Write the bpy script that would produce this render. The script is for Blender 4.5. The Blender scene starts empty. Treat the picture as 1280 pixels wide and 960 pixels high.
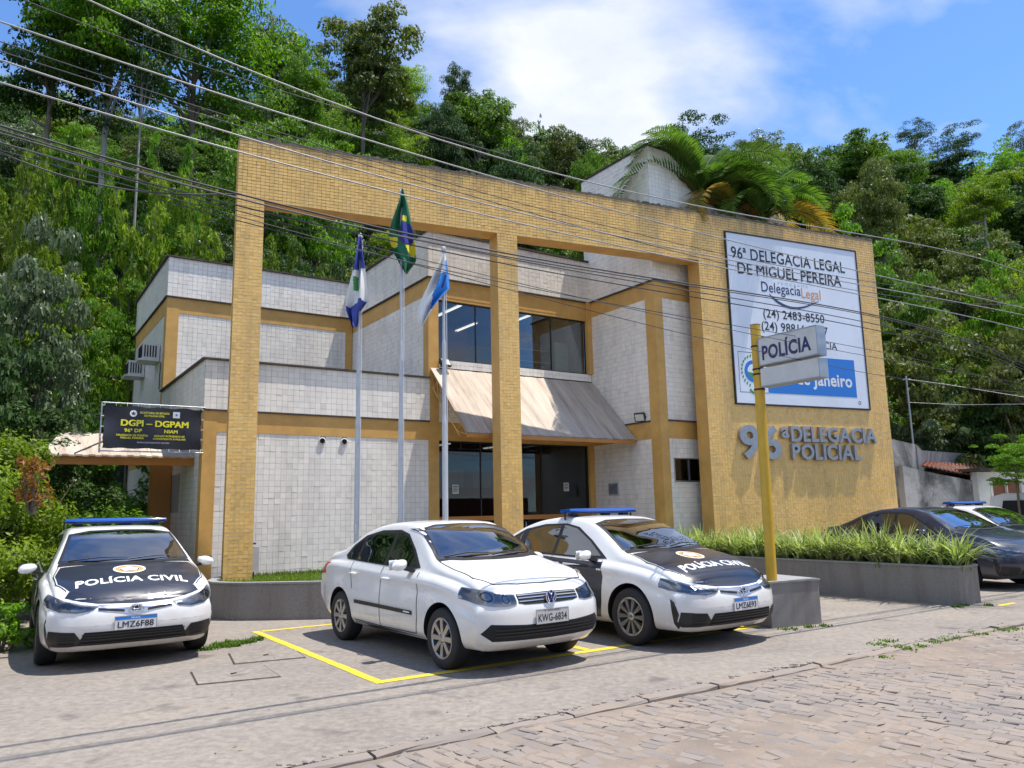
import bpy, bmesh, math, random
import numpy as np
from mathutils import Vector, Matrix
from mathutils.bvhtree import BVHTree

random.seed(11)
RNG = np.random.default_rng(7)
SC = bpy.context.scene
R = math.radians

# ------------------------------------------------------------------ camera, sky, sun, exposure
cam_data = bpy.data.cameras.new("camera")
cam = bpy.data.objects.new("camera", cam_data)
SC.collection.objects.link(cam)
SC.camera = cam
FPX, PITCH, ROLL, EYE = 973.6, R(9.277), R(-1.169), 1.55
cam_data.sensor_width = 36.0
cam_data.lens = FPX / 1280.0 * 36.0
cam_data.clip_start = 0.05
cam_data.clip_end = 3000.0
fw = Vector((0, math.cos(PITCH), math.sin(PITCH)))
up0 = Vector((0, -math.sin(PITCH), math.cos(PITCH)))
rt0 = Vector((1, 0, 0))
rt = math.cos(ROLL) * rt0 + math.sin(ROLL) * up0
up = -math.sin(ROLL) * rt0 + math.cos(ROLL) * up0
mw = Matrix((rt, up, -fw)).transposed().to_4x4()
mw.translation = Vector((0, 0, EYE))
cam.matrix_world = mw

# street directions: E1 runs along the building and the kerb, E2 runs away from the street
E1 = Vector((math.sin(R(56.27)), math.cos(R(56.27)), 0))
E2 = Vector((-E1.y, E1.x, 0))
G1 = Vector((math.sin(R(66.10)), math.cos(R(66.10)), 0))
G2 = Vector((-G1.y, G1.x, 0))
A0 = Vector((-5.65, 14.18, 0))       # front left corner of the building
F0 = Vector((-4.849, 13.204, 0))     # front left corner of the tiled portal

sun_dir = (0.27 * E1 - 0.155 * E2 + Vector((0, 0, 1))).normalized()
sun_el = math.asin(sun_dir.z)
sun_az = math.atan2(sun_dir.x, sun_dir.y)
world = bpy.data.worlds.new("World")
SC.world = world
world.use_nodes = True
wn, wl = world.node_tree.nodes, world.node_tree.links
wn.clear()
w_out = wn.new("ShaderNodeOutputWorld")
w_bg = wn.new("ShaderNodeBackground")
w_sky = wn.new("ShaderNodeTexSky")
w_sky.sky_type = 'NISHITA'
w_sky.sun_disc = False
w_sky.sun_elevation = sun_el
w_sky.sun_rotation = sun_az
w_sky.altitude = 600
w_sky.air_density = 1.0
w_sky.dust_density = 0.35
w_sky.ozone_density = 2.2
w_bg.inputs[1].default_value = 0.15
w_tc = wn.new("ShaderNodeTexCoord")
def wmath(op, a, b=None):
    n = wn.new("ShaderNodeMath"); n.operation = op
    for i, v in enumerate((a, b)):
        if v is None: continue
        if isinstance(v, (int, float)): n.inputs[i].default_value = v
        else: wl.new(v, n.inputs[i])
    return n.outputs[0]
# clouds live on a flat layer: direction.xy / (direction.z + c)
w_sep = wn.new("ShaderNodeSeparateXYZ"); wl.new(w_tc.outputs['Generated'], w_sep.inputs[0])
zz = wmath('MAXIMUM', wmath('ADD', w_sep.outputs[2], 0.12), 0.05)
w_cmb = wn.new("ShaderNodeCombineXYZ")
wl.new(wmath('DIVIDE', w_sep.outputs[0], zz), w_cmb.inputs[0])
wl.new(wmath('DIVIDE', w_sep.outputs[1], zz), w_cmb.inputs[1])
w_map = wn.new("ShaderNodeMapping"); w_map.inputs['Location'].default_value = (0.55, 0.35, 0.0)
w_map.inputs['Rotation'].default_value = (0, 0, 0.4)
wl.new(w_cmb.outputs[0], w_map.inputs[0])
w_n1 = wn.new("ShaderNodeTexNoise"); w_n1.inputs['Scale'].default_value = 0.75
w_n1.inputs['Detail'].default_value = 9; w_n1.inputs['Roughness'].default_value = 0.52
w_n1.inputs['Distortion'].default_value = 0.35
wl.new(w_map.outputs[0], w_n1.inputs['Vector'])
w_n2 = wn.new("ShaderNodeTexNoise"); w_n2.inputs['Scale'].default_value = 2.4
w_n2.inputs['Detail'].default_value = 8; w_n2.inputs['Roughness'].default_value = 0.6
wl.new(w_map.outputs[0], w_n2.inputs['Vector'])
w_ramp = wn.new("ShaderNodeValToRGB")
w_ramp.color_ramp.elements[0].position = 0.465; w_ramp.color_ramp.elements[1].position = 0.565
wl.new(w_n1.outputs[0], w_ramp.inputs[0])
w_ccol = wn.new("ShaderNodeValToRGB")
w_ccol.color_ramp.elements[0].position = 0.30; w_ccol.color_ramp.elements[0].color = (3.4, 3.75, 4.5, 1)
w_ccol.color_ramp.elements[1].position = 0.62; w_ccol.color_ramp.elements[1].color = (4.7, 4.8, 5.0, 1)
wl.new(w_n2.outputs[0], w_ccol.inputs[0])
w_mix = wn.new("ShaderNodeMix"); w_mix.data_type = 'RGBA'
w_f = wmath('MULTIPLY', w_ramp.outputs[0], 0.97)
wl.new(w_f, w_mix.inputs[0])
w_tint = wn.new("ShaderNodeMix"); w_tint.data_type = 'RGBA'; w_tint.blend_type = 'MULTIPLY'
w_tint.inputs[0].default_value = 1.0; w_tint.inputs[7].default_value = (0.66, 0.87, 1.10, 1)
wl.new(w_sky.outputs[0], w_tint.inputs[6])
wl.new(w_tint.outputs[2], w_mix.inputs[6]); wl.new(w_ccol.outputs[0], w_mix.inputs[7])
wl.new(w_mix.outputs[2], w_bg.inputs[0])
wl.new(w_bg.outputs[0], w_out.inputs[0])

sun_data = bpy.data.lights.new("sun", 'SUN')
sun_data.energy = 4.3
sun_data.angle = R(0.53)
sun_data.color = (1.0, 0.94, 0.85)
sun = bpy.data.objects.new("sun", sun_data)
SC.collection.objects.link(sun)
sun.rotation_euler = sun_dir.to_track_quat('Z', 'Y').to_euler()
sun.location = (0, 0, 60)

SC.view_settings.view_transform = 'Standard'
SC.view_settings.look = 'None'
SC.view_settings.gamma = 1.0
SC.view_settings.exposure = 0.60
SC.cycles.max_bounces = 8
SC.cycles.transparent_max_bounces = 12
SC.cycles.use_denoising = True

# ------------------------------------------------------------------ helpers
COL = SC.collection

class MB:
    """collects geometry for ONE mesh object"""
    def __init__(s): s.v = []; s.f = []; s.m = []; s.sm = []
    def add(s, vs, fs, m=0, smooth=False):
        b = len(s.v)
        s.v.extend([tuple(v) for v in vs])
        for f in fs:
            s.f.append(tuple(b + i for i in f)); s.m.append(m); s.sm.append(smooth)
        return s
    def box(s, x0, x1, y0, y1, z0, z1, m=0):
        vs = [(x0,y0,z0),(x1,y0,z0),(x1,y1,z0),(x0,y1,z0),(x0,y0,z1),(x1,y0,z1),(x1,y1,z1),(x0,y1,z1)]
        return s.add(vs, [(0,3,2,1),(4,5,6,7),(0,1,5,4),(1,2,6,5),(2,3,7,6),(3,0,4,7)], m)
    def obox(s, c, ax, ay, az, m=0):
        """oriented box: centre and three half-axis vectors"""
        c, ax, ay, az = map(Vector, (c, ax, ay, az))
        vs = [c + i*ax + j*ay + k*az for k in (-1,1) for j in (-1,1) for i in (-1,1)]
        return s.add(vs, [(0,2,3,1),(4,5,7,6),(0,1,5,4),(1,3,7,5),(3,2,6,7),(2,0,4,6)], m)
    def tube(s, pts, r, n=8, m=0, smooth=True, cap=True):
        pts = [Vector(p) for p in pts]
        rs = r if isinstance(r, (list, tuple)) else [r]*len(pts)
        vs = []; fs = []
        d0 = (pts[1]-pts[0]).normalized()
        a = d0.orthogonal().normalized()
        for i, p in enumerate(pts):
            d = (pts[min(i+1, len(pts)-1)] - pts[max(i-1, 0)]).normalized()
            a = (a - d*a.dot(d)).normalized(); b = d.cross(a)
            for k in range(n):
                t = 2*math.pi*k/n
                vs.append(p + rs[i]*(math.cos(t)*a + math.sin(t)*b))
        for i in range(len(pts)-1):
            for k in range(n):
                k2 = (k+1) % n
                fs.append((i*n+k, i*n+k2, (i+1)*n+k2, (i+1)*n+k))
        s.add(vs, fs, m, smooth)
        if cap:
            s.add(vs[:n], [tuple(range(n))[::-1]], m); s.add(vs[-n:], [tuple(range(n))], m)
        return s
    def lathe(s, prof, n=32, m=0, axis='Z', o=(0,0,0), smooth=True):
        """prof: (radius, height) pairs round an axis"""
        vs = []; fs = []
        for (r, h) in prof:
            for k in range(n):
                t = 2*math.pi*k/n; c, q = r*math.cos(t), r*math.sin(t)
                p = {'Z': (c, q, h), 'Y': (c, h, -q), 'X': (h, c, q)}[axis]
                vs.append((p[0]+o[0], p[1]+o[1], p[2]+o[2]))
        for i in range(len(prof)-1):
            for k in range(n):
                k2 = (k+1) % n
                fs.append((i*n+k, i*n+k2, (i+1)*n+k2, (i+1)*n+k))
        return s.add(vs, fs, m, smooth)
    def prism(s, poly, d, m=0):
        """poly: list of 3D points, d: extrusion vector"""
        d = Vector(d); n = len(poly)
        vs = [Vector(p) for p in poly] + [Vector(p)+d for p in poly]
        fs = [tuple(range(n))[::-1], tuple(range(n, 2*n))] + [(i, (i+1)%n, n+(i+1)%n, n+i) for i in range(n)]
        return s.add(vs, fs, m)
    def grid(s, P, m=0, smooth=True):
        """P: rows of points"""
        nr, nc = len(P), len(P[0])
        vs = [p for row in P for p in row]
        fs = [(i*nc+j, i*nc+j+1, (i+1)*nc+j+1, (i+1)*nc+j) for i in range(nr-1) for j in range(nc-1)]
        return s.add(vs, fs, m, smooth)
    def mesh(s, name, mats):
        me = bpy.data.meshes.new(name)
        me.from_pydata(s.v, [], s.f)
        for mt in (mats if isinstance(mats, (list, tuple)) else [mats]): me.materials.append(mt)
        if s.f:
            me.polygons.foreach_set('material_index', s.m)
            me.polygons.foreach_set('use_smooth', s.sm)
        me.update()
        return me
    def fix(s):
        return s
    def build(s, name, mats, parent=None, recalc=False, **kw):
        me = s.mesh(name, mats)
        if recalc:
            bm = bmesh.new(); bm.from_mesh(me)
            bmesh.ops.recalc_face_normals(bm, faces=bm.faces); bm.to_mesh(me); bm.free()
        return link(name, me, parent, **kw)

def link(name, me, parent=None, label=None, cat=None, group=None, kind=None, loc=None, rz=None):
    o = bpy.data.objects.new(name, me)
    COL.objects.link(o)
    if parent is not None: o.parent = parent
    if loc is not None: o.location = loc
    if rz is not None: o.rotation_euler = (0, 0, rz)
    return tag(o, label, cat, group, kind)

def tag(o, label=None, cat=None, group=None, kind=None):
    if label: o['label'] = label
    if cat: o['category'] = cat
    if group: o['group'] = group
    if kind: o['kind'] = kind
    return o

def empty(name, loc, rz=0.0, label=None, cat=None, group=None):
    o = bpy.data.objects.new(name, None)
    o.empty_display_size = 0.2
    COL.objects.link(o)
    o.location = loc; o.rotation_euler = (0, 0, rz)
    return tag(o, label, cat, group)

CH = {}
def copy_tree(o, parent=None):
    c = o.copy(); COL.objects.link(c); c.parent = parent
    for ch in list(o.children):
        copy_tree(ch, c)
    return c

def np_mesh(name, verts, faces, mat, nper=4, smooth=False):
    """fast mesh from numpy arrays; faces all with nper corners"""
    me = bpy.data.meshes.new(name)
    nv, nf = len(verts), len(faces)
    me.vertices.add(nv); me.vertices.foreach_set('co', np.asarray(verts, np.float32).ravel())
    me.loops.add(nf*nper); me.loops.foreach_set('vertex_index', np.asarray(faces, np.int32).ravel())
    me.polygons.add(nf)
    me.polygons.foreach_set('loop_start', np.arange(0, nf*nper, nper, dtype=np.int32))
    me.polygons.foreach_set('loop_total', np.full(nf, nper, np.int32))
    me.polygons.foreach_set('use_smooth', np.full(nf, smooth))
    if mat: me.materials.append(mat)
    me.update(calc_edges=True); me.validate()
    return me

# ------------------------------------------------------------------ materials
def new_mat(name):
    m = bpy.data.materials.new(name); m.use_nodes = True
    nt = m.node_tree
    return m, nt, nt.nodes['Principled BSDF']

def nd(nt, t, **kw):
    n = nt.nodes.new(t)
    for k, v in kw.items():
        if hasattr(n, k): setattr(n, k, v)
        else: n.inputs[k].default_value = v
    return n

def ramp(nt, src, stops):
    r = nt.nodes.new("ShaderNodeValToRGB"); e = r.color_ramp.elements
    while len(e) < len(stops): e.new(0.5)
    for i, (p, c) in enumerate(stops):
        e[i].position = p; e[i].color = (*c, 1) if len(c) == 3 else c
    nt.links.new(src, r.inputs[0]); return r.outputs[0]

def mixc(nt, f, a, b, mode='MIX'):
    n = nt.nodes.new("ShaderNodeMix"); n.data_type = 'RGBA'; n.blend_type = mode
    for i, v in ((0, f), (6, a), (7, b)):
        if isinstance(v, (int, float)): n.inputs[i].default_value = v
        elif isinstance(v, tuple): n.inputs[i].default_value = (*v, 1) if len(v) == 3 else v
        else: nt.links.new(v, n.inputs[i])
    return n.outputs[2]

def noise(nt, scale, detail=4, rough=0.55, vec=None, dist=0.0):
    n = nd(nt, "ShaderNodeTexNoise"); n.inputs['Scale'].default_value = scale
    n.inputs['Detail'].default_value = detail; n.inputs['Roughness'].default_value = rough
    n.inputs['Distortion'].default_value = dist
    if vec is None:
        tc = nd(nt, "ShaderNodeTexCoord"); vec = tc.outputs['Object']
    nt.links.new(vec, n.inputs['Vector']); return n.outputs[0]

def stretched(nt, sc):
    tc = nd(nt, "ShaderNodeTexCoord"); mp = nd(nt, "ShaderNodeMapping")
    mp.inputs['Scale'].default_value = sc
    nt.links.new(tc.outputs['Object'], mp.inputs[0]); return mp.outputs[0]

def bump(nt, b, h, strength=0.3, dist=0.01):
    n = nd(nt, "ShaderNodeBump"); n.inputs['Strength'].default_value = strength
    n.inputs['Distance'].default_value = dist
    nt.links.new(h, n.inputs['Height']); nt.links.new(n.outputs[0], b.inputs['Normal'])

def plain(name, col, rough=0.5, metal=0.0, spec=0.5, coat=0.0, var=0.0, vs=6.0, bmp=0.0, bs=60.0):
    m, nt, b = new_mat(name)
    b.inputs['Roughness'].default_value = rough; b.inputs['Metallic'].default_value = metal
    b.inputs['Specular IOR Level'].default_value = spec; b.inputs['Coat Weight'].default_value = coat
    b.inputs['Coat Roughness'].default_value = 0.03
    b.inputs['Base Color'].default_value = (*col, 1)
    if var:
        f = noise(nt, vs, 6, 0.62)
        lo = tuple(c*(1-var) for c in col); hi = tuple(min(1, c*(1+var*0.6)) for c in col)
        nt.links.new(ramp(nt, f, [(0.3, lo), (0.7, hi)]), b.inputs['Base Color'])
    if bmp:
        bump(nt, b, noise(nt, bs, 5), bmp, 0.01)
    return m

M = {}
def tile_mat(name, c1, c2, dirt, rough, top=None):
    """glazed tile: every tile its own slight shade, plus rain streaks of dirt"""
    m, nt, b = new_mat(name)
    geo = nd(nt, "ShaderNodeNewGeometry")
    base = ramp(nt, geo.outputs['Random Per Island'], [(0.0, c1), (0.6, c2), (0.95, tuple(x*1.04 for x in c2)), (0.965, tuple(x*.92 for x in c1))])
    s = noise(nt, 1.0, 7, 0.65, stretched(nt, (2.2, 2.2, 0.55)))
    f = ramp(nt, s, [(0.48, (0, 0, 0)), (0.78, (0.75, 0.75, 0.75))])
    col = mixc(nt, f, base, dirt)
    if top:      # black mould running down from the open top edge
        tc = nd(nt, "ShaderNodeTexCoord"); sp = nd(nt, "ShaderNodeSeparateXYZ"); nt.links.new(tc.outputs['Object'], sp.inputs[0])
        mr = nd(nt, "ShaderNodeMapRange"); mr.inputs['From Min'].default_value = top-1.1; mr.inputs['From Max'].default_value = top
        nt.links.new(sp.outputs[2], mr.inputs['Value'])
        n2 = noise(nt, 1.0, 6, 0.7, stretched(nt, (3.5, 3.5, .45)))
        m2 = nd(nt, "ShaderNodeMath", operation='MULTIPLY'); nt.links.new(mr.outputs[0], m2.inputs[0]); nt.links.new(n2, m2.inputs[1])
        col = mixc(nt, ramp(nt, m2.outputs[0], [(0.30, (0, 0, 0)), (0.62, (0.85, 0.85, 0.85))]), col, (0.13, 0.095, 0.06))
    nt.links.new(col, b.inputs['Base Color'])
    b.inputs['Roughness'].default_value = rough
    bump(nt, b, noise(nt, 40, 3), 0.06, 0.004)
    return m
M['ytile'] = tile_mat("yellow_tile", (0.80, 0.485, 0.135), (0.86, 0.54, 0.165), (0.36, 0.25, 0.13), 0.30, 8.45)
M['wtile'] = tile_mat("white_tile", (0.86, 0.80, 0.71), (0.90, 0.845, 0.755), (0.56, 0.52, 0.48), 0.28)
def grout(name, lo, hi, z0, z1):
    m, nt, b = new_mat(name)
    tc = nd(nt, "ShaderNodeTexCoord"); sp = nd(nt, "ShaderNodeSeparateXYZ"); nt.links.new(tc.outputs['Object'], sp.inputs[0])
    mr = nd(nt, "ShaderNodeMapRange"); mr.inputs['From Min'].default_value = z0; mr.inputs['From Max'].default_value = z1
    ad = nd(nt, "ShaderNodeMath", operation='ADD'); nz = noise(nt, 2.2, 5, 0.65)
    ml = nd(nt, "ShaderNodeMath", operation='MULTIPLY'); nt.links.new(nz, ml.inputs[0]); ml.inputs[1].default_value = 5.0
    nt.links.new(sp.outputs[2], ad.inputs[0]); nt.links.new(ml.outputs[0], ad.inputs[1]); nt.links.new(ad.outputs[0], mr.inputs['Value'])
    nt.links.new(mixc(nt, mr.outputs[0], lo, hi), b.inputs['Base Color'])
    b.inputs['Roughness'].default_value = 0.95
    return m
M['ygrout'] = grout("yellow_tile_grout", (0.74, 0.57, 0.31), (0.12, 0.08, 0.045), 8.2, 10.2)
M['wgrout'] = grout("white_tile_grout", (0.40, 0.37, 0.34), (0.13, 0.12, 0.12), 5.0, 9.0)
M['ypaint'] = plain("ochre_paint", (0.64, 0.365, 0.10), 0.55, var=0.18, vs=2.5, bmp=0.08)
M['orange'] = plain("orange_paint", (0.50, 0.20, 0.035), 0.5, var=0.12, vs=2.0)
M['coping'] = plain("mouldy_coping", (0.075, 0.065, 0.055), 0.95, var=0.4, vs=8, bmp=0.4)
M['topgrime'] = plain("weathered_mortar", (0.16, 0.135, 0.105), 0.95, var=0.5, vs=7, bmp=0.6)
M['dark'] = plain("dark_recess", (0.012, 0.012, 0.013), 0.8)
M['black'] = plain("black_plastic", (0.016, 0.016, 0.017), 0.42)
M['rubber'] = plain("tyre_rubber", (0.022, 0.022, 0.023), 0.75, var=0.25, vs=20)
M['steel'] = plain("galvanised_steel", (0.42, 0.43, 0.45), 0.42, metal=0.75, var=0.15, vs=5)
M['polepaint'] = plain("grey_pole_paint", (0.50, 0.52, 0.55), 0.4, var=0.12, vs=5)
M['alu'] = plain("silver_rim", (0.42, 0.43, 0.45), 0.28, metal=0.85)
M['chrome'] = plain("chrome", (0.75, 0.76, 0.78), 0.08, metal=1.0)
M['whitepaint'] = plain("white_wall_paint", (0.72, 0.72, 0.70), 0.6, var=0.08)
def worn_line():
    m, nt, b = new_mat("yellow_road_paint")
    c = ramp(nt, noise(nt, 9, 5, .6), [(0.3, (0.62, 0.43, 0.02)), (0.7, (0.80, 0.58, 0.03))])
    c = mixc(nt, ramp(nt, noise(nt, 22, 8, .75), [(0.54, (0, 0, 0)), (0.64, (0.85, 0.85, 0.85))]), c, (0.24, 0.20, 0.165))
    nt.links.new(c, b.inputs['Base Color']); b.inputs['Roughness'].default_value = .8; return m
M['yline'] = worn_line()
M['white_txt'] = plain("white_vinyl", (0.80, 0.80, 0.79), 0.45)
M['black_txt'] = plain("black_vinyl", (0.02, 0.02, 0.022), 0.5)
M['navy_txt'] = plain("navy_vinyl", (0.03, 0.035, 0.12), 0.4)
M['yellow_txt'] = plain("yellow_vinyl", (0.80, 0.74, 0.03), 0.5)
M['orange_txt'] = plain("orange_vinyl", (0.66, 0.30, 0.10), 0.5)
M['blue_vinyl'] = plain("blue_vinyl", (0.02, 0.19, 0.62), 0.4)
M['green_vinyl'] = plain("green_vinyl", (0.06, 0.28, 0.07), 0.5)
M['red_vinyl'] = plain("red_vinyl", (0.55, 0.05, 0.03), 0.5)
M['sheet'] = plain("white_sign_face", (0.76, 0.80, 0.88), 0.38, var=0.09, vs=.9)
M['signwhite'] = plain("white_light_box", (0.62, 0.62, 0.60), 0.45, var=0.12, vs=5)
M['banner'] = plain("black_banner", (0.018, 0.018, 0.028), 0.42, var=0.3, vs=3, bmp=0.25, bs=5)
M['letter'] = plain("brushed_steel_letter", (0.36, 0.37, 0.40), 0.38, metal=0.7, var=0.15, vs=9)
M['wire'] = plain("cable_sheath", (0.05, 0.05, 0.055), 0.6)
M['wire2'] = plain("bare_aluminium_cable", (0.33, 0.33, 0.33), 0.5, metal=0.4)
M['lamp'] = plain("fluorescent_tube", (0.80, 0.80, 0.76), 0.4)
M['lamp'].node_tree.nodes["Principled BSDF"].inputs["Emission Color"].default_value = (1, .97, .9, 1)
M['lamp'].node_tree.nodes["Principled BSDF"].inputs["Emission Strength"].default_value = 0.7
M['lamp_off'] = plain("floodlight_lens", (0.62, 0.62, 0.58), 0.3)
M['cabinet'] = plain("pale_green_cabinet", (0.42, 0.50, 0.42), 0.5)
M['wood'] = plain("varnished_ceiling_board", (0.20, 0.075, 0.03), 0.5, var=0.25, vs=4)
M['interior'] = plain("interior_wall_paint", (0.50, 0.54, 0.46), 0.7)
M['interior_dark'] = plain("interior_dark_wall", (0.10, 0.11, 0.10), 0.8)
M['soil'] = plain("dark_soil", (0.07, 0.05, 0.032), 0.95, var=0.4, vs=9, bmp=0.6)
M['acwhite'] = plain("off_white_case", (0.62, 0.61, 0.57), 0.5, var=0.1)
M['bark'] = plain("bark", (0.16, 0.13, 0.10), 0.9, var=0.45, vs=4, bmp=0.7, bs=14)
M['palebark'] = plain("pale_bark", (0.34, 0.32, 0.28), 0.85, var=0.35, vs=4, bmp=0.5, bs=12)
M['terracotta'] = plain("terracotta_roof_tile", (0.33, 0.125, 0.075), 0.85, var=0.45, vs=7, bmp=0.3)
M['ypole'] = plain("yellow_sign_post", (0.62, 0.38, 0.03), 0.4, var=0.12, vs=5)

def awning_mat():
    m, nt, b = new_mat("weathered_awning_sheet")
    s = noise(nt, 1.0, 8, 0.7, stretched(nt, (5.0, 0.6, 0.6)))
    c = ramp(nt, s, [(0.34, (0.56, 0.49, 0.40)), (0.54, (0.43, 0.355, 0.28)), (0.72, (0.24, 0.175, 0.125))])
    nt.links.new(c, b.inputs['Base Color']); b.inputs['Roughness'].default_value = 0.75
    bump(nt, b, noise(nt, 25, 4), 0.15, 0.01)
    return m
M['awning'] = awning_mat()

def granite(name, a, b_, streak):
    m, nt, b = new_mat(name)
    g = noise(nt, 90, 3, 0.7)
    s = noise(nt, 1.0, 6, 0.65, stretched(nt, (3.0, 3.0, 0.5)))
    c0 = ramp(nt, g, [(0.35, a), (0.65, b_)])
    c = mixc(nt, ramp(nt, s, [(0.45, (0, 0, 0)), (0.75, (0.7, 0.7, 0.7))]), c0, streak)
    nt.links.new(c, b.inputs['Base Color']); b.inputs['Roughness'].default_value = 0.75
    bump(nt, b, g, 0.15, 0.003)
    return m
M['granite'] = granite("grey_granite", (0.17, 0.16, 0.15), (0.31, 0.29, 0.27), (0.13, 0.095, 0.075))
M['granite2'] = granite("light_grey_granite", (0.22, 0.225, 0.23), (0.34, 0.345, 0.35), (0.20, 0.19, 0.18))

def concrete_floor():
    m, nt, b = new_mat("old_concrete_paving")
    v = noise(nt, 0.55, 8, 0.62)
    v2 = noise(nt, 3.0, 8, 0.7, stretched(nt, (1.0, 1.0, 1.0)), 0.6)
    fine = noise(nt, 45, 4, 0.7)
    c = ramp(nt, v, [(0.32, (0.18, 0.16, 0.14)), (0.50, (0.25, 0.222, 0.19)), (0.68, (0.30, 0.26, 0.21))])
    c = mixc(nt, ramp(nt, v2, [(0.50, (0, 0, 0)), (0.75, (0.6, 0.6, 0.6))]), c, (0.20, 0.18, 0.165))
    c = mixc(nt, ramp(nt, fine, [(0.35, (0.35, 0.35, 0.35)), (0.62, (0, 0, 0))]), c, (0.20, 0.175, 0.16))
    # long streaks running along the street, where tyres scrub
    st = noise(nt, 1.0, 5, 0.6, None)
    tc = nd(nt, "ShaderNodeTexCoord"); mp = nd(nt, "ShaderNodeMapping")
    mp.inputs['Rotation'].default_value = (0, 0, -math.atan2(E1.y, E1.x)); mp.inputs['Scale'].default_value = (0.35, 4.0, 1)
    nt.links.new(tc.outputs['Object'], mp.inputs[0])
    s = noise(nt, 1.0, 5, 0.6, mp.outputs[0])
    c = mixc(nt, ramp(nt, s, [(0.52, (0, 0, 0)), (0.70, (0.45, 0.45, 0.45))]), c, (0.225, 0.20, 0.185))
    md = noise(nt, 13.0, 9, 0.72)
    c = mixc(nt, ramp(nt, md, [(0.36, (0.55, 0.55, 0.55)), (0.52, (0, 0, 0))]), c, (0.15, 0.125, 0.105))
    c = mixc(nt, ramp(nt, md, [(0.50, (0, 0, 0)), (0.66, (0.45, 0.45, 0.45))]), c, (0.38, 0.34, 0.285))
    # dark oily stains, wetter grey areas and pale scuffs
    o1 = noise(nt, 1.9, 3, 0.5, None, 0.3)
    c = mixc(nt, ramp(nt, o1, [(0.62, (0, 0, 0)), (0.72, (0.75, 0.75, 0.75))]), c, (0.10, 0.09, 0.085))
    o2 = noise(nt, 6.5, 6, 0.75)
    c = mixc(nt, ramp(nt, o2, [(0.56, (0, 0, 0)), (0.70, (0.5, 0.5, 0.5))]), c, (0.20, 0.175, 0.155))
    c = mixc(nt, ramp(nt, noise(nt, 2.6, 9, 0.78), [(0.30, (0.45, 0.45, 0.45)), (0.42, (0, 0, 0))]), c, (0.36, 0.32, 0.27))
    vo = nd(nt, "ShaderNodeTexVoronoi"); vo.inputs['Scale'].default_value = 55; nt.links.new(tc.outputs['Object'], vo.inputs['Vector'])
    c = mixc(nt, ramp(nt, vo.outputs['Distance'], [(0.12, (0.35, 0.35, 0.35)), (0.22, (0, 0, 0))]), c, (0.15, 0.13, 0.12))
    nt.links.new(c, b.inputs['Base Color']); b.inputs['Roughness'].default_value = 0.9
    bump(nt, b, fine, 0.25, 0.006)
    return m
M['floor'] = concrete_floor()

def cobble_mat():
    m, nt, b = new_mat("worn_cobble")
    oi = nd(nt, "ShaderNodeObjectInfo"); geo = nd(nt, "ShaderNodeNewGeometry")
    ad = nd(nt, "ShaderNodeMath", operation='ADD'); nt.links.new(oi.outputs['Random'], ad.inputs[0]); nt.links.new(geo.outputs['Random Per Island'], ad.inputs[1])
    fr = nd(nt, "ShaderNodeMath", operation='FRACT'); nt.links.new(ad.outputs[0], fr.inputs[0])
    c = ramp(nt, fr.outputs[0], [(0.0, (0.175, 0.155, 0.145)), (0.4, (0.23, 0.20, 0.175)), (0.75, (0.275, 0.228, 0.188)), (1.0, (0.20, 0.18, 0.17))])
    tc = nd(nt, "ShaderNodeNewGeometry")
    f = noise(nt, 0.9, 6, 0.65, tc.outputs['Position'])
    c = mixc(nt, ramp(nt, f, [(0.45, (0, 0, 0)), (0.65, (0.65, 0.65, 0.65))]), c, (0.31, 0.24, 0.175))
    fine = noise(nt, 30, 5, 0.7, tc.outputs['Position'])
    c = mixc(nt, ramp(nt, fine, [(0.4, (0.5, 0.5, 0.5)), (0.6, (0, 0, 0))]), c, (0.22, 0.19, 0.175))
    nt.links.new(c, b.inputs['Base Color']); b.inputs['Roughness'].default_value = 0.85
    bump(nt, b, fine, 0.4, 0.008)
    return m
M['cobble'] = cobble_mat()
def sand_mat():
    m, nt, b = new_mat("sandy_joint_fill")
    c = ramp(nt, noise(nt, 1.3, 7, 0.65), [(0.35, (0.17, 0.14, 0.115)), (0.65, (0.30, 0.235, 0.18))])
    c = mixc(nt, ramp(nt, noise(nt, 40, 4, 0.7), [(0.4, (0.5, 0.5, 0.5)), (0.6, (0, 0, 0))]), c, (0.20, 0.165, 0.14))
    nt.links.new(c, b.inputs['Base Color']); b.inputs['Roughness'].default_value = 0.95
    bump(nt, b, noise(nt, 25, 5), 0.5, 0.01)
    return m
M['sand'] = sand_mat()
def wallconc():
    m, nt, b = new_mat("stained_render_wall")
    n = noise(nt, 0.9, 8, 0.68, stretched(nt, (1.2, 1.2, 0.8)), 0.4)
    c = ramp(nt, n, [(0.36, (0.07, 0.07, 0.065)), (0.47, (0.24, 0.235, 0.22)), (0.56, (0.42, 0.41, 0.38)), (0.7, (0.47, 0.46, 0.44))])
    nt.links.new(c, b.inputs['Base Color']); b.inputs['Roughness'].default_value = 0.9
    bump(nt, b, noise(nt, 12, 6), 0.4, 0.02)
    return m
M['stain'] = wallconc()

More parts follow.
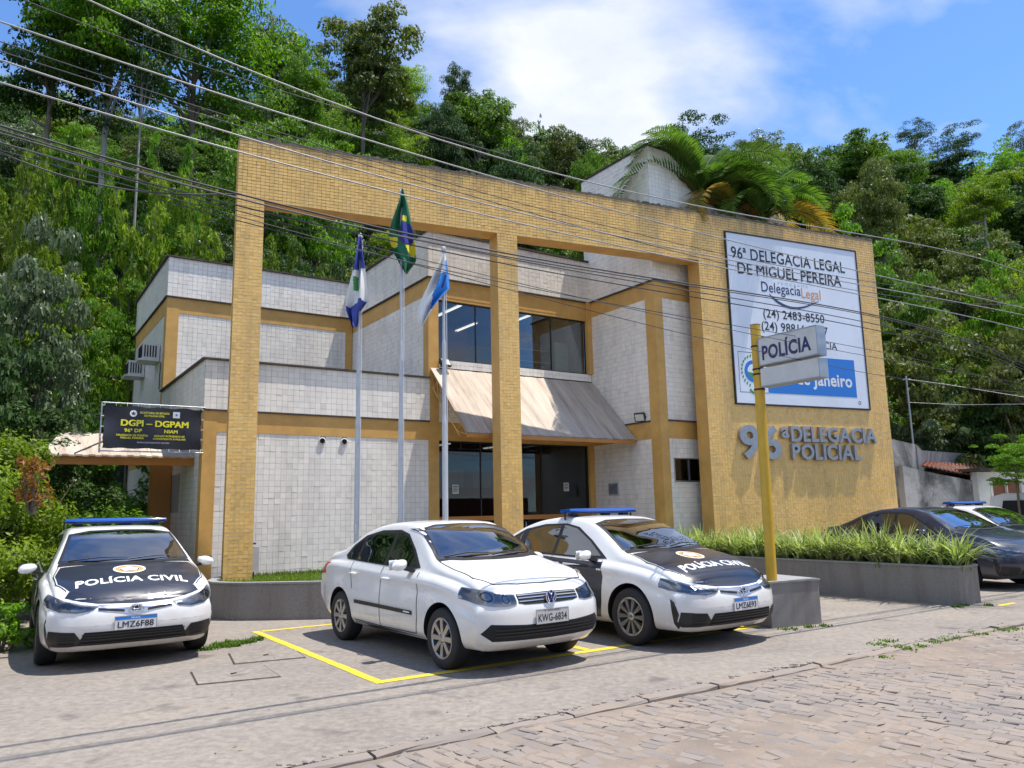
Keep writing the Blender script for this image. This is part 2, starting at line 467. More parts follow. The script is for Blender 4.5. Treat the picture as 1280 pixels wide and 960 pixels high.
def glass_mat(name, tint, k=1.0):
    m = bpy.data.materials.new(name); m.use_nodes = True; nt = m.node_tree; nt.nodes.clear()
    out = nd(nt, "ShaderNodeOutputMaterial"); mix = nd(nt, "ShaderNodeMixShader")
    tr = nd(nt, "ShaderNodeBsdfTransparent"); tr.inputs[0].default_value = (*tint, 1)
    gl = nd(nt, "ShaderNodeBsdfGlossy"); gl.inputs['Roughness'].default_value = 0.015; gl.inputs[0].default_value = (0.9, 0.93, 1.0, 1)
    fr = nd(nt, "ShaderNodeFresnel"); fr.inputs[0].default_value = 1.55
    ml = nd(nt, "ShaderNodeMath", operation='MULTIPLY'); ml.inputs[1].default_value = k; ml.use_clamp = True
    nt.links.new(fr.outputs[0], ml.inputs[0]); nt.links.new(ml.outputs[0], mix.inputs[0])
    nt.links.new(tr.outputs[0], mix.inputs[1]); nt.links.new(gl.outputs[0], mix.inputs[2]); nt.links.new(mix.outputs[0], out.inputs[0])
    return m
M['pane'] = glass_mat("window_glass", (0.88, 0.90, 0.88), 0.85)
M['pane_dark'] = glass_mat("tinted_window_glass", (0.50, 0.51, 0.50), 0.75)
M['carglass'] = glass_mat("tinted_car_glass", (0.05, 0.055, 0.06), 3.2)
M['lens'] = glass_mat("headlamp_lens", (0.80, 0.82, 0.84), 1.3)
M['bluelens'] = plain("blue_light_bar_lens", (0.008, 0.075, 0.36), 0.15, coat=0.6)
def car_paint(name, col, dust):
    m, nt, b = new_mat(name)
    tc = nd(nt, "ShaderNodeTexCoord"); sp = nd(nt, "ShaderNodeSeparateXYZ"); nt.links.new(tc.outputs['Object'], sp.inputs[0])
    mr = nd(nt, "ShaderNodeMapRange"); mr.inputs['From Min'].default_value = 0.75; mr.inputs['From Max'].default_value = 0.15
    nt.links.new(sp.outputs[2], mr.inputs['Value'])
    n_ = noise(nt, 5.0, 7, 0.7); ml = nd(nt, "ShaderNodeMath", operation='MULTIPLY'); nt.links.new(mr.outputs[0], ml.inputs[0]); nt.links.new(n_, ml.inputs[1])
    f = ramp(nt, ml.outputs[0], [(0.10, (0, 0, 0)), (0.62, (0.7, 0.7, 0.7))])
    c = mixc(nt, f, col, dust)
    c = mixc(nt, ramp(nt, noise(nt, 1.6, 6, 0.65), [(0.45, (0, 0, 0)), (0.75, (0.16, 0.16, 0.16))]), c, dust)
    nt.links.new(c, b.inputs['Base Color'])
    nt.links.new(ramp(nt, n_, [(0.3, (0.22, 0.22, 0.22)), (0.7, (0.42, 0.42, 0.42))]), b.inputs['Roughness'])
    b.inputs['Coat Weight'].default_value = 0.85; b.inputs['Coat Roughness'].default_value = 0.04
    return m
M['carwhite'] = car_paint("white_car_paint", (0.80, 0.80, 0.785), (0.42, 0.36, 0.30))
M['carnavy'] = car_paint("dark_blue_car_paint", (0.012, 0.018, 0.045), (0.10, 0.09, 0.085))
M['wrap'] = plain("dark_navy_vinyl_wrap", (0.018, 0.022, 0.038), 0.30, coat=0.35)
M['dullchrome'] = plain("satin_chrome", (0.55, 0.56, 0.58), 0.22, metal=0.9)
M['lampgrey'] = plain("headlamp_reflector", (0.36, 0.37, 0.39), 0.18, metal=0.85)
M['plate'] = plain("licence_plate", (0.62, 0.63, 0.64), 0.35)
M['plate_grey'] = plain("grey_licence_plate", (0.50, 0.50, 0.48), 0.4)
M['cloth_white'] = plain("white_flag_cloth", (0.74, 0.74, 0.72), 0.8)
M['cloth_blue'] = plain("violet_blue_flag_cloth", (0.05, 0.08, 0.34), 0.8)
M['cloth_sky'] = plain("bright_blue_flag_cloth", (0.03, 0.22, 0.65), 0.8)
M['cloth_green'] = plain("green_flag_cloth", (0.01, 0.13, 0.065), 0.8)
M['cloth_yellow'] = plain("yellow_flag_cloth", (0.68, 0.60, 0.04), 0.8)
M['cloth_navy'] = plain("navy_flag_cloth", (0.02, 0.03, 0.22), 0.8)

def leaf_mat(name, cols, trans=0.35, rough=0.5, spec=0.22):
    m, nt, b = new_mat(name)
    geo = nd(nt, "ShaderNodeNewGeometry"); oi = nd(nt, "ShaderNodeObjectInfo")
    k = len(cols) - 1
    c = ramp(nt, geo.outputs['Random Per Island'], [(i/k, cc) for i, cc in enumerate(cols)])
    hs = nd(nt, "ShaderNodeHueSaturation")
    mr = nd(nt, "ShaderNodeMapRange"); mr.inputs['To Min'].default_value = 0.80; mr.inputs['To Max'].default_value = 1.22
    nt.links.new(oi.outputs['Random'], mr.inputs['Value']); nt.links.new(mr.outputs[0], hs.inputs['Value'])
    cl = noise(nt, 0.9, 3, 0.6, geo.outputs['Position'])
    mh = nd(nt, "ShaderNodeMapRange"); mh.inputs['To Min'].default_value = 0.485; mh.inputs['To Max'].default_value = 0.515
    nt.links.new(cl, mh.inputs['Value']); nt.links.new(mh.outputs[0], hs.inputs['Hue'])
    nt.links.new(c, hs.inputs['Color'])
    nt.links.new(hs.outputs[0], b.inputs['Base Color'])
    b.inputs['Roughness'].default_value = rough; b.inputs['Specular IOR Level'].default_value = spec
    tl = nd(nt, "ShaderNodeBsdfTranslucent"); nt.links.new(mixc(nt, 1.0, hs.outputs[0], (1.6, 1.9, 0.7), 'MULTIPLY'), tl.inputs[0])
    mix = nd(nt, "ShaderNodeMixShader"); mix.inputs[0].default_value = trans
    out = nt.nodes['Material Output']
    nt.links.new(b.outputs[0], mix.inputs[1]); nt.links.new(tl.outputs[0], mix.inputs[2]); nt.links.new(mix.outputs[0], out.inputs[0])
    return m
M['leaf_mid'] = leaf_mat("mid_green_leaf", [(0.045, 0.095, 0.012), (0.09, 0.165, 0.022), (0.15, 0.235, 0.035)])
M['leaf_dark'] = leaf_mat("dark_green_leaf", [(0.018, 0.045, 0.012), (0.035, 0.078, 0.018), (0.065, 0.115, 0.030)], 0.25, 0.65)
M['leaf_bright'] = leaf_mat("bright_green_leaf", [(0.065, 0.145, 0.010), (0.12, 0.235, 0.018), (0.20, 0.33, 0.03)], 0.45)
M['leaf_yellow'] = leaf_mat("yellow_green_leaf", [(0.09, 0.155, 0.010), (0.165, 0.24, 0.018), (0.27, 0.33, 0.04)], 0.4)
M['leaf_grey'] = leaf_mat("silvery_green_leaf", [(0.050, 0.085, 0.035), (0.10, 0.14, 0.07), (0.17, 0.22, 0.11)], 0.2, 0.42, 0.35)
M['leaf_olive'] = leaf_mat("olive_leaf", [(0.065, 0.090, 0.022), (0.105, 0.13, 0.032), (0.16, 0.175, 0.05)], 0.3)
M['leaf_red'] = leaf_mat("reddish_leaf", [(0.20, 0.06, 0.03), (0.28, 0.10, 0.03), (0.25, 0.17, 0.03)], 0.3)
M['grass'] = leaf_mat("lawn_grass", [(0.07, 0.13, 0.012), (0.12, 0.20, 0.02), (0.20, 0.26, 0.04)], 0.4)
M['frond'] = leaf_mat("palm_frond_leaflet", [(0.05, 0.11, 0.02), (0.085, 0.16, 0.03), (0.13, 0.20, 0.035)], 0.3)
M['frond_old'] = leaf_mat("dry_orange_leaflet", [(0.34, 0.16, 0.03), (0.40, 0.24, 0.05), (0.20, 0.17, 0.04)], 0.3)
M['blade'] = leaf_mat("variegated_blade", [(0.12, 0.17, 0.04), (0.27, 0.31, 0.12), (0.55, 0.56, 0.36)], 0.35)
M['forest_floor'] = plain("forest_floor", (0.022, 0.028, 0.012), 0.95, var=0.5, vs=0.7, bmp=0.5, bs=3)

# ------------------------------------------------------------------ text as mesh
FCACHE = {}
def text_mb(s, size, extrude=0.0, bold=0.0, ax='CENTER', res=3):
    """triangulated letters in the XY plane (x right, y up); returns verts, faces, width"""
    key = (s, size, extrude, bold, ax, res)
    if key in FCACHE: return FCACHE[key]
    if bold > 0 and 'M' in s:        # the font's M breaks when fattened: overlay shifted copies instead
        vs0, fs0 = text_mb(s, size, extrude, 0.0, ax, res); vs, fs = [], []
        for k_, (dx, dy) in enumerate(((0, 0), (bold, bold*.6), (-bold, -bold*.6), (bold, -bold*.6), (-bold, bold*.6))):
            b_ = len(vs); vs += [v_ + Vector((dx, dy, .0004*k_)) for v_ in vs0]; fs += [tuple(b_+i_ for i_ in f_) for f_ in fs0]
        FCACHE[key] = (vs, fs); return FCACHE[key]
    cu = bpy.data.curves.new("txt", 'FONT'); cu.body = s; cu.size = size; cu.extrude = extrude
    cu.offset = bold; cu.align_x = ax; cu.align_y = 'CENTER'; cu.resolution_u = res
    if bold > 0: cu.space_character = 1.0 + min(.16, bold/size*1.6)
    ob = bpy.data.objects.new("txt", cu); COL.objects.link(ob)
    dg = bpy.context.evaluated_depsgraph_get()
    me = bpy.data.meshes.new_from_object(ob.evaluated_get(dg))
    vs = [v.co.copy() for v in me.vertices]; fs = [tuple(p.vertices) for p in me.polygons]
    bpy.data.objects.remove(ob); bpy.data.curves.remove(cu); bpy.data.meshes.remove(me)
    FCACHE[key] = (vs, fs); return FCACHE[key]

def put_text(mb, s, O, du, dv, size, n_off=0.002, width=None, m=0, extrude=0.0, bold=0.0, skew=None):
    """place text centred at O in the plane du (right), dv (up)"""
    O, du, dv = Vector(O), Vector(du).normalized(), Vector(dv).normalized(); n = du.cross(dv)
    vs, fs = text_mb(s, size, extrude, bold)
    xs = [v.x for v in vs]; w = max(xs) - min(xs); cx = (max(xs)+min(xs))/2
    ys = [v.y for v in vs]; cy = (max(ys)+min(ys))/2
    k = (width/w) if width else 1.0
    mb.add([O + du*((v.x-cx)*k) + dv*(v.y-cy) + n*(v.z+n_off) for v in vs], fs, m)
# ------------------------------------------------------------------ ground, lot, road
ANG = math.atan2(E1.y, E1.x)
def street(a, b, z=0.0):
    """a along the street, b away from it"""
    return E1*a + E2*b + Vector((0, 0, z))

g = MB(); g.add([(-1500,-1500,0),(1500,-1500,0),(1500,1500,0),(-1500,1500,0)], [(0,1,2,3)])
g.build('ground', M['forest_floor'], kind='structure').location = (0, 0, -0.45)

KB = 5.12                              # kerb line
g = MB()
nx, ny = 60, 20
P = []
for j in range(ny+1):
    b = KB + (28 - KB) * (j/ny)
    P.append([(street(-30 + 80*i/nx, b, 0.0)) for i in range(nx+1)])
g.grid(P, smooth=False)
g.add([street(-30, KB, 0), street(50, KB, 0), street(50, KB, -0.3), street(-30, KB, -0.3)], [(0,3,2,1)])
lot = g.build('parking_pavement', M['floor'], kind='structure')

# sandy bed of the road, softly uneven, with the cobbles standing a little proud of it
g = MB(); P = []
rr = np.random.default_rng(3)
for j in range(71):
    b = KB - 0.16 - j*0.11
    row = []
    for i in range(161):
        a = -12 + i*0.2
        h = 0.010*math.sin(a*1.3 + b*0.7) + 0.008*math.sin(a*0.43 - b*2.1 + 1) + rr.normal()*0.0025
        row.append(street(a, b, -0.009 + h*0.55))
    P.append(row)
g.grid(P)
road = g.build('road', M['sand'], kind='structure')

# cobbles
def cobble_mesh(i):
    r = random.Random(40+i)
    L, W, H = 0.5, 0.5, 0.06
    def j(v, s): return v + r.uniform(-s, s)
    top = [(-L+.07, -W+.10), (L-.07, -W+.10), (L-.07, W-.10), (-L+.07, W-.10)]
    out = [(-L, -W), (L, -W), (L, W), (-L, W)]
    vs = [(j(x, .10), j(y, .12), r.uniform(-.005, .004)) for x, y in top] + \
         [(j(x, .04), j(y, .05), -0.010) for x, y in out] + [(x, y, -H) for x, y in out]
    fs = [(0,1,2,3)] + [(4+k, 4+(k+1)%4, (k+1)%4, k) for k in range(4)] + [(8+k, 8+(k+1)%4, 4+(k+1)%4, 4+k) for k in range(4)]
    return MB().add(vs, fs)
cob_mb = [cobble_mesh(i) for i in range(7)]
cob_me = [m.mesh('cobble', M['cobble']) for m in cob_mb]
ra = R(90-137.0)
ud = Vector((math.cos(ra), math.sin(ra), 0)); vd = Vector((-ud.y, ud.x, 0))
def in_view(p, m=0.03):
    q = Vector(p) - Vector((0, 0, EYE)); w = q.dot(fw)
    if w < 0.5: return None
    x = 0.5 + FPX*q.dot(rt)/w/1280; y = 0.5 - FPX*q.dot(up)/w/960
    return (x, y) if -m < x < 1+m and -m < y < 1+m else None
stones = []
rs = random.Random(5)
v = -16.0; rown = 0
while v < 16:
    w = rs.uniform(0.075, 0.125); u = -8.0 + rs.uniform(0, .2)
    while u < 22:
        l = rs.uniform(0.09, 0.20)
        p = ud*(u + l/2) + vd*(v + w/2)
        bb = p.dot(E2); aa = p.dot(E1)
        if KB - 7.5 < bb < KB - 0.24 and -3 < aa < 26 and (in_view(p) or (p.length < 9 and p.y > 2)):
            stones.append((p, l, w))
        u += l + 0.006
    v += w + 0.004
stones.sort(key=lambda s: (0 if in_view(s[0], 0.0) else 1, s[0].length))
rest = MB()
for k, (p, l, w) in enumerate(stones):
    i = rs.randrange(7)
    h = rs.uniform(-0.006, 0.006); tx, ty = rs.uniform(-.03, .03), rs.uniform(-.03, .03)
    mt = Matrix.Translation((p.x, p.y, h)) @ Matrix.Rotation(ra + rs.uniform(-.13, .13), 4, 'Z') @ Matrix.Rotation(tx, 4, 'X') @ Matrix.Rotation(ty, 4, 'Y') @ Matrix.Diagonal((l, w, 1, 1))
    if k < 300:
        o = link('cobble', cob_me[i], road); o.matrix_local = mt
    else:
        rest.add([mt @ Vector(q) for q in cob_mb[i].v], cob_mb[i].f)
rest.build('cobble_paving', M['cobble'], road, kind='stuff')

# kerb of long worn granite pieces, almost flush
kerb = empty('kerb', (0, 0, 0)); kerb['kind'] = 'structure'
a = -8.0; rk = random.Random(9)
while a < 22:
    L = rk.uniform(0.45, 0.95); z1 = rk.uniform(0.002, 0.028); w = rk.uniform(.10, .14)
    m_ = MB(); n = 5; rows = []
    for j, (bo, zo) in enumerate([(0, -.25), (0, z1-.012), (0.015, z1), (w-.015, z1+.004), (w, z1-.014), (w, -.25)]):
        rows.append([street(a + 0.01 + (L-.02)*i/n, KB - 0.155 + bo + rk.uniform(-.009, .009)*(1 if j in (1,2,3,4) else 0), zo + (rk.uniform(-.007, .007) if 0 < j < 5 else 0)) for i in range(n+1)])
    m_.grid(rows, smooth=False)
    m_.add([r[0] for r in rows], [tuple(range(6))]); m_.add([r[-1] for r in rows], [tuple(range(6))[::-1]])
    m_.build('kerb_stone', M['cobble'], kerb)
    a += L

# ragged, crumbling lip of the concrete beside the kerb
g = MB(); rg = random.Random(12)
for i in range(420):
    a = rg.uniform(-2.5, 11); b = KB + rg.gauss(0.0, 0.035) - .01; s = rg.uniform(.006, .017)
    c = street(a, b, s*.15)
    g.obox(c, Vector((s, rg.uniform(-.4, .4)*s, 0)), Vector((-rg.uniform(.1, .5)*s, s*.8, 0)), Vector((0, rg.uniform(-.2, .2)*s, s*.4)))
g.build('broken_concrete_bits', M['cobble'], kind='stuff')

# yellow bay lines (paint sheets 4 mm above the concrete)
bays = empty('parking_bay_markings', (0, 0, 0)); bays['kind'] = 'structure'
def strip(a0, b0, a1, b1, w=0.10, name='painted_line'):
    p, q = street(a0, b0, .004), street(a1, b1, .004); d = (q-p).normalized(); n = Vector((-d.y, d.x, 0))*w/2
    rgs = random.Random(int(a0*100+b0*10)); N = max(2, int((q-p).length/0.12)); L_, R_ = [], []
    for i in range(N+1):
        c = p + (q-p)*i/N
        L_.append(c + n*(1+rgs.uniform(-.10, .10))); R_.append(c - n*(1+rgs.uniform(-.10, .10)))
    MB().grid([R_, L_], smooth=False).build(name, M['yline'], bays)
strip(3.15, 7.10, 3.15, 11.15)
strip(3.10, 7.05, 8.72, 7.05, .11)
strip(3.22, 11.1, 5.6, 11.1)
strip(5.70, 7.12, 5.70, 11.1)
strip(8.32, 7.12, 8.32, 11.1)
strip(12.75, 6.05, 13.25, 6.05, .08)

# two concrete inspection covers let into the paving
for k, (q, lab) in enumerate([([(-3.34, 8.29), (-2.67, 8.56), (-2.30, 7.94), (-3.01, 7.64)], "rectangular concrete inspection cover nearest the road, left of the white sedan"),
                       ([(-3.33, 9.33), (-2.63, 9.57), (-2.33, 8.95), (-3.02, 8.64)], "rectangular concrete inspection cover farther from the road, beside the weeds")]):
    t = empty('inspection_cover', (0, 0, 0), 0, lab, 'manhole cover', 'concrete covers in the paving')
    P4 = [Vector((x, y, .003)) for x, y in q]; c = sum(P4, Vector())/4
    fr = MB()
    for i in range(4):
        a_, b_ = P4[i], P4[(i+1) % 4]; ai, bi = a_ + (c-a_)*.035, b_ + (c-b_)*.035
        fr.add([a_, b_, bi, ai], [(0,1,2,3)])
    fr.build('joint', M['soil'], t)
    s = MB(); s.prism([Vector((v_.x, v_.y, 0.001)) + (c-v_)*.045 for v_ in P4], (0, 0, .009))
    s.build('slab', M['floor'], t, recalc=True)
    h = MB(); h.obox(c + Vector((0, 0, .012)), Vector((.012, .03, 0)), Vector((-.012, .006, 0)), Vector((0, 0, .004)))
    h.build('lifting_hook', M['soil'], t)

# ------------------------------------------------------------------ tiled facings
def tile_panels(name, panels, mat, parent, depth=0.004, gap=0.0038, seed=1, rgap=None):
    """panels: (O, du, dv, W, H, pu, pv, holes); real tiles, one mesh"""
    rg = np.random.default_rng(seed); VS = []; FS = []; base = 0
    for (O, du, dv, W, H, pu, pv, holes) in panels:
        O, du, dv = map(lambda t: np.array(t, float), (O, du, dv)); n = np.cross(du, dv)
        nu, nv = max(1, round(W/pu)), max(1, round(H/pv)); su, sv = W/nu, H/nv
        ii, jj = np.meshgrid(np.arange(nu), np.arange(nv)); u0 = ii.ravel()*su; v0 = jj.ravel()*sv
        keep = np.ones(len(u0), bool)
        for (a0, a1, b0, b1) in holes:
            keep &= ~((u0+su*.5 > a0) & (u0+su*.5 < a1) & (v0+sv*.5 > b0) & (v0+sv*.5 < b1))
        u0, v0 = u0[keep], v0[keep]; k = len(u0)
        ju = rg.normal(0, .0007, (k, 2)); gp = gap*(1 + rg.normal(0, .15, k)); gr = (rgap or gap)*(1 + rg.normal(0, .15, k))
        ua, ub = u0+gp/2+ju[:,0], u0+su-gp/2+ju[:,0]; va, vb = v0+gr/2+ju[:,1], v0+sv-gr/2+ju[:,1]
        dd = depth + rg.normal(0, .0007, (k, 1)) + rg.normal(0, .0008, (k, 4))
        V = np.zeros((k, 8, 3))
        for q, (uu, vv) in enumerate(((ua, va), (ub, va), (ub, vb), (ua, vb))):
            p = O + uu[:,None]*du + vv[:,None]*dv
            V[:, q] = p + n*dd[:, q:q+1]; V[:, q+4] = p + n*0.0005
        F = np.array([(0,1,2,3),(4,5,1,0),(5,6,2,1),(6,7,3,2),(7,4,0,3)])
        FS.append((base + np.arange(k)[:,None,None]*8 + F[None]).reshape(-1, 4)); VS.append(V.reshape(-1, 3)); base += 8*k
    me = np_mesh(name, np.concatenate(VS), np.concatenate(FS), mat)
    return link(name, me, parent, kind='stuff')

X_, Z_ = (1,0,0), (0,0,1)
WP = 0.110
# ------------------------------------------------------------------ the building (x = along facade, y = into the building)
bld = empty('police_station', A0, ANG, "two-storey police station in white square tiles with ochre beams and pilasters", 'building')
def part(name, mb, mat, parent=None, **kw):
    return mb.build(name, mat, parent if parent is not None else bld, **kw)

def split_part(name, mb, mat):
    for i in range(0, len(mb.v), 8):
        m_ = MB(); m_.add(mb.v[i:i+8], [tuple(q - i for q in f) for f in mb.f[i//8*6:i//8*6+6]]); part(name, m_, mat)
DT = 4.4; DB = 9.15; SB = 4.62; SE = 9.2; TC = -2.35; SR = 14.3; ZE = 10.03
# structural walls (tile adhesive / grout colour shows in the joints)
w = MB()
w.box(0, SB, 0, .2, 0, 3.10)                       # ground floor front
w.box(0, .2, .2, DB, 0, 3.10)                      # ground floor side
w.box(0.0, SB, -.03, .17, 3.52, 4.44)              # lower parapet
w.box(-.03, .17, .17, DT, 3.52, 4.44)
part('ground_floor_wall', w, M['wgrout'])
w = MB()
w.box(0, SB, DT, DT+.2, 4.3, 6.35)
w.box(0, .2, DT+.2, DB, 3.10, 6.35)
w.box(0, SB, DT-.03, DT+.17, 6.75, 7.70)
w.box(-.03, .17, DT+.17, DB, 6.75, 7.70)
w.box(0, SE+5, DB, DB+.2, 0, 7.70)
part('rear_block_wall', w, M['wgrout'])
w = MB()
w.box(SB, SB+.2, .2, DT, 3.5, 6.35)
w.box(SB-.03, SB+.17, -.03, DT-.03, 6.75, 7.80)
w.box(SB+.17, SE, -.03, .17, 6.75, 7.80)
w.box(SB+.23, SE, .0, .2, 3.5, 4.66)
w.box(SB+.23, SE, -.02, .2, 4.705, 4.885)
part('middle_block_wall', w, M['wgrout'])
w = MB()
w.box(SE, SE+.2, TC+.2, 0.1, 0, 3.10); w.box(SE, SE+.2, TC+.2, 0.1, 3.52, 6.35); w.box(SE-.02, SE+.2, TC-.02, 0.1, 6.75, ZE)
w.box(SE, 9.57, TC, TC+.2, 0, 3.10); w.box(9.57, 10.55, TC, TC+.2, 0, 2.12); w.box(9.57, 10.55, TC, TC+.2, 2.68, 3.10); w.box(10.55, SR, TC, TC+.2, 0, 3.10)
w.box(SE, SR, TC, TC+.2, 3.52, 6.35); w.box(SE+.2, SR, TC-.02, TC+.2, 6.75, ZE)
w.box(SR, SR+.2, TC, 4.0, 0, ZE); w.box(SE+.2, SR, .1, .3, 7.3, ZE)
part('tower_wall', w, M['wgrout'])
# roofs
w = MB(); w.box(.17, SB, .17, DT, 3.9, 4.02); w.box(.17, SB+.2, DT+.17, DB, 7.2, 7.32); w.box(SB+.17, SR, .17, DB, 7.3, 7.45); w.box(SE+.2, SR, TC+.2, .1, ZE-.25, ZE-.1)
part('flat_roof', w, M['coping'])

holes_vents = []
tiles = []
f = lambda O, W, H, holes=(), pu=WP, pv=WP: tiles.append((O, X_, Z_, W, H, pu, pv, holes))
f((.22, 0, 0), SB-.22, 3.10, [(2.23-.22-.06, 2.23-.22+.06, 2.95, 3.06), (2.69-.22-.06, 2.69-.22+.06, 2.95, 3.06)])
f((-.03, -.03, 3.52), SB+.03, .92)
f((.25, DT, 4.3), SB-.25-.2, 2.05)
f((-.03, DT-.03, 6.75), SB, .95)
f((SB-.03, -.03, 6.75), SE-SB+.01, 1.05)
f((SB+.23, -.02, 4.705), SE-SB-.23-.02, .18, (), .11, .09)
f((SB+.23, 0, 3.5), SE-SB-.23, 1.1)
f((SE+.22, TC, 0), SR-SE-.22, 3.10, [(9.57-SE-.22, 10.55-SE-.22, 2.12, 2.68)])
f((SE+.22, TC, 3.52), SR-SE-.22, 2.83)
f((SE-.02, TC-.02, 6.75), SR-SE, ZE-6.75)
def fl(s, t1, t0, z0, z1, holes=()):               # left-facing panels, from t1 (back) to t0 (front)
    tiles.append(((s, t1, z0), (0,-1,0), Z_, t1-t0, z1-z0, WP, WP, holes))
fl(0, DB, .22, 0, 3.10, [(DB-5.67, DB-4.9, 1.66, 2.3), (DB-2.95, DB-1.95, 1.62, 2.42)])
fl(-.03, DT-.03, -.03, 3.52, 4.44)
fl(0, DB, DT+.25, 3.10, 6.35, [(DB-7.9, DB-4.85, 5.22, 5.98)])
fl(-.03, DB, DT-.03, 6.75, 7.70)
fl(SB, DT, .24, 3.5, 6.35)
fl(SB-.03, DT-.03, -.03, 6.75, 7.80)
fl(SE, 0, TC+.3, 0, 3.10); fl(SE, 0, TC+.3, 3.52, 6.35); fl(SE-.02, .1, TC-.02, 6.75, ZE)
tile_panels('white_tile_facing', tiles, M['wtile'], bld, seed=2)

# ochre beams and pilasters
w = MB()
w.box(.20, SB, -.015, .2, 3.10, 3.52); w.box(-.012, .2, .2, DT, 3.10, 3.52); w.box(-.012, .2, DT, DB, 2.86, 3.10)
split_part('lower_beam', w, M['ypaint'])
w = MB(); w.box(.25, SB-.2, DT-.015, DT+.2, 6.35, 6.75); w.box(-.012, .2, DT+.25, DB, 6.35, 6.75); split_part('rear_block_beam', w, M['ypaint'])
w = MB(); w.box(SB+.23, SE, -.012, .2, 6.33, 6.75); w.box(SB+.23, SE, -.006, .2, 6.26, 6.33); w.box(SB-.012, SB+.2, .23, DT-.03, 6.35, 6.75); w.box(SB+.23, SE, -.012, .2, 3.10, 3.5); split_part('middle_block_beam', w, M['ypaint'])
w = MB(); w.box(SE-.012, SE+.2, TC+.3, 0, 3.10, 3.52); w.box(SE+.22, SR, TC-.012, TC+.2, 3.10, 3.52)
w.box(SE-.012, SE+.2, TC+.3, 0, 6.35, 6.75); w.box(SE+.22, SR, TC-.012, TC+.2, 6.35, 6.75); split_part('tower_beam', w, M['ypaint'])
def pil(x0, x1, y0, y1, z0, z1):
    w = MB(); w.box(x0, x1, y0, y1, z0, z1); part('pilaster', w, M['ypaint'])
pil(-.02, .22, -.02, .22, 0, 3.515)
pil(-.02, .25, DT-.02, DT+.25, 4.0, 6.745)
pil(SB-.20, SB-.02, DT-.02, DT+.2, 4.0, 6.745)
pil(SB-.02, SB+.23, -.02, .23, 0, 6.745)
pil(SE-.17, SE-.013, -.014, .2, 0, 3.10)
pil(SE-.13, SE-.013, -.020, .2, 4.89, 6.745)
pil(SE-.02, SE+.22, TC-.02, TC+.30, 0, 6.745)
pil(SE-.14, SE-.004, -.09, .0-.021, 4.89, 6.745)
# dark copings and drip edges
w = MB()
w.box(-.09, SB+.0, -.09, .20, 4.44, 4.475); w.box(-.09, .2, .20, DT, 4.44, 4.475)
w.box(-.05, SB, -.05, .0, 3.49, 3.519); w.box(-.05, 0, 0, DT, 3.49, 3.519)
w.box(-.09, SB-.05, DT-.09, DT+.2, 7.70, 7.735); w.box(-.09, .2, DT+.2, DB, 7.70, 7.735)
w.box(-.06, SB-.05, DT-.06, DT, 6.72, 6.749); w.box(-.06, -.013, DT, DB, 6.72, 6.749)
w.box(SB-.09, SE-.03, -.09, .2, 7.80, 7.835); w.box(SB-.09, SB+.2, .2, DT, 7.80, 7.835)
w.box(SB-.06, SE-.03, -.065, -.013, 6.72, 6.749); w.box(SB-.065, SB-.013, -.013, DT-.03, 6.72, 6.749)
w.box(SE-.065, SE-.013, TC-.03, -.07, 6.72, 6.749); w.box(SE-.065, SR, TC-.065, TC-.021, 6.722, 6.749)
w.box(SE+.22, SR, TC-.05, TC-.001, 3.49, 3.519); w.box(SE-.045, SE-.001, TC+.3, 0, 3.49, 3.519)
w.box(SE-.06, SR, TC-.06, TC+.2, ZE, ZE+.04); w.box(SE-.06, SE+.2, TC+.2, .12, ZE, ZE+.04)
split_part('coping', w, M['coping'])
# vents
for s in (2.23, 2.69):
    w = MB(); w.lathe([(.055, 0), (.07, 0), (.07, -.03), (.055, -.03)], 20, 0, 'Y', (s, -.006, 3.0))
    o = part('vent_pipe', w, M['whitepaint'])
    w = MB(); w.lathe([(.0001, -.02), (.055, -.02)], 20, 0, 'Y', (s, -.004, 3.0)); w.build('vent_hole', M['dark'], o)

# windows
def window(name, x0, x1, z0, z1, y, mull, frame_mat, glass, fw_=.04, parent=bld, axis='x', rails=()):
    """a framed window in the plane y (axis x) or x (axis y)"""
    fr = MB()
    def bar(a0, a1, b0, b1, d=.05):
        if axis == 'x': fr.box(a0, a1, y-d/2, y+d/2, b0, b1)
        else: fr.box(y-d/2, y+d/2, a0, a1, b0, b1)
    bar(x0, x1, z0, z0+fw_); bar(x0, x1, z1-fw_, z1); bar(x0, x0+fw_, z0+fw_, z1-fw_); bar(x1-fw_, x1, z0+fw_, z1-fw_)
    xs = [x0+fw_] + [m_ for m_ in mull] + [x1-fw_]
    for m_ in mull: bar(m_-fw_*.4, m_+fw_*.4, z0+fw_, z1-fw_, .04)
    for r_ in rails: bar(x0+fw_, x1-fw_, r_-.03, r_+.03, .045)
    o = fr.build(name, frame_mat, parent)
    for a0, a1 in zip(xs[:-1], xs[1:]):
        p = MB()
        if axis == 'x': p.box(a0+.002, a1-.002, y-.003, y+.003, z0+fw_, z1-fw_)
        else: p.box(y-.003, y+.003, a0+.002, a1-.002, z0+fw_, z1-fw_)
        p.build('pane', glass, o)
    return o
window('window', SB+.235, SE-.135, 4.89, 6.255, .06, [5.85, 6.95, 8.0], M['black'], M['pane'], .025)
window('window', SB+.235, SE-.175, 0.25, 3.095, .08, [5.95, 7.05, 7.62], M['black'], M['pane_dark'], .03)
w = MB(); w.box(SB+.235, SE-.18, .0, .16, 1.36, 1.46); part('entrance_rail', w, M['orange'])
w = MB(); w.box(SB+.235, SE-.18, .02, .16, 0.0, .24); part('entrance_plinth', w, M['orange'])
window('window', 9.57, 10.55, 2.12, 2.68, TC+.06, [10.07], M['alu'], M['pane_dark'], .04)
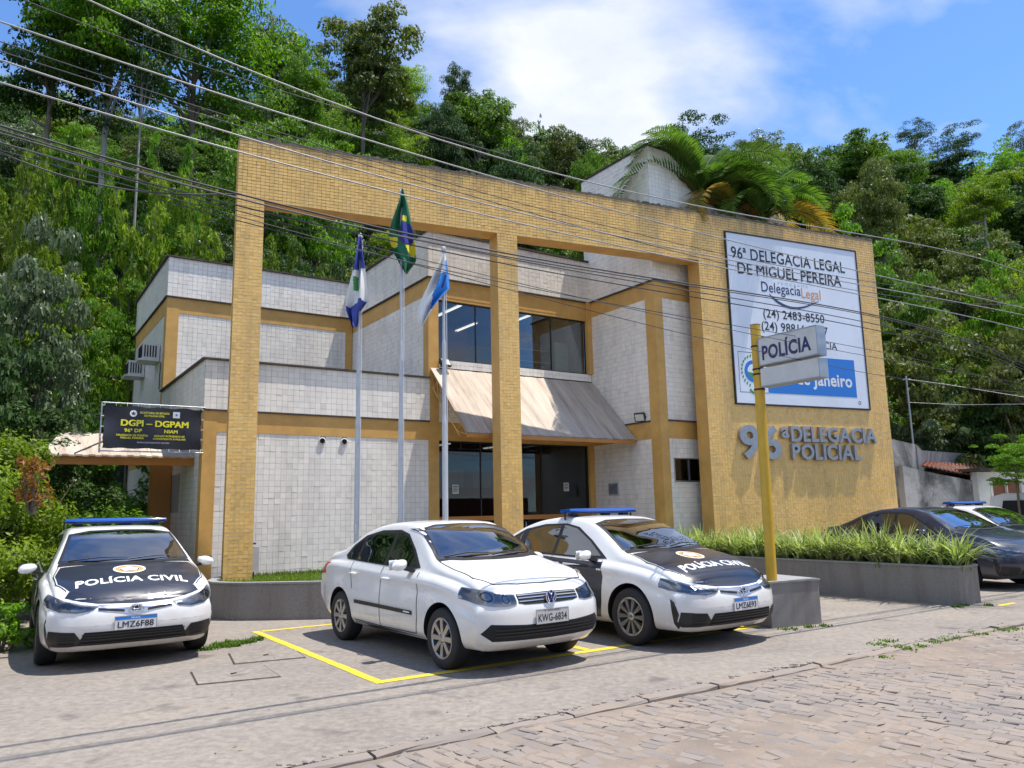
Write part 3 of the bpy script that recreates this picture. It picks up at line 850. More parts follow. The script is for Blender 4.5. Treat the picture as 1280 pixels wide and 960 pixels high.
w = MB(); w.box(9.54, 10.58, TC-.03, TC+.03, 2.085, 2.118); part('window_sill', w, M['whitepaint'])
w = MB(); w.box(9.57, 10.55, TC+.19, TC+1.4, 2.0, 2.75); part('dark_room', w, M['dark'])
window('window', 4.9, 7.85, 5.22, 5.98, .03, [5.9, 6.9], M['alu'], M['pane_dark'], .04, axis='y')
window('window', 4.9, 5.67, 1.66, 2.3, .03, [], M['black'], M['pane_dark'], .03, axis='y')
window('window', 1.95, 2.95, 1.62, 2.42, .03, [], M['black'], M['pane_dark'], .03, axis='y')

# door furniture and notices on the entrance glass
for x, z, a, b_ in ((5.30, 2.05, .08, .10), (8.35, 2.10, .08, .10)):
    w = MB(); w.box(x-a, x+a, .072, .075, z-b_, z+b_); part('glass_notice', w, M['interior'])
    w = MB()
    for k_ in range(4): w.box(x-a*.75, x+a*(.7-.2*(k_ % 2)), .0705, .0718, z+b_*(.6-.35*k_)-.008, z+b_*(.6-.35*k_)+.008)
    part('notice_print', w, M['black_txt'])
for x in (7.0, 7.12):
    w = MB(); w.tube([(x, .07, .85), (x, .02, .87), (x, .02, 1.30), (x, .07, 1.32)], .014, 8); part('door_handle', w, M['alu'])
# rooms behind the glass
w = MB()
w.box(SB+.2, SE+.0, 4.6, 4.75, 3.4, 6.6); w.box(SE+.0, SE+.1, .2, 4.6, 4.5, 6.45)
part('upper_room_wall', w, M['interior'])
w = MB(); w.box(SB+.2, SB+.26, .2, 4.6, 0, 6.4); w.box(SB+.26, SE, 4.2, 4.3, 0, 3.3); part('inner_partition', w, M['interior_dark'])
w = MB(); w.box(SE+.0, SE+.1, .2, 4.6, 0, 3.3); part('lower_room_wall', w, M['interior'])
w = MB(); w.box(SB+.26, SE+.0, .2, 4.6, 6.42, 6.5); part('upper_ceiling', w, M['wood'])
w = MB(); w.box(SB+.26, SE+.0, .2, 4.2, 3.32, 3.42); part('lower_ceiling', w, M['wood'])
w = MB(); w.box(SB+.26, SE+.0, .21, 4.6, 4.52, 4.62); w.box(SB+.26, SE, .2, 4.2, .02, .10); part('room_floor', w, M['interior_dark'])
w = MB(); w.box(SB+.26, 7.2, 2.6, 2.7, 4.62, 6.42); part('room_divider', w, M['wood'])
for (x, y, z) in ((5.6, .9, 6.30), (7.55, .9, 6.30), (6.8, 2.2, 6.30), (5.5, 1.3, 3.12), (7.0, 1.0, 3.12)):
    t = empty('ceiling_light', (x, y, z)); t.parent = bld
    w = MB(); w.box(-.07, .07, -.65, .65, 0, .05); w.build('fitting', M['whitepaint'], t)
    w = MB(); w.tube([(-.03, -.6, -.015), (-.03, .6, -.015)], .014); w.tube([(.03, -.6, -.015), (.03, .6, -.015)], .014); w.build('lamp_tube', M['lamp'], t)
    w = MB(); w.box(-.004, .004, -.4, -.392, .05, .16); w.box(-.004, .004, .392, .4, .05, .16); w.build('hanger', M['steel'], t)
def put_local(x, y, z=0): return bld.matrix_basis @ Vector((x, y, z))
bpy.context.view_layer.update()
def wl_(x, y, z=0.0):                                # building coords to world
    return A0 + E1*x + E2*y + Vector((0, 0, z))
sh = empty('metal_shelf', wl_(8.05, 1.1, 4.62), ANG, "grey metal shelf with dark archive boxes behind the upper right window", 'shelf')
w = MB()
for x in (-.55, .55):
    for y in (-.2, .2): w.box(x-.015, x+.015, y-.015, y+.015, 0, 1.05)
w.build('upright', M['steel'], sh)
for z in (.35, .65, .95):
    w = MB(); w.box(-.56, .56, -.21, .21, z, z+.02); w.build('shelf_board', M['steel'], sh)
for x, z, hh in ((-.25, .97, .28), (.15, .97, .22), (-.2, .67, .2), (.2, .37, .2)):
    w = MB(); w.box(-.17, .17, -.15, .15, 0, hh); w.build('archive_box', M['navy_txt'], None, label={(-.25): "taller dark archive box on top of the metal shelf", .15: "lower dark archive box on top of the metal shelf, right side", -.2: "dark archive box on the middle board of the shelf", .2: "dark archive box on the lowest board of the shelf"}[x], cat='box', loc=wl_(8.05+x, 1.1, 4.62+z+.001), rz=ANG)
t = empty('filing_cabinet', wl_(8.85, 1.0, 4.62), ANG, "pale green metal cabinet in the corner of the upper window", 'cabinet')
w = MB(); w.box(-.22, .22, -.25, .25, 0, 1.2); w.build('case', M['cabinet'], t)
for z in (.1, .45, .8):
    w = MB(); w.box(-.20, .20, -.262, -.251, z, z+.30); w.build('drawer', M['cabinet'], t)
t = empty('hanging_notice', wl_(5.75, .6, 2.3), ANG, "pair of pale notice boards hung behind the lower left entrance glass", 'notice board')
for x in (-.2, .55):
    w = MB(); w.box(x-.25, x+.25, -.01, .01, -.2, .2); w.build('board', M['cabinet'], t)
    w = MB(); w.box(x-.20, x-.194, -.003, .003, .2, .9); w.box(x+.194, x+.2, -.003, .003, .2, .9); w.build('cord', M['steel'], t)
for k, x in enumerate((7.9, 8.3, 8.65)):
    t = empty('waiting_chair', wl_(x, 1.5+.1*k, .10), ANG, ("black waiting room chair, leftmost of the row inside the entrance", "black waiting room chair, middle of the row inside the entrance", "black waiting room chair, rightmost of the row inside the entrance")[k], 'chair', 'chairs in the waiting room')
    w = MB(); w.box(-.2, .2, -.2, .2, .42, .46); w.build('seat', M['black'], t)
    w = MB(); w.prism([(-.2, .16, .46), (.2, .16, .46), (.2, .30, 1.45), (-.2, .30, 1.45)], (0, .03, 0)); w.build('backrest', M['black'], t, recalc=True)
    for lx in (-.18, .18):
        w = MB(); w.tube([(lx, -.18, 0), (lx, -.18, .42)], .012, 6); w.build('leg', M['steel'], t)
        w = MB(); w.tube([(lx, .18, 0), (lx, .18, .42)], .012, 6); w.build('leg', M['steel'], t)

# sloping sheet awning over the entrance, with its lattice ribs
ca = empty('entrance_awning', (0, 0, 0)); ca.parent = bld
AT, AZ0, AZ1 = -1.58, 4.68, 3.12
w = MB(); N = 96; top = []; low = []
for i in range(N+1):
    s = SB + .02 + (SE - .06 - SB)*i/N; c = 0.0025*math.cos(i*math.pi)
    top.append([(s, -.03 + (AT+.03)*k/6, AZ0 + (AZ1-AZ0)*k/6 + c + .004*math.sin(i*.7+k)) for k in range(7)])
w.grid(top, smooth=False); w.grid([[(x, y, z-.02) for x, y, z in r] for r in top][::-1], smooth=False)
w.build('sheet', M['awning'], ca)
w = MB()
for s in (SB+.05, 6.2, 7.7, SE-.1):
    a, b = Vector((s, -.03, AZ0-.06)), Vector((s, AT+.02, AZ1-.045)); c, d = Vector((s, -.03, AZ0-.40)), Vector((s, AT+.35, AZ1-.03))
    w.tube([a, b], .015, 6); w.tube([c, d], .015, 6)
    for k in range(6):
        p = a + (b-a)*(k/6); q = c + (d-c)*((k+.5)/6); q2 = a + (b-a)*((k+1)/6)
        w.tube([p, q], .009, 5); w.tube([q, q2], .009, 5)
w.tube([(SB+.03, AT+.02, AZ1-.05), (SE-.06, AT+.02, AZ1-.05)], .018, 6)
w.build('truss', M['ypaint'], ca)
w = MB(); w.box(SB+.02, SE-.06, AT, AT+.03, AZ1-.10, AZ1-.025); w.build('edge_board', M['orange'], ca)

# small electricity box on the side wall of the tower
t = empty('meter_box', wl_(9.2, -.71, 2.02), ANG, "small grey meter box on the white tiles right of the entrance", 'meter box')
w = MB(); w.box(-.045, -.0, -.18, .18, -.15, .15); w.build('case', M['polepaint'], t)
w = MB(); w.box(-.052, -.0455, -.15, .15, -.12, .12); w.build('door', M['steel'], t)

# side porch: orange pillar, beam and cream awning, left of the building
w = MB(); w.box(-.40, -.013, 2.8, 3.12, 0, 2.95); part('porch_pillar', w, M['orange'])
w = MB(); w.box(-2.35, -.013, .74, .86, 2.52, 2.68); w.box(-2.35, -.013, 2.8, 2.92, 2.96, 3.1); part('porch_beam', w, M['orange'])
pa = MB()
for i in range(24):
    s0 = -2.5 + 2.47*i/24; s1 = -2.5 + 2.47*(i+1)/24; dz = .012*(i % 2)
    P0, P1 = Vector((s0, .62, 2.68+dz)), Vector((s1, .62, 2.68+dz)); Q0, Q1 = Vector((s0+.35*(1-i/24), 2.1, 3.20+dz)), Vector((s1+.35*(1-(i+1)/24), 2.1, 3.20+dz))
    pa.add([P0, P1, Q1, Q0, P0-Vector((0,0,.03)), P1-Vector((0,0,.03)), Q1-Vector((0,0,.03)), Q0-Vector((0,0,.03))], [(0,1,2,3),(7,6,5,4),(0,4,5,1),(3,2,6,7),(1,5,6,2),(0,3,7,4)])
part('porch_awning', pa, M['awning'])
w = MB(); w.tube([(-2.0, .62, 2.705), (-1.1, 2.1, 3.23)], .012, 6); part('awning_rib', w, M['coping'])

# window air conditioners on the side wall
for k, (y, z, lab) in enumerate(((5.35, 5.32, "white window air conditioner nearer the front corner of the upper floor"), (7.55, 5.28, "white window air conditioner farther back on the upper side wall"))):
    t = empty('air_conditioner', wl_(-.02, y, z), ANG, lab, 'air conditioner', 'air conditioners on the side wall')
    w = MB(); w.box(-.38, .0, -.30, .30, 0, .38); w.build('case', M['acwhite'], t)
    w = MB()
    for i in range(9): w.box(-.388, -.381, -.27+i*.066, -.245+i*.066, .04, .34)
    for i in range(5): w.box(-.34+i*.06, -.31+i*.06, -.307, -.301, .05, .33)
    w.build('grille', M['dark'], t)
    w = MB(); w.box(-.46, .0, -.33, .33, -.045, -.005); w.build('shelf', M['acwhite'], t)
w = MB(); w.tube([(-.03, 4.75, 5.2), (-.035, 4.78, 4.9), (-.03, 4.8, 4.55)], .012, 6); part('hanging_cable', w, M['wire'])

# floodlights
def flood(loc, rz, tilt, lab):
    t = empty('floodlight', loc, rz, lab, 'floodlight', 'black LED floodlights')
    rot = Matrix.Rotation(tilt, 4, 'X')
    def tb(mb): mb.v = [tuple(rot @ Vector(v_)) for v_ in mb.v]; return mb
    tb(MB().box(-.12, .12, -.03, .03, -.10, .10)).build('housing', M['black'], t)
    tb(MB().box(-.10, .10, -.034, -.031, -.08, .08)).build('lens', M['lamp_off'], t)
    tb(MB().box(-.125, .125, .031, .06, -.07, .07)).build('heat_sink', M['black'], t)
    MB().tube([(-.135, 0, 0), (-.135, .09, -.08), (.135, .09, -.08), (.135, 0, 0)], .009, 6).build('bracket', M['black'], t)
flood(wl_(SE-.10, -1.79, 3.62), ANG - R(60), R(28), "black floodlight above the beam, right of the entrance awning")
flood(wl_(4.95, -.14, 4.80), ANG + R(10), R(-35), "black floodlight on the sill at the top left of the awning")
flood(wl_(-.14, 1.35, 2.72), ANG - R(80), R(25), "black floodlight under the porch, next to the orange pillar")
flood(wl_(-.14, 4.75, 2.70), ANG - R(80), R(25), "black floodlight at the back of the side wall")

# ------------------------------------------------------------------ tiled portal in front of the building
GA = math.atan2(G1.y, G1.x)
por = empty('tiled_portal', F0, GA, "tall freestanding portal clad in ochre tiles, with two pillars, beam and blank wall", 'portal')
PD, ZT, ZBm = .41, 8.39, 7.177
XP = (0, .467, 5.036, 5.484, 10.068, 15.69)
w = MB(); w.box(0, XP[5], 0, PD, ZBm, ZT-.03); w.build('beam', [M['ypaint']], por)
w = MB(); w.box(XP[0], XP[1], 0, PD, 0, ZBm-.001); w.build('pillar', M['ypaint'], por)
w = MB(); w.box(XP[2], XP[3], 0, PD, 0, ZBm-.001); w.build('pillar', M['ypaint'], por)
w = MB(); w.box(XP[4], XP[5], 0, PD, 0, ZBm-.001); w.build('blank_wall', M['ypaint'], por)
w = MB(); w.box(0, XP[5], -.003, 0.001, ZBm, ZT-.02); w.box(XP[0], XP[1], -.003, .001, 0, ZBm); w.box(XP[2], XP[3], -.003, .001, 0, ZBm); w.box(XP[4], XP[5], -.003, .001, 0, ZBm)
w.build('grout_bed', M['ygrout'], por)
PY = -.003
TU, TV = .0782, .0612
tl_ = []
tl_.append(((0, PY, ZBm), X_, Z_, XP[5], ZT-ZBm-.03, TU, TV, ()))
for a, b in ((XP[0], XP[1]), (XP[2], XP[3]), (XP[4], XP[5])): tl_.append(((a, PY, 0), X_, Z_, b-a, ZBm, TU, TV, ()))
tile_panels('ochre_tile_facing', tl_, M['ytile'], por, depth=.0035, gap=.0042, seed=5, rgap=.008)
w = MB(); rt_ = random.Random(3); n = 200
for i in range(n):
    a, b = XP[5]*i/n, XP[5]*(i+1)/n; h = rt_.uniform(.012, .05) if rt_.random() < .8 else rt_.uniform(0, .02)
    w.box(a, b-.004*rt_.random(), -.010-.004*rt_.random(), PD+.01, ZT-.06, ZT-.03+h)
w.build('crumbling_top', M['topgrime'], por)

# ------------------------------------------------------------------ big sign on the portal
sg = empty('station_signboard', F0 + G1*12.935 + G2*.095, GA, "large white signboard of the police station with black border, on the ochre wall", 'sign')
SX, SZ0, SZ1 = 2.06, 3.885, 7.95
w = MB(); w.box(-SX, SX, -.13, -.012, SZ0, SZ1); w.build('panel', M['sheet'], sg)
w = MB()
for a in ((-SX-.035, -SX-.001, SZ0-.035, SZ1+.035), (SX+.001, SX+.035, SZ0-.035, SZ1+.035), (-SX, SX, SZ0-.035, SZ0-.001), (-SX, SX, SZ1+.001, SZ1+.035)):
    w.box(a[0], a[1], -.145, -.012, a[2], a[3])
w.build('border', M['black'], sg)
def sgn(name, s, x, z, size, width, mat, bold=.0, off=.002):
    mb = MB(); put_text(mb, s, (x, -.131, z), X_, Z_, size, off, width, bold=bold); return mb.build(name, mat, sg)
sgn('lettering', "96\u00aa DELEGACIA LEGAL", -.14, 7.48, .40, 3.60, M['black_txt'], .005)
sgn('lettering', "DE MIGUEL PEREIRA", -.14, 7.11, .40, 3.27, M['black_txt'], .005)
sgn('small_lettering', "P R O G R A M A", -.10, 6.86, .10, .95, M['dullchrome'])
sgn('logo_lettering', "Delegacia", -.49, 6.68, .36, 1.22, M['navy_txt'], .003)
sgn('logo_lettering', "Legal", .45, 6.64, .36, .62, M['orange_txt'], .001)
mb = MB(); up_, lo_ = [], []
for i in range(29):
    t_ = i/28; x = -.87 + 1.56*t_; z = 6.56 - .04*t_ - .26*math.sin(math.pi*t_**.85); th = .050*(1-t_)**.7*min(1, t_*6+.3) + .010
    up_.append((x, -.1335, z+th*.4)); lo_.append((x, -.1335, z-th))
mb.grid([lo_, up_]); mb.build('logo_swoosh', M['navy_txt'], sg)
sgn('lettering', "(24) 2483-8550", -.14, 6.04, .30, 1.92, M['black_txt'], .003)
sgn('lettering', "(24) 98816-3907", -.14, 5.73, .30, 2.08, M['black_txt'], .003)
sgn('lettering', "DISQUE DEN\u00daNCIA", -.03, 5.41, .25, 2.38, M['black_txt'], .001)
w = MB(); w.box(-1.11, 1.68, -.1335, -.1301, 4.15, 5.09); w.build('blue_panel', M['blue_vinyl'], sg)
sgn('state_lettering', "Rio de Janeiro", .30, 4.50, .44, 2.50, M['white_txt'], .010, .0045)
w = MB()
for a in ((-1.94, -1.112, 4.14, 4.15), (-1.94, -1.112, 5.08, 5.09), (-1.94, -1.93, 4.15, 5.08)): w.box(a[0], a[1], -.1325, -.1301, a[2], a[3])
w.build('crest_border', M['black_txt'], sg)
def disc(mb, c, r0, r1, y, m=0, n=32, a0=0, a1=2*math.pi, sq=1.0):
    vs, fs = [], []
    for k in range(n+1):
        t_ = a0 + (a1-a0)*k/n
        vs += [(c[0]+r0*math.cos(t_), y, c[1]+r0*sq*math.sin(t_)), (c[0]+r1*math.cos(t_), y, c[1]+r1*sq*math.sin(t_))]
    for k in range(n): fs.append((2*k, 2*k+1, 2*k+3, 2*k+2))
    mb.add(vs, fs, m)
w = MB(); C_ = (-1.52, 4.64)
disc(w, C_, 0.17, .26, -.1335, 0); disc(w, C_, 0.0, .17, -.1335, 1, a0=0, a1=math.pi); disc(w, C_, 0.0, .17, -.1335, 2, a0=math.pi, a1=2*math.pi)
w.add([(-1.69, -.1345, 4.62), (-1.52, -.1345, 4.72), (-1.35, -.1345, 4.62), (-1.52, -.1345, 4.60)], [(0,1,2,3)], 3)
for k in range(11):
    for sg_ in (-1, 1):
        t_ = -1.2 + k*.26; cx, cz = C_[0] + sg_*.33*math.cos(t_), C_[1] + .36*math.sin(t_)
        w.add([(cx-.012, -.1335, cz-.04), (cx+.035*sg_, -.1335, cz+.01), (cx+.01, -.1335, cz+.05), (cx-.02*sg_, -.1335, cz+.01)], [(0,1,2,3)], 2)
disc(w, (C_[0], 4.26), .10, .16, -.1335, 2, a0=math.pi*1.1, a1=math.pi*1.9)
w.build('state_crest', [M['blue_vinyl'], M['sheet'], M['green_vinyl'], M['white_txt']], sg)
w = MB(); disc(w, (1.75, 4.02), .03, .045, -.1335); w.build('bolt_ring', M['black_txt'], sg)

# ------------------------------------------------------------------ stand-off steel letters on the blank wall
lt = empty('steel_lettering', F0 + G1*10.88, GA, "grey stand-off metal letters reading 96th police precinct on the ochre wall", 'sign letters')
def metal(s, x0, zb, h, width):
    """one extruded letter: left edge x0, baseline zb, height h"""
    vs, fs = text_mb(s, 1.0, .0, .028, 'LEFT', 6)
    xs = [v_.x for v_ in vs]; ys = [v_.y for v_ in vs]
    cap = {'a': None}.get(s, None)
    sx, sz = width/(max(xs)-min(xs)), h/(max(ys)-min(ys))
    pts = [((v_.x-min(xs))*sx + x0, (v_.y-min(ys))*sz + zb) for v_ in vs]
    bm = bmesh.new(); bv = [bm.verts.new((x, -.10, z)) for x, z in pts]
    for q in fs:
        try: bm.faces.new([bv[i] for i in q])
        except ValueError: pass
    bmesh.ops.remove_doubles(bm, verts=bm.verts, dist=1e-5)
    r_ = bmesh.ops.extrude_face_region(bm, geom=bm.faces[:])
    bmesh.ops.translate(bm, verts=[e for e in r_['geom'] if isinstance(e, bmesh.types.BMVert)], vec=(0, .085, 0))
    bmesh.ops.recalc_face_normals(bm, faces=bm.faces)
    xc = x0 + width/2
    for zz_ in (zb+h*.25, zb+h*.75):
        bmesh.ops.create_cone(bm, cap_ends=True, segments=6, radius1=.008, radius2=.008, depth=.03, matrix=Matrix.Translation((xc, -.010, zz_)) @ Matrix.Rotation(R(90), 4, 'X'))
    me = bpy.data.meshes.new('letter'); bm.to_mesh(me); bm.free(); me.materials.append(M['letter'])
    return link('letter', me, lt)
def word(s, x0, zb, h, total, gap=.035):
    vsw = []
    for c in s:
        vs, fs = text_mb(c, 1.0, .0, .028, 'LEFT', 6); xs = [v_.x for v_ in vs]; vsw.append(max(xs)-min(xs))
    k = (total - gap*(len(s)-1))/sum(vsw); x = x0
    for c, w_ in zip(s, vsw): metal(c, x, zb, h, w_*k); x += w_*k + gap
word("96", -.03, 2.60, .78, 1.18, .07)
metal("a", 1.19, 3.10, .26, .22)
word("DELEGACIA", 1.47, 3.02, .365, 2.75, .03)
word("POLICIAL", 1.47, 2.60, .365, 2.18, .035)

# ------------------------------------------------------------------ yellow post sign
pb = Vector((3.27, 10.14, 0))
blk_o = Vector((3.36, 10.40, 0))
t = empty('sign_plinth', blk_o, GA, "square grey granite plinth at the foot of the yellow sign post", 'plinth')
w = MB(); w.box(-.10, .74, .0, .80, 0, .56)
# dished, slightly inward tapering block with slab joints
w.build('block', M['granite'], t)
w = MB(); w.box(-.115, .755, -.015, .815, .56, .585); w.build('cap_slab', M['granite2'], t)
ps = Vector((3.36, 10.52, 0))
t = empty('police_post_sign', ps, 0, "yellow steel post carrying two white light boxes, the upper lettered POLICIA", 'sign post')
w = MB(); w.tube([(0, 0, .585), (.015, .0, 2.4), (.02, 0, 4.02)], .068, 16); w.build('post', M['ypole'], t)
w = MB(); w.lathe([(0, 4.04), (.07, 4.03), (.07, 4.02)], 16, o=(.02, 0, 0)); w.build('post_cap', M['coping'], t)
for z in (3.72, 3.40, 3.33, 3.12):
    w = MB(); w.lathe([(.069, z-.012), (.076, z-.010), (.076, z+.010), (.069, z+.012)], 16, o=(.018, 0, 0)); w.build('strap', M['black'], t)
d = -E2; n_ = -E1     # boxes reach from the post toward the road; their lettered face looks left
def lbox(z0, z1, L, th, inset=.0):
    c = d*(.10 + L/2) + Vector((.02, 0, (z0+z1)/2))
    mb = MB(); mb.obox(c, d*L/2, n_*th/2, Vector((0, 0, (z1-z0)/2))); return mb, c
mb, c1 = lbox(3.43, 3.80, .90, .17); o = mb.build('light_box', M['signwhite'], t)
fr = MB()
for zc in (3.43, 3.80):
    cc = c1.copy(); cc.z = zc; fr.obox(cc, d*.455, n_*.089, Vector((0, 0, .008)))
for e in (-1, 1):
    cc = c1 + d*e*.452; fr.obox(cc, d*.006, n_*.089, Vector((0, 0, .175)))
fr.build('edge_trim', M['steel'], o)
mb = MB(); put_text(mb, "POL\u00cdCIA", c1 + n_*.086 + Vector((0, 0, .0)) - d*.02, d, (0,0,1), .26, .002, .76, bold=.008)
mb.build('lettering', M['navy_txt'], o)
mb, c2 = lbox(3.14, 3.385, .90, .17); o = mb.build('light_box', M['signwhite'], t)
fr = MB(); cc = c2 + d*.452; fr.obox(cc, d*.006, n_*.089, Vector((0, 0, .12))); cc = c2.copy(); cc.z = 3.14; fr.obox(cc, d*.455, n_*.089, Vector((0, 0, .008)))
fr.build('edge_trim', M['steel'], o)

# ------------------------------------------------------------------ banner at the porch
t = empty('dgpi_banner', wl_(-.86, -.08, 3.12), ANG, "black banner with yellow DGPI and DGPAM lettering stretched beside the side porch", 'banner')
P = []; bw, bh = .79, .365
for j in range(13):
    z = -bh + 2*bh*j/12; row = []
    for i in range(25):
        x = -bw + 2*bw*i/24
        y = .012*math.sin(x*7+z*4) + .02*(abs(x)/bw)**3*math.sin(z*9)
        row.append((x + .01*math.sin(j*1.7)*(abs(x)/bw)**6, y, z + .012*math.sin(i*math.pi/3)*abs(z/bh)**8*(1 if z > 0 else -.6)))
    P.append(row)
w = MB(); w.grid(P); w.grid([[(x, y+.003, z) for x, y, z in r][::-1] for r in P]); w.build('cloth', M['banner'], t)
def bt(s, x, z, size, width, mat=M['yellow_txt'], bold=.0):
    mb = MB(); put_text(mb, s, (x, -.028, z), X_, Z_, size, 0, width, bold=bold); mb.build('lettering', mat, t)
bt("DGPI \u2013 DGPAM", .02, .075, .15, 1.10, bold=.006)
bt("96\u00aa DP", -.33, -.055, .085, .28, bold=.002); bt("NIAM", .28, -.055, .085, .22, bold=.002)
bt("DELEGACIA DE POL\u00cdCIA", -.34, -.135, .045, .50, bold=.001); bt("MIGUEL PEREIRA", -.34, -.185, .045, .37, bold=.001)
bt("N\u00daCLEO INTEGRADO DE", .26, -.135, .045, .50, bold=.001); bt("ATENDIMENTO \u00c0 MULHER", .26, -.185, .045, .54, bold=.001)
bt("SECRETARIA DE ESTADO", .0, .262, .048, .48, bold=.001); bt("DE POL\u00cdCIA CIVIL", .0, .215, .045, .33, bold=.001)
bt("GOVERNO DO ESTADO DO RIO DE JANEIRO", .0, -.265, .035, .52, M['white_txt'])
w = MB(); disc(w, (-.34, .24), 0, .058, -.028, 0, 20)
for k in range(5):
    a_ = math.pi/2 + k*2*math.pi/5; w.add([(-.34+.045*math.cos(a_), -.030, .24+.045*math.sin(a_)), (-.34+.018*math.cos(a_+.63), -.030, .24+.018*math.sin(a_+.63)), (-.34, -.030, .24), (-.34+.018*math.cos(a_-.63), -.030, .24+.018*math.sin(a_-.63))], [(0,1,2,3)], 1)
w.build('badge', [M['white_txt'], M['black_txt']], t)
w = MB(); w.add([(.30, -.03, .19), (.415, -.03, .19), (.415, -.03, .30), (.30, -.03, .30)], [(0,1,2,3)]); disc(w, (.358, .245), 0, .02, -.032, 1, 10); w.build('crest_patch', [M['plate'], M['blue_vinyl']], t)
w = MB()
for x in np.linspace(-bw, bw, 10):
    for z in (-bh, bh): w.tube([(x, 0, z), (x, -.01, z + .045*np.sign(z))], .006, 5)
for z in np.linspace(-bh, bh, 5):
    for x in (-bw, bw): w.tube([(x, 0, z), (x + .04*np.sign(x), 0, z)], .005, 5)
w.build('lashing', M['white_txt'], t)
w = MB(); w.tube([(-bw-.04, .02, -bh-.08), (-bw-.04, .02, bh+.06)], .015, 6); w.tube([(-bw-.04, .02, bh+.05), (bw+.06, .03, bh+.05)], .012, 6); w.tube([(-bw-.04, .02, -bh-.05), (bw+.06, .03, -bh-.05)], .012, 6)
w.build('frame', M['steel'], t)

# ------------------------------------------------------------------ flagpoles and flags
poles = [((-2.52, 12.6), 6.22, "left flagpole, carrying the blue and white municipal flag"), ((-1.82, 12.6), 6.99, "tallest, middle flagpole, carrying the green and yellow flag"), ((-1.11, 12.6), 5.97, "right flagpole, carrying the sky-blue and white flag")]
for (xy, H, lab) in poles:
    t = empty('flagpole', (xy[0], xy[1], .1), 0, lab, 'flagpole', 'three flagpoles in front of the portal')
    w = MB(); w.tube([(0, 0, 0), (0, 0, 2.9)], .042, 12); w.tube([(0, 0, 2.9), (0, 0, 3.0)], [.042, .034], 12); w.tube([(0, 0, 3.0), (0, 0, 5.0-.8)], .034, 12); w.tube([(0, 0, 4.2), (0, 0, 4.28)], [.034, .026], 12); w.tube([(0, 0, 4.28), (0, 0, H-.1)], .026, 12)
    w.build('pole', M['polepaint'], t)
    w = MB(); w.lathe([(0, .03), (.034, .02), (.036, -.06), (.026, -.07)], 12, o=(0, 0, H-.1)); w.tube([(0, 0, H-.14), (.05, 0, H-.14)], .012, 6); w.build('truck', M['polepaint'], t)
    w = MB(); w.tube([(.045, -.01, H-.2), (.048, -.012, 3), (.046, -.03, 1.2)], .005, 5); w.tube([(.0, -.04, 1.15), (.0, -.07, 1.15), (.0, -.07, 1.3)], .008, 5); w.build('halyard', M['white_txt'], t)

def flag(name, label, base, rows, colorf, mats, NU=36, NV=60, px=0.01310, depth=.07, seed=0, piv=0):
    """rows: (drop below top in image px, left px, right px) relative to the pole; cloth folds in depth"""
    ys = [r[0] for r in rows]; Ls = [r[1] for r in rows]; Rs = [r[2] for r in rows]
    mb = MB(); P = []; ph = seed*1.3
    for j in range(NV+1):
        y = ys[0] + (ys[-1]-ys[0])*j/NV; l, r_ = np.interp(y, ys, Ls), np.interp(y, ys, Rs); row = []
        for i in range(NU+1):
            u = i/NU; x = l + (r_-l)*u
            d_ = depth*(math.sin(u*9.5 + y*.045 + ph) + .5*math.sin(u*17 - y*.03 + ph))*min(1, y/25)
            row.append((x*px, d_ - .05, -y*px))
        P.append(row)
    vs = [p for r_ in P for p in r_]; nc = NU+1
    for j in range(NV):
        for i in range(NU):
            c = [(P[j][i][0]+P[j+1][i+1][0])/2/px, (ys[0]+(ys[-1]-ys[0])*(j+.5)/NV), (i+.5)/NU, (j+.5)/NV]
            mb.f.append((j*nc+i, (j+1)*nc+i, (j+1)*nc+i+1, j*nc+i+1)); mb.m.append(colorf(*c)); mb.sm.append(True)
    mb.v = vs
    o = mb.build(name, mats); o.location = base
    return tag(o, label, 'flag', 'flags in front of the station')
def c1(x, y, u, v):
    if y < 44 - x*.15 and y < 46: return 1
    if y < 84 + (-2 if x > 0 else 4) + .35*abs(x): 
        return 2 if (abs(x+3) < 3.2 and abs(y-62) < 9) else 0
    return 1
flag('municipal_flag', "limp violet-blue and white municipal flag with small green crest, on the left pole", (-2.52, 12.55, 6.22+.1-.17),
     [(0, -1, 3), (20, -4, 6), (45, -7, 9), (70, -11, 11), (85, -14, 11), (98, -14, 2), (112, -9, 0), (118, -8, -1)], c1, [M['cloth_white'], M['cloth_blue'], M['green_vinyl']], seed=1)
def c2(x, y, u, v):
    if ((x-8)/9.5)**2 + ((y-62)/15)**2 < 1: return 2
    if 38 < y < 46 and 1 < x < 8: return 1
    if 50 < y < 80 and ((x > 14 + (y-50)*.02) or (x < -4 and 64 < y < 78)) and x < 21: return 1
    if 72 < y < 92 and 4 + (y-72)*.45 < x < 21 : return 1
    return 0
flag('national_flag', "hanging green flag with yellow diamond and blue disc, on the middle pole", (-1.82, 12.55, 6.99+.1-.10),
     [(0, 1, 3), (20, -3, 9), (45, -11, 13), (65, -15, 17), (82, -11, 20), (100, -2, 21), (108, 3, 14), (114, 6, 9)], c2, [M['cloth_green'], M['cloth_yellow'], M['cloth_navy']], seed=2)
def c3(x, y, u, v):
    if y < 26 and x < 3: return 0
    e = (x + 4 + (y-30)*.34)
    if e > 0 and y < 74: return 2 if (abs(e-7) < 1.0 and 28 < y < 44) else 1
    if -2.2 < e <= 0 and 25 < y < 52: return 3 if int(y/2.5) % 2 else 0
    return 0
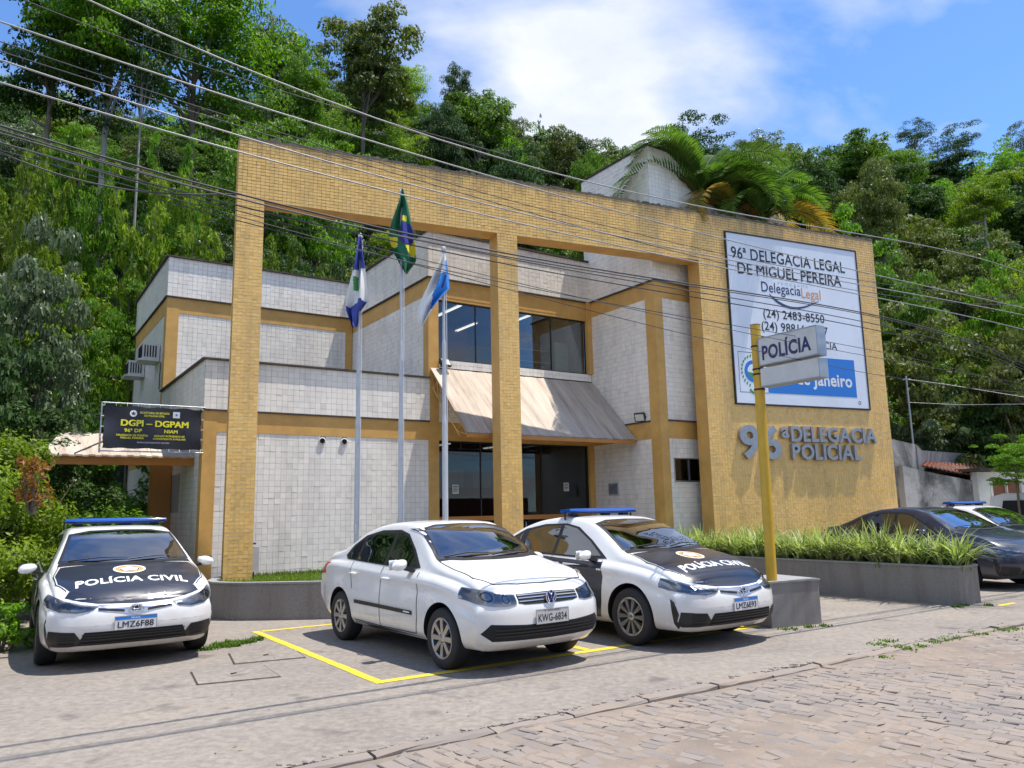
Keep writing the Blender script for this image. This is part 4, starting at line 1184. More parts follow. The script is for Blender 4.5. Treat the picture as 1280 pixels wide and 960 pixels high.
flag('state_flag', "sky-blue and white flag with dark crest blown to the left, on the right pole", (-1.11, 12.55, 5.97+.1-.25),
     [(0, -1, 3), (14, -5, 5), (30, -13, 7), (45, -21, 8), (56, -27, -2), (70, -33, -12), (84, -34, -19), (92, -31, -24)], c3, [M['cloth_white'], M['cloth_sky'], M['cloth_navy'], M['cloth_navy']], seed=3)

# small water point beside the left pillar
t = empty('wall_hydrant_box', F0 + G1*.53 + G2*.25 + Vector((0, 0, .62)), GA, "small grey box with a blue valve wheel at the foot of the left pillar", 'utility box')
w = MB(); w.box(-.05, .06, -.05, .06, 0, .42); w.build('box', M['polepaint'], t)
w = MB(); w.tube([(-.02, -.03, -.3), (-.02, -.03, 0)], .012, 6); w.build('pipe', M['wire'], t)
w = MB(); w.lathe([(0, .03), (.03, .025), (.03, 0), (0, -.005)], 12, o=(-.02, -.03, .46)); w.build('valve', M['cloth_navy'], t)

# ------------------------------------------------------------------ planters
def planter(name, label, outer, z1, th, cap, inner_close=True, mat=M['granite']):
    """outer: front polyline (left to right when seen from the street)"""
    t = empty(name, (0, 0, 0), 0, label, 'planter')
    n = len(outer); O = [Vector((x, y, 0)) for x, y in outer]
    N = []
    for i in range(n):
        d_ = (O[min(i+1, n-1)] - O[max(i-1, 0)]).normalized(); N.append(Vector((-d_.y, d_.x, 0)))
    for i in range(n-1):
        a, b, na, nb = O[i], O[i+1], N[i]*th, N[i+1]*th
        Zt = Vector((0, 0, z1)); Zb = Vector((0, 0, -.1))
        mb = MB(); mb.add([a+Zb, b+Zb, b+nb+Zb, a+na+Zb, a+Zt, b+Zt, b+nb+Zt, a+na+Zt], [(0,1,5,4),(2,3,7,6),(4,5,6,7),(3,0,4,7),(1,2,6,5)])
        mb.build('wall_slab', mat, t)
    if cap:
        mb = MB(); top = []
        for i in range(n): top.append([O[i]-N[i]*.02+Vector((0,0,z1+.001)), O[i]-N[i]*.02+Vector((0,0,z1+.03)), O[i]+N[i]*(th+.01)+Vector((0,0,z1+.03)), O[i]+N[i]*(th+.01)+Vector((0,0,z1+.001))])
        mb.grid(top, smooth=False); mb.build('cap', M['granite2'], t)
    return t
LP = [(-5.05, 14.3), (-4.98, 13.1), (-4.90, 12.72), (-4.72, 12.45), (-4.45, 12.28), (-4.1, 12.2), (-3.7, 12.17), (-3.3, 12.16), (-2.9, 12.16), (-2.4, 12.2), (-1.9, 12.35), (-1.4, 12.7), (-1.0, 13.2), (-.8, 13.8), (-1.3, 16.4)]
lp = planter('rounded_planter', "curved low granite planter with lawn at the foot of the left tiled pillar", LP, .53, .10, True)
mb = MB(); vs = [(x, y, .47) for x, y in LP] + [tuple(wl_(4.4, -.01, .47)), tuple(wl_(.6, -.01, .47))]
mb.add(vs, [tuple(range(len(vs)))]); mb.build('soil', M['soil'], lp)
c0 = Vector((6.75, 12.23, 0))
RP = [c0 + E2*6.6, c0 + E2*4.4, c0 + E2*2.2, c0, c0 + E1*.60, c0 + E1*.60 + E2*2.2, c0 + E1*.60 + E2*4.6]
rp = planter('long_planter', "long low granite planter full of striped grassy plants, right of the yellow post", [(p.x, p.y) for p in RP], .555, .07, True)
mb = MB(); q = [c0 + E2*6.2+E1*.02, c0+E1*.02+E2*.02, c0+E1*.58+E2*.02, c0+E1*.58+E2*4.6]; mb.add([(p.x, p.y, .50) for p in q], [(0,1,2,3)]); mb.build('soil', M['soil'], rp)
pf = empty('wall_planter', (0, 0, 0), 0, "low planting bed of striped grassy plants along the foot of the ochre wall", 'planter')
fa, fb = F0 + G1*8.2 - G2*.75, F0 + G1*14.0 - G2*.75
mb = MB(); mb.add([fa, fb, fb+G2*.07, fa+G2*.07] + [p + Vector((0,0,.5)) for p in (fa, fb, fb+G2*.07, fa+G2*.07)], [(0,1,5,4),(1,2,6,5),(2,3,7,6),(3,0,4,7),(4,5,6,7)]); mb.build('wall_slab', M['granite'], pf)
mb = MB(); mb.add([fa+Vector((0,0,.44))+G2*.07, fb+Vector((0,0,.44))+G2*.07, fb+G2*.74+Vector((0,0,.44)), fa+G2*.74+Vector((0,0,.44))], [(0,1,2,3)]); mb.build('soil', M['soil'], pf)

# blades: arching two-segment strips, numpy
def blades(name, roots, L, Wd, mat, parent=None, lean=.55, seg=4, seed=1, kind='stuff', label=None):
    rg = np.random.default_rng(seed); k = len(roots); roots = np.asarray(roots)
    az = rg.uniform(0, 2*np.pi, k); Ls = L*rg.uniform(.55, 1.15, k); ws = Wd*rg.uniform(.7, 1.3, k); ln = lean*rg.uniform(.2, 1.25, k)
    h = np.stack([np.cos(az), np.sin(az)], 1); side = np.stack([-h[:,1], h[:,0], np.zeros(k)], 1)
    V = np.zeros((k, 2*(seg+1), 3))
    for s in range(seg+1):
        q = s/seg; out = ln*q**1.6*Ls; z = Ls*(q - .55*ln*q**2.4)
        c = np.stack([roots[:,0]+h[:,0]*out, roots[:,1]+h[:,1]*out, roots[:,2]+z], 1); w = (ws*(1-q**2)*.5+.0006)[:,None]
        V[:, 2*s] = c - side*w; V[:, 2*s+1] = c + side*w
    F = np.array([(2*s, 2*s+1, 2*s+3, 2*s+2) for s in range(seg)])
    me = np_mesh(name, V.reshape(-1, 3), (np.arange(k)[:,None,None]*2*(seg+1) + F[None]).reshape(-1, 4), mat)
    return link(name, me, parent, kind=kind, label=label)
rg = np.random.default_rng(21)
def fill_poly(n, poly, z, rg):
    poly = np.array(poly); lo, hi = poly.min(0), poly.max(0); out = []
    while len(out) < n:
        p = rg.uniform(lo, hi, (n*2, 2)); c = np.zeros(len(p), bool); j = len(poly)-1
        for i in range(len(poly)):
            xi, yi = poly[i]; xj, yj = poly[j]
            c ^= ((yi > p[:,1]) != (yj > p[:,1])) & (p[:,0] < (xj-xi)*(p[:,1]-yi)/(yj-yi+1e-12)+xi); j = i
        out += [(*q, z) for q in p[c]]
    return np.array(out[:n])
blades('lawn', fill_poly(9000, [(x, y+.12) for x, y in LP[2:13]] + [tuple(wl_(4.4, 0))[:2], tuple(wl_(.6, 0))[:2]], .47, rg), .11, .009, M['grass'], lp, .6, 2, 4)
# grassy clumps: every clump is a plant of its own
def clump_mesh(seed, n=90, L=.60):
    rg2 = np.random.default_rng(seed); r = np.abs(rg2.normal(0, .035, n)); a = rg2.uniform(0, 6.28, n)
    roots = np.stack([r*np.cos(a), r*np.sin(a), np.zeros(n)], 1)
    o = blades('leaf_blade', roots, L, .030, M['blade'], None, .95, 5, seed, None); me = o.data; bpy.data.objects.remove(o); return me
CL = [clump_mesh(50+i, 72, .70+.05*(i % 3)) for i in range(5)]
rc = random.Random(8)
def clumps(pts, lab, grp, s=1.0):
    for p in pts:
        o = link('striped_grass_plant', CL[rc.randrange(5)], None, lab, 'plant', grp)
        o.location = p; o.rotation_euler = (0, 0, rc.uniform(0, 6.28)); k = rc.uniform(.85, 1.2)*s; o.scale = (k, k, k*rc.uniform(.9, 1.1))
pts = []
for i in range(26):
    for e in (.14, .38):
        p = c0 + E2*(.12 + i*.235 + rc.uniform(-.06, .06)) + E1*(e + rc.uniform(-.06, .06)); pts.append((p.x, p.y, .5))
clumps(pts[:2], "striped grassy plant at the street end of the long granite planter", 'grassy plants at the planter end')
clumps(pts[2:], "striped green and cream grassy plant in the long granite planter", 'grassy plants in the long planter')
pts = []
for i in range(30):
    for e in (.2, .5):
        p = F0 + G1*(8.3 + i*.19 + rc.uniform(-.05, .05)) - G2*(e + rc.uniform(-.06, .06)); pts.append((p.x, p.y, .44))
clumps(pts, "striped green grassy plant in the bed below the ochre wall", 'grassy plants along the ochre wall', .9)
# ------------------------------------------------------------------ hillside
AZT = [-60, -42, -35, -25, -16, -11, -2, 4, 10, 15, 19, 25, 29, 35, 45, 60]
TNT = [.46, .46, .45, .44, .52, .56, .49, .455, .43, .43, .405, .385, .375, .35, .32, .29]
D0T = [24, 24, 24, 26, 28, 29, 30, 31, 32, 33, 33, 32, 31, 30, 30, 30]
RIDGE = 78.0
def hill_z(x, y):
    d = math.hypot(x, y); az = math.degrees(math.atan2(x, y))
    tn = np.interp(az, AZT, TNT); d0 = np.interp(az, AZT, D0T)
    zr = tn*RIDGE
    q = (d - d0)/(RIDGE - d0)
    if q <= 0: return -0.35 + max(-.1, q*.5)
    z = zr*(q**1.05 if q < 1 else 1 - .25*(q-1)**2)
    z += (1.1*math.sin(x*.21 + y*.13) + .7*math.sin(x*.37 - y*.29 + 2))*min(1, q*5)
    return max(z - .35*max(0, 1-q*8), -2.0) if q < 2.6 else -2.0
mb = MB(); P = []
for i in range(97):
    az = R(-72 + 144*i/96); row = []
    for j in range(46):
        d = 22 + 150*(j/45)**1.3
        x, y = d*math.sin(az), d*math.cos(az); row.append((x, y, hill_z(x, y)))
    P.append(row)
mb.grid(P); mb.build('hillside', M['forest_floor'], kind='structure', recalc=True)

# ------------------------------------------------------------------ leaves
def leaf_quads(pos, nrm, size, rg, asp=.42, droop=.0):
    """rhombic leaves at pos, lying roughly across nrm"""
    k = len(pos)
    r = rg.normal(size=(k, 3)); t = np.cross(nrm, r); t /= np.linalg.norm(t, axis=1)[:,None]+1e-9
    t[:,2] -= droop; t /= np.linalg.norm(t, axis=1)[:,None]
    b = np.cross(nrm, t); b /= np.linalg.norm(b, axis=1)[:,None]+1e-9
    L = (size*rg.uniform(.65, 1.35, k))[:,None]
    V = np.stack([pos - t*L*.5, pos + b*L*asp*.5 - t*L*.05, pos + t*L*.5, pos - b*L*asp*.5 - t*L*.05], 1)
    return V
def quads_mesh(name, V, mat):
    k = len(V); return np_mesh(name, V.reshape(-1, 3), np.arange(4*k).reshape(k, 4), mat)

def crown_mesh(seed, n=15000, clumps=125, leaf=.060, flat=1.0, open_=0.0, droop=.2, asp=.42, lobes=7):
    """foliage of radius about 1 and height about 1.7, sitting above z=0"""
    rg = np.random.default_rng(seed)
    LC = []
    for i in range(lobes):
        a = rg.uniform(0, 6.28); r = rg.uniform(.15, .60); LC.append((r*math.cos(a), r*math.sin(a), rg.uniform(.40, 1.25)*flat, rg.uniform(.38, .56)))
    LC.append((0, 0, 1.25*flat, .45)); LC.append((0, 0, .7*flat, .55))
    C = []
    while len(C) < clumps:
        cx, cy, cz, cr = LC[rg.integers(len(LC))]
        d = rg.normal(size=3); d /= np.linalg.norm(d); d[2] = d[2]*.8
        p = np.array([cx, cy, cz]) + d*cr*rg.uniform(.75, 1.08)
        if p[2] > .12: C.append(p)
    C = np.array(C); cr = rg.uniform(.11, .24, clumps)*(1-.3*open_)
    w = cr**2; idx = rg.choice(clumps, n, p=w/w.sum())
    d = rg.normal(size=(n, 3)); d /= np.linalg.norm(d, axis=1)[:,None]; d[:,2] = np.abs(d[:,2])*.75 - .18
    rad = cr[idx]*rg.uniform(.55, 1.08, n)
    pos = C[idx] + d*rad[:,None]*np.array([1.15, 1.15, .75])
    nrm = d*.7 + rg.normal(size=(n, 3))*.45 + np.array([0, 0, .55]); nrm /= np.linalg.norm(nrm, axis=1)[:,None]
    return quads_mesh('crown', leaf_quads(pos, nrm, leaf, rg, asp, droop), M['leaf_mid']), C

def wood_mesh(seed, C, H=2.6, r=.055, nb=12):
    """tapered trunk from z=-H to the crown, limbs reaching into the clumps"""
    rg = random.Random(seed); mb = MB()
    lean = (rg.uniform(-.08, .08), rg.uniform(-.08, .08)); path = []
    for i in range(7):
        q = i/6; path.append((lean[0]*math.sin(q*3), lean[1]*math.sin(q*2.6), -H + (H+.85)*q))
    mb.tube(path, [r*(1.25 - .85*i/6) for i in range(7)], 7)
    for k in range(nb):
        c = C[rg.randrange(len(C))]; q = rg.uniform(.74, .97); i = min(5, int(q*6)); a = Vector(path[i]).lerp(Vector(path[i+1]), q*6-i)
        e = Vector(c); m_ = a.lerp(e, .5) + Vector((0, 0, -.06))
        mb.tube([a, m_, a.lerp(e, .95)], [r*.42, r*.26, r*.06], 5, cap=False)
    return mb.mesh('trunk', M['bark'])

CR = []
for i, kw in enumerate([dict(), dict(leaf=.052, n=18000, clumps=140), dict(leaf=.072, n=12000, clumps=100, lobes=7), dict(open_=.4, n=10000, clumps=90, leaf=.055),
                        dict(flat=.7, n=12000, clumps=95, leaf=.06), dict(leaf=.05, n=19000, clumps=150, lobes=10)]):
    me, C = crown_mesh(100+i, **kw); CR.append((me, wood_mesh(200+i, C)))
# big-leaved variant for the near trees, sparse ridge variant
me, C = crown_mesh(130, n=9000, clumps=120, leaf=.085, asp=.36, droop=.55, lobes=10); BIG = (me, wood_mesh(230, C))
me, C = crown_mesh(131, n=15000, clumps=120, leaf=.055, asp=.45, droop=.2, lobes=13, open_=.5); NEAR = (me, wood_mesh(231, C))
me, C = crown_mesh(132, n=8000, clumps=75, leaf=.05, open_=.3, lobes=8, flat=.8); SPARSE = (me, wood_mesh(232, C, r=.03, nb=22))

def bamboo_mesh(seed, n=15000, leaf=.030):
    rg = np.random.default_rng(seed); pos = []; mb = MB(); K = 13
    for k in range(K):
        a = rg.uniform(0, 6.28); out = rg.uniform(.06, .34); h = rg.uniform(.62, 1.0); rb = rg.uniform(0, .07)
        path = []
        for i in range(9):
            q = i/8; o_ = rb + out*q**2.0; path.append((o_*math.cos(a), o_*math.sin(a), h*(q - .16*q**4)))
        mb.tube(path, [.006*(1.2-q/8) for q in range(9)], 5, cap=False)
        nodes = 15
        for m_ in range(nodes):
            q = .22 + .78*m_/(nodes-1); f = q*8; j = min(7, int(f)); c = np.array(path[j])*(1-(f-j)) + np.array(path[j+1])*(f-j)
            side = rg.normal(size=3); side[2] *= .3; side /= np.linalg.norm(side); c = c + side*rg.uniform(.02, .06)
            r = rg.uniform(.035, .062)*(1.2-.5*q); cnt = int(n/K/nodes)
            d = rg.normal(size=(cnt, 3)); d /= np.linalg.norm(d, axis=1)[:,None]; d[:,2] = d[:,2]*.55 - .12
            pos.append(c + d*r*rg.uniform(.5, 1.1, (cnt, 1)))
    pos = np.concatenate(pos); nrm = rg.normal(size=(len(pos), 3))*.5 + np.array([0, 0, .8]); nrm /= np.linalg.norm(nrm, axis=1)[:,None]
    return quads_mesh('crown', leaf_quads(pos, nrm, leaf, rg, .32, .55), M['leaf_bright']), mb.mesh('stem', M['bark'])
BAM = [bamboo_mesh(300+i) for i in range(3)]

def set_mat(o, mat):
    o.material_slots[0].link = 'OBJECT'; o.material_slots[0].material = mat
rt2 = random.Random(77)
def tree(x, y, z, rad, H, mat, kind=None, label='', group=None, name='tree', cat='tree', wood=None, crown_part=.72):
    """H total height, rad crown radius; the crown mesh is 1.7 tall"""
    k = kind if kind is not None else CR[rt2.randrange(len(CR))]
    t = empty(name, (x, y, z), rt2.uniform(0, 6.28), label, cat, group)
    ch = H*crown_part; sz = ch/1.72; zb = H - ch
    c = link('crown', k[0], t); c.location = (0, 0, zb); c.scale = (rad, rad, sz); set_mat(c, mat)
    w_ = link('trunk', k[1], t); w_.location = (0, 0, zb); w_.scale = (rad*.95, rad*.95, sz)
    if wood: set_mat(w_, wood)
    return t
def pix_ray(u, v):
    d = fw + rt*((u-640)/FPX) + up*((480-v)/FPX); return d/math.hypot(d.x, d.y)
def tree_px(u, vtop, wpx, d, mat, label, H=None, kind=None, **kw):
    """a tree whose crown top stands where the photo shows it, rooted on the terrain there"""
    r_ = pix_ray(u, vtop); x, y = r_.x*d, r_.y*d; zt = EYE + r_.z*d; zb = hill_z(x, y) - .2
    if H is not None: zb = max(zb, zt - H) if zt - H > zb else zb
    Ht = zt - zb
    return tree(x, y, zb, wpx/2*d/FPX*1.02, Ht, mat, kind, label, **kw)

# distinct trees the photograph shows
L_ = M
tree_px(458, -6, 150, 58, M['leaf_olive'], "tall rounded olive-green tree rising highest behind the left half of the tiled portal beam", crown_part=.62)
tree_px(382, 60, 100, 50, M['leaf_bright'], "bright green tree just left of the tall olive tree, above the portal corner", crown_part=.7)
tree_px(575, 66, 54, 76, M['leaf_dark'], "small dark conifer-like tree breaking the skyline left of the cloud", kind=CR[5], crown_part=.8)
tree_px(600, 108, 130, 60, M['leaf_mid'], "broad mid-green tree below the dark skyline tree, behind the beam")
tree_px(652, 118, 60, 66, M['leaf_olive'], "smaller olive tree on the skyline, right of the broad mid-green tree")
tree_px(560, 120, 90, 48, M['leaf_dark'], "dark green tree directly above the middle of the portal beam")
tree_px(640, 150, 100, 46, M['leaf_dark'], "dark dense tree right above the middle pillar")
tree_px(675, 135, 14, 77, M['leaf_dark'], "thin pointed dark tree on the skyline between two rounded crowns", kind=CR[3])
tree_px(700, 152, 70, 62, M['leaf_olive'], "low olive-green tree on the skyline left of the grey gable")
tree_px(765, 160, 80, 60, M['leaf_mid'], "light green tree on the skyline just above the grey gable")
tree_px(735, 178, 70, 45, M['leaf_bright'], "yellowish green tree behind the left edge of the grey gable")
tree_px(870, 128, 112, 68, M['leaf_dark'], "dark rounded tree standing alone on the skyline above the palms")
tree_px(957, 156, 90, 70, M['leaf_grey'], "greyish tree on the skyline right of the lone dark tree", kind=CR[3])
tree_px(1020, 176, 100, 58, M['leaf_dark'], "dark green broad tree above the top right corner of the signboard")
tree_px(1075, 160, 100, 66, M['leaf_mid'], "mid-green tree on the skyline under the right blue sky")
tree_px(1090, 190, 90, 46, M['leaf_olive'], "rounded olive tree right above the right corner of the ochre wall")
tree_px(1138, 140, 54, 74, M['leaf_dark'], "sparse flat-topped tree standing clear on the right skyline", kind=SPARSE, crown_part=.45, wood=M['palebark'])
tree_px(1190, 146, 62, 74, M['leaf_dark'], "sparse bare-stemmed tree on the right skyline with sky between its limbs", kind=SPARSE, crown_part=.5, wood=M['palebark'])
tree_px(1272, 144, 50, 74, M['leaf_grey'], "thin greyish tree at the right edge of the skyline", kind=SPARSE, crown_part=.5)
tree_px(1243, 170, 80, 62, M['leaf_bright'], "light green tree near the right edge, below the skyline")
tree_px(1222, 188, 80, 48, M['leaf_yellow'], "flat-topped yellowish tree on the right with a dark hollow beneath", kind=CR[4], crown_part=.35, wood=M['palebark'])
tree_px(80, -30, 170, 44, M['leaf_dark'], "very tall dark tree at the top left corner with sky showing through", kind=CR[3], crown_part=.5)
tree_px(150, -60, 190, 44, M['leaf_bright'], "tall pale-trunked tree left of centre in the upper left woods", kind=CR[0], crown_part=.55, wood=M['palebark'])
tree_px(188, -40, 130, 42, M['leaf_dark'], "tall forked tree with pale stems in the upper left woods", kind=SPARSE, crown_part=.5, wood=M['palebark'])
tree_px(250, -40, 230, 46, M['leaf_bright'], "broad light-green tree filling the top of the upper left woods", crown_part=.55)
tree_px(345, 20, 130, 54, M['leaf_mid'], "layered green tree above the top left corner of the portal", crown_part=.6)
tree_px(330, 95, 170, 40, M['leaf_mid'], "spreading green tree immediately behind the portal's top left corner")
tree_px(400, 110, 120, 42, M['leaf_bright'], "fresh green tree behind the left part of the beam")
for u, v, w_, d, i, lab in ((55, 120, 110, 30, 0, "tall yellow-green bamboo clump at the left edge"), (120, 108, 120, 31, 1, "bright bamboo clump, second from the left edge"), (190, 150, 120, 29, 2, "dense bright bamboo clump above the upper white block"),
                         (255, 160, 110, 30, 0, "yellow-green bamboo clump just left of the tiled pillar top"), (10, 150, 90, 28, 2, "bamboo clump cut by the left edge of the photo"), (228, 120, 90, 34, 1, "farther bamboo clump behind the bright dense one"), (345, 250, 80, 33, 2, "dark bamboo clump seen through the left portal opening")):
    r_ = pix_ray(u, v); x, y = r_.x*d, r_.y*d; zt = EYE + r_.z*d; zb = hill_z(x, y) - .3
    t = empty('bamboo_clump', (x, y, zb), i*2.0+u, lab, 'bamboo'); H = zt - zb; s = w_/2*d/FPX
    c = link('crown', BAM[i][0], t); c.scale = (s*2.5, s*2.5, H); set_mat(c, M['leaf_yellow'] if i != 1 else M['leaf_bright'])
    c = link('stem', BAM[i][1], t); c.scale = (s*2.5, s*2.5, H)
tree_px(40, 215, 150, 19, M['leaf_grey'], "near silvery-leaved tree at the left edge beside the building", kind=NEAR, crown_part=.85)
tree_px(-20, 300, 180, 17, M['leaf_dark'], "dark glossy tree cut by the left edge, in front of the silvery tree", kind=NEAR, crown_part=.9)
tree_px(62, 420, 130, 22, M['leaf_dark'], "dark glossy tree below the silvery one, beside the air conditioners", kind=NEAR, crown_part=.9)
tree_px(205, 268, 130, 29.5, M['leaf_bright'], "fresh green small tree right behind the upper white block", kind=NEAR, crown_part=.8)
tree_px(95, 330, 110, 25, M['leaf_bright'], "light green small tree between the silvery tree and the building", kind=NEAR, crown_part=.8)
tree_px(390, 270, 120, 30, M['leaf_mid'], "olive-green tree seen through the left portal opening", kind=NEAR)
tree_px(455, 285, 90, 31, M['leaf_dark'], "dark tree seen through the left portal opening, behind the flags", kind=NEAR)
# right side, near
tree_px(1155, 330, 190, 28.5, M['leaf_olive'], "large glossy-leaved tree right of the ochre wall, above the grey yard wall", kind=NEAR, crown_part=.85)
tree_px(1262, 330, 150, 28, M['leaf_olive'], "large-leaved tree at the right edge above the small tiled roof", kind=NEAR, crown_part=.8)
tree_px(1120, 270, 120, 34, M['leaf_mid'], "mid-green tree just right of the ochre wall's top corner", kind=NEAR)
tree_px(1062, 232, 120, 36, M['leaf_bright'], "bright green tree behind the palm fronds on the right", kind=NEAR)
tree_px(1190, 262, 110, 38, M['leaf_olive'], "darker olive tree in the middle of the right slope", kind=NEAR)
tree_px(1250, 285, 110, 30, M['leaf_bright'], "bright feathery shrub on the right slope below the dark hollow", kind=NEAR)
tree_px(1264, 532, 70, 24, M['leaf_bright'], "small bright green tree over the white-framed window at the right edge", kind=NEAR, H=4.2, crown_part=.42)
tree_px(1140, 470, 110, 27.5, M['leaf_grey'], "silvery shrub leaning over the grey yard wall", kind=NEAR, crown_part=.9)
tree_px(1230, 450, 110, 28, M['leaf_dark'], "dark dense tree behind the small terracotta roof", kind=NEAR, crown_part=.9)

# the rest of the wood: rings of trees up the slope, none higher than the skyline of the photo
SKU = [-30, 0, 100, 200, 300, 350, 385, 410, 460, 520, 545, 600, 660, 700, 760, 800, 830, 900, 940, 1000, 1060, 1110, 1160, 1230, 1290, 1400]
SKV = [60, 75, 118, 125, 60, 60, 60, 20, 0, 60, 110, 98, 135, 158, 170, 172, 165, 168, 172, 172, 166, 172, 182, 172, 165, 165]
mats_fill = ['leaf_mid', 'leaf_dark', 'leaf_olive', 'leaf_bright', 'leaf_mid', 'leaf_dark', 'leaf_yellow', 'leaf_mid', 'leaf_grey']
desc = {'leaf_mid': 'mid-green', 'leaf_dark': 'dark green', 'leaf_olive': 'olive green', 'leaf_bright': 'bright green', 'leaf_yellow': 'yellowish green', 'leaf_grey': 'greyish green'}
d = 32.0
while d < 85:
    az = -42.0
    while az < 42:
        step = (3.0 + d*.020)/d*57.3
        a = az + rt2.uniform(-.25, .25)*step; dd = d + rt2.uniform(-1.4, 1.4)
        x, y = dd*math.sin(R(a)), dd*math.cos(R(a)); z = hill_z(x, y)
        az += step
        if z < -0.2 and d > 34: continue
        if (Vector((x, y, 0)) - A0).dot(E2) < 11.5 and -3 < (Vector((x, y, 0)) - A0).dot(E1) < 17: continue
        H = rt2.uniform(4.2, 7.6)*(1 + (d-32)*.006); rad = rt2.uniform(1.9, 2.9)*(1 + (d-32)*.008)
        q = Vector((x, y, z)) - Vector((0, 0, EYE)); w_ = q.dot(fw); u = 640 + FPX*q.dot(rt)/w_
        r_ = pix_ray(u, np.interp(u, SKU, SKV) + 4); zmax = EYE + r_.z*dd
        if z + H > zmax: H = zmax - z
        if H < 2.2: continue
        mk = rt2.choice(mats_fill)
        zone = ['beyond the left edge', 'above the left bushes', 'above the upper white block', 'above the left portal corner', 'above the flagpoles', 'above the middle pillar', 'left of the grey tower', 'behind the palms', 'above the signboard', 'right of the ochre wall', 'above the small tiled roof', 'beyond the right edge'][min(11, max(0, int((u+128)//128)))]
        side = ('low on the hill ' if dd < 44 else 'halfway up the hill ' if dd < 60 else 'near the hilltop ') + zone
        tree(x, y, z-.3, rad, H, M[mk], None, "%s tree %s" % (desc[mk], side), "%s trees %s" % (desc[mk], side), crown_part=rt2.uniform(.86, 1.0))
    d += 4.1

# undergrowth on the slope: leaves nobody could count
rg = np.random.default_rng(5); pos = []; 
for i in range(15000):
    a = R(rg.uniform(-41, 41)); dd = rg.uniform(23, 38)
    x, y = dd*math.sin(a), dd*math.cos(a); bs = (x-A0.x)*E1.x + (y-A0.y)*E1.y; bt_ = (x-A0.x)*E2.x + (y-A0.y)*E2.y
    if -.5 < bs < 15 and bt_ < 9.8: continue
    if bs > 14 and dd < 30: continue
    lump = .5 + .5*math.sin(x*1.1)*math.sin(y*1.3) + .6*math.sin(x*.37+1)*math.sin(y*.31)
    pos.append((x, y, hill_z(x, y) + .35 + rg.uniform(0, 1)**2*1.2*max(.15, lump)))
pos = np.array(pos); nrm = rg.normal(size=(len(pos), 3))*.5 + np.array([0, 0, .8]); nrm /= np.linalg.norm(nrm, axis=1)[:,None]
link('undergrowth', quads_mesh('undergrowth', leaf_quads(pos, nrm, .22, rg, .4, .4), M['leaf_dark']), kind='stuff')

# ------------------------------------------------------------------ near shrubs on the left
def shrub(loc, rx, ry, H, n, leaf, mat, label, name='shrub', seed=1, asp=.45, lump=9):
    rg = np.random.default_rng(seed)
    t = empty(name, loc, 0, label, 'shrub')
    C = []; 
    for i in range(lump*6):
        a = rg.uniform(0, 6.28); r = math.sqrt(rg.uniform(0, 1)); z = rg.uniform(.1, .92); k = math.sqrt(max(0, 1-(z*.95)**2.4))
        C.append((r*k*rx*math.cos(a), r*k*ry*math.sin(a), z*H))
    C = np.array(C); cr = rg.uniform(.16, .34, len(C))*min(1, H/2)
    idx = rg.integers(0, len(C), n); d = rg.normal(size=(n, 3)); d /= np.linalg.norm(d, axis=1)[:,None]; d[:,2] = d[:,2]*.9+.1
    pos = C[idx] + d*(cr[idx]*rg.uniform(.5, 1.05, n))[:,None]; pos[:,2] = np.maximum(pos[:,2], .02)
    nrm = d*.8 + rg.normal(size=(n, 3))*.4 + np.array([0, 0, .5]); nrm /= np.linalg.norm(nrm, axis=1)[:,None]
    link('foliage', quads_mesh('foliage', leaf_quads(pos, nrm, leaf, rg, asp, .25), mat), t)
    mb = MB()
    for i in range(14):
        c = C[rg.integers(len(C))]; mb.tube([(c[0]*.15, c[1]*.15, -.05), (c[0]*.5, c[1]*.5, c[2]*.5), tuple(c)], [.022, .014, .005], 5, cap=False)
    mb.build('stem', M['bark'], t)
    return t
def gpt(u, v, d):
    r_ = pix_ray(u, v); return (r_.x*d, r_.y*d)
x, y = gpt(-22, 700, 14.8); shrub((x, y, 0), 1.25, 1.15, 3.0, 26000, .080, M['leaf_yellow'], "big yellow-green bush at the left edge behind the parked police sedan", seed=4, lump=24)
x, y = gpt(-110, 700, 12.4); shrub((x, y, 0), 1.2, 1.1, 2.7, 14000, .080, M['leaf_yellow'], "yellow-green bush cut by the left edge of the photo", seed=14, lump=12)
x, y = gpt(42, 600, 13.2); shrub((x, y, 1.7), .26, .26, .8, 420, .10, M['leaf_red'], "reddish croton poking out of the yellow-green bush", name='croton', seed=5, asp=.3)
x, y = gpt(118, 700, 15.5); shrub((x, y, 0), 1.3, 1.2, 1.7, 8000, .10, M['leaf_bright'], "bright low bush beyond the police sedan's roof", seed=6, lump=10)
x, y = gpt(140, 640, 19.5); shrub((x, y, 0), 2.2, 1.6, 2.0, 8000, .16, M['leaf_bright'], "bright grassy thicket at the far end of the side passage", seed=7, asp=.22, lump=10)
x, y = gpt(95, 600, 20.5); shrub((x, y, 1.2), 2.0, 1.5, 2.3, 7000, .14, M['leaf_mid'], "green thicket under the dark trees, left of the banner", seed=8, lump=10)
x, y = gpt(35, 600, 17.5); shrub((x, y, .8), 1.8, 1.4, 3.0, 8000, .12, M['leaf_dark'], "dark thicket behind the yellow-green bush", seed=9, lump=10)
x, y = gpt(2, 760, 11.6); shrub((x, y, 0), .40, .40, .6, 1500, .07, M['leaf_bright'], "low green weeds between the bush and the front wheel", seed=10)
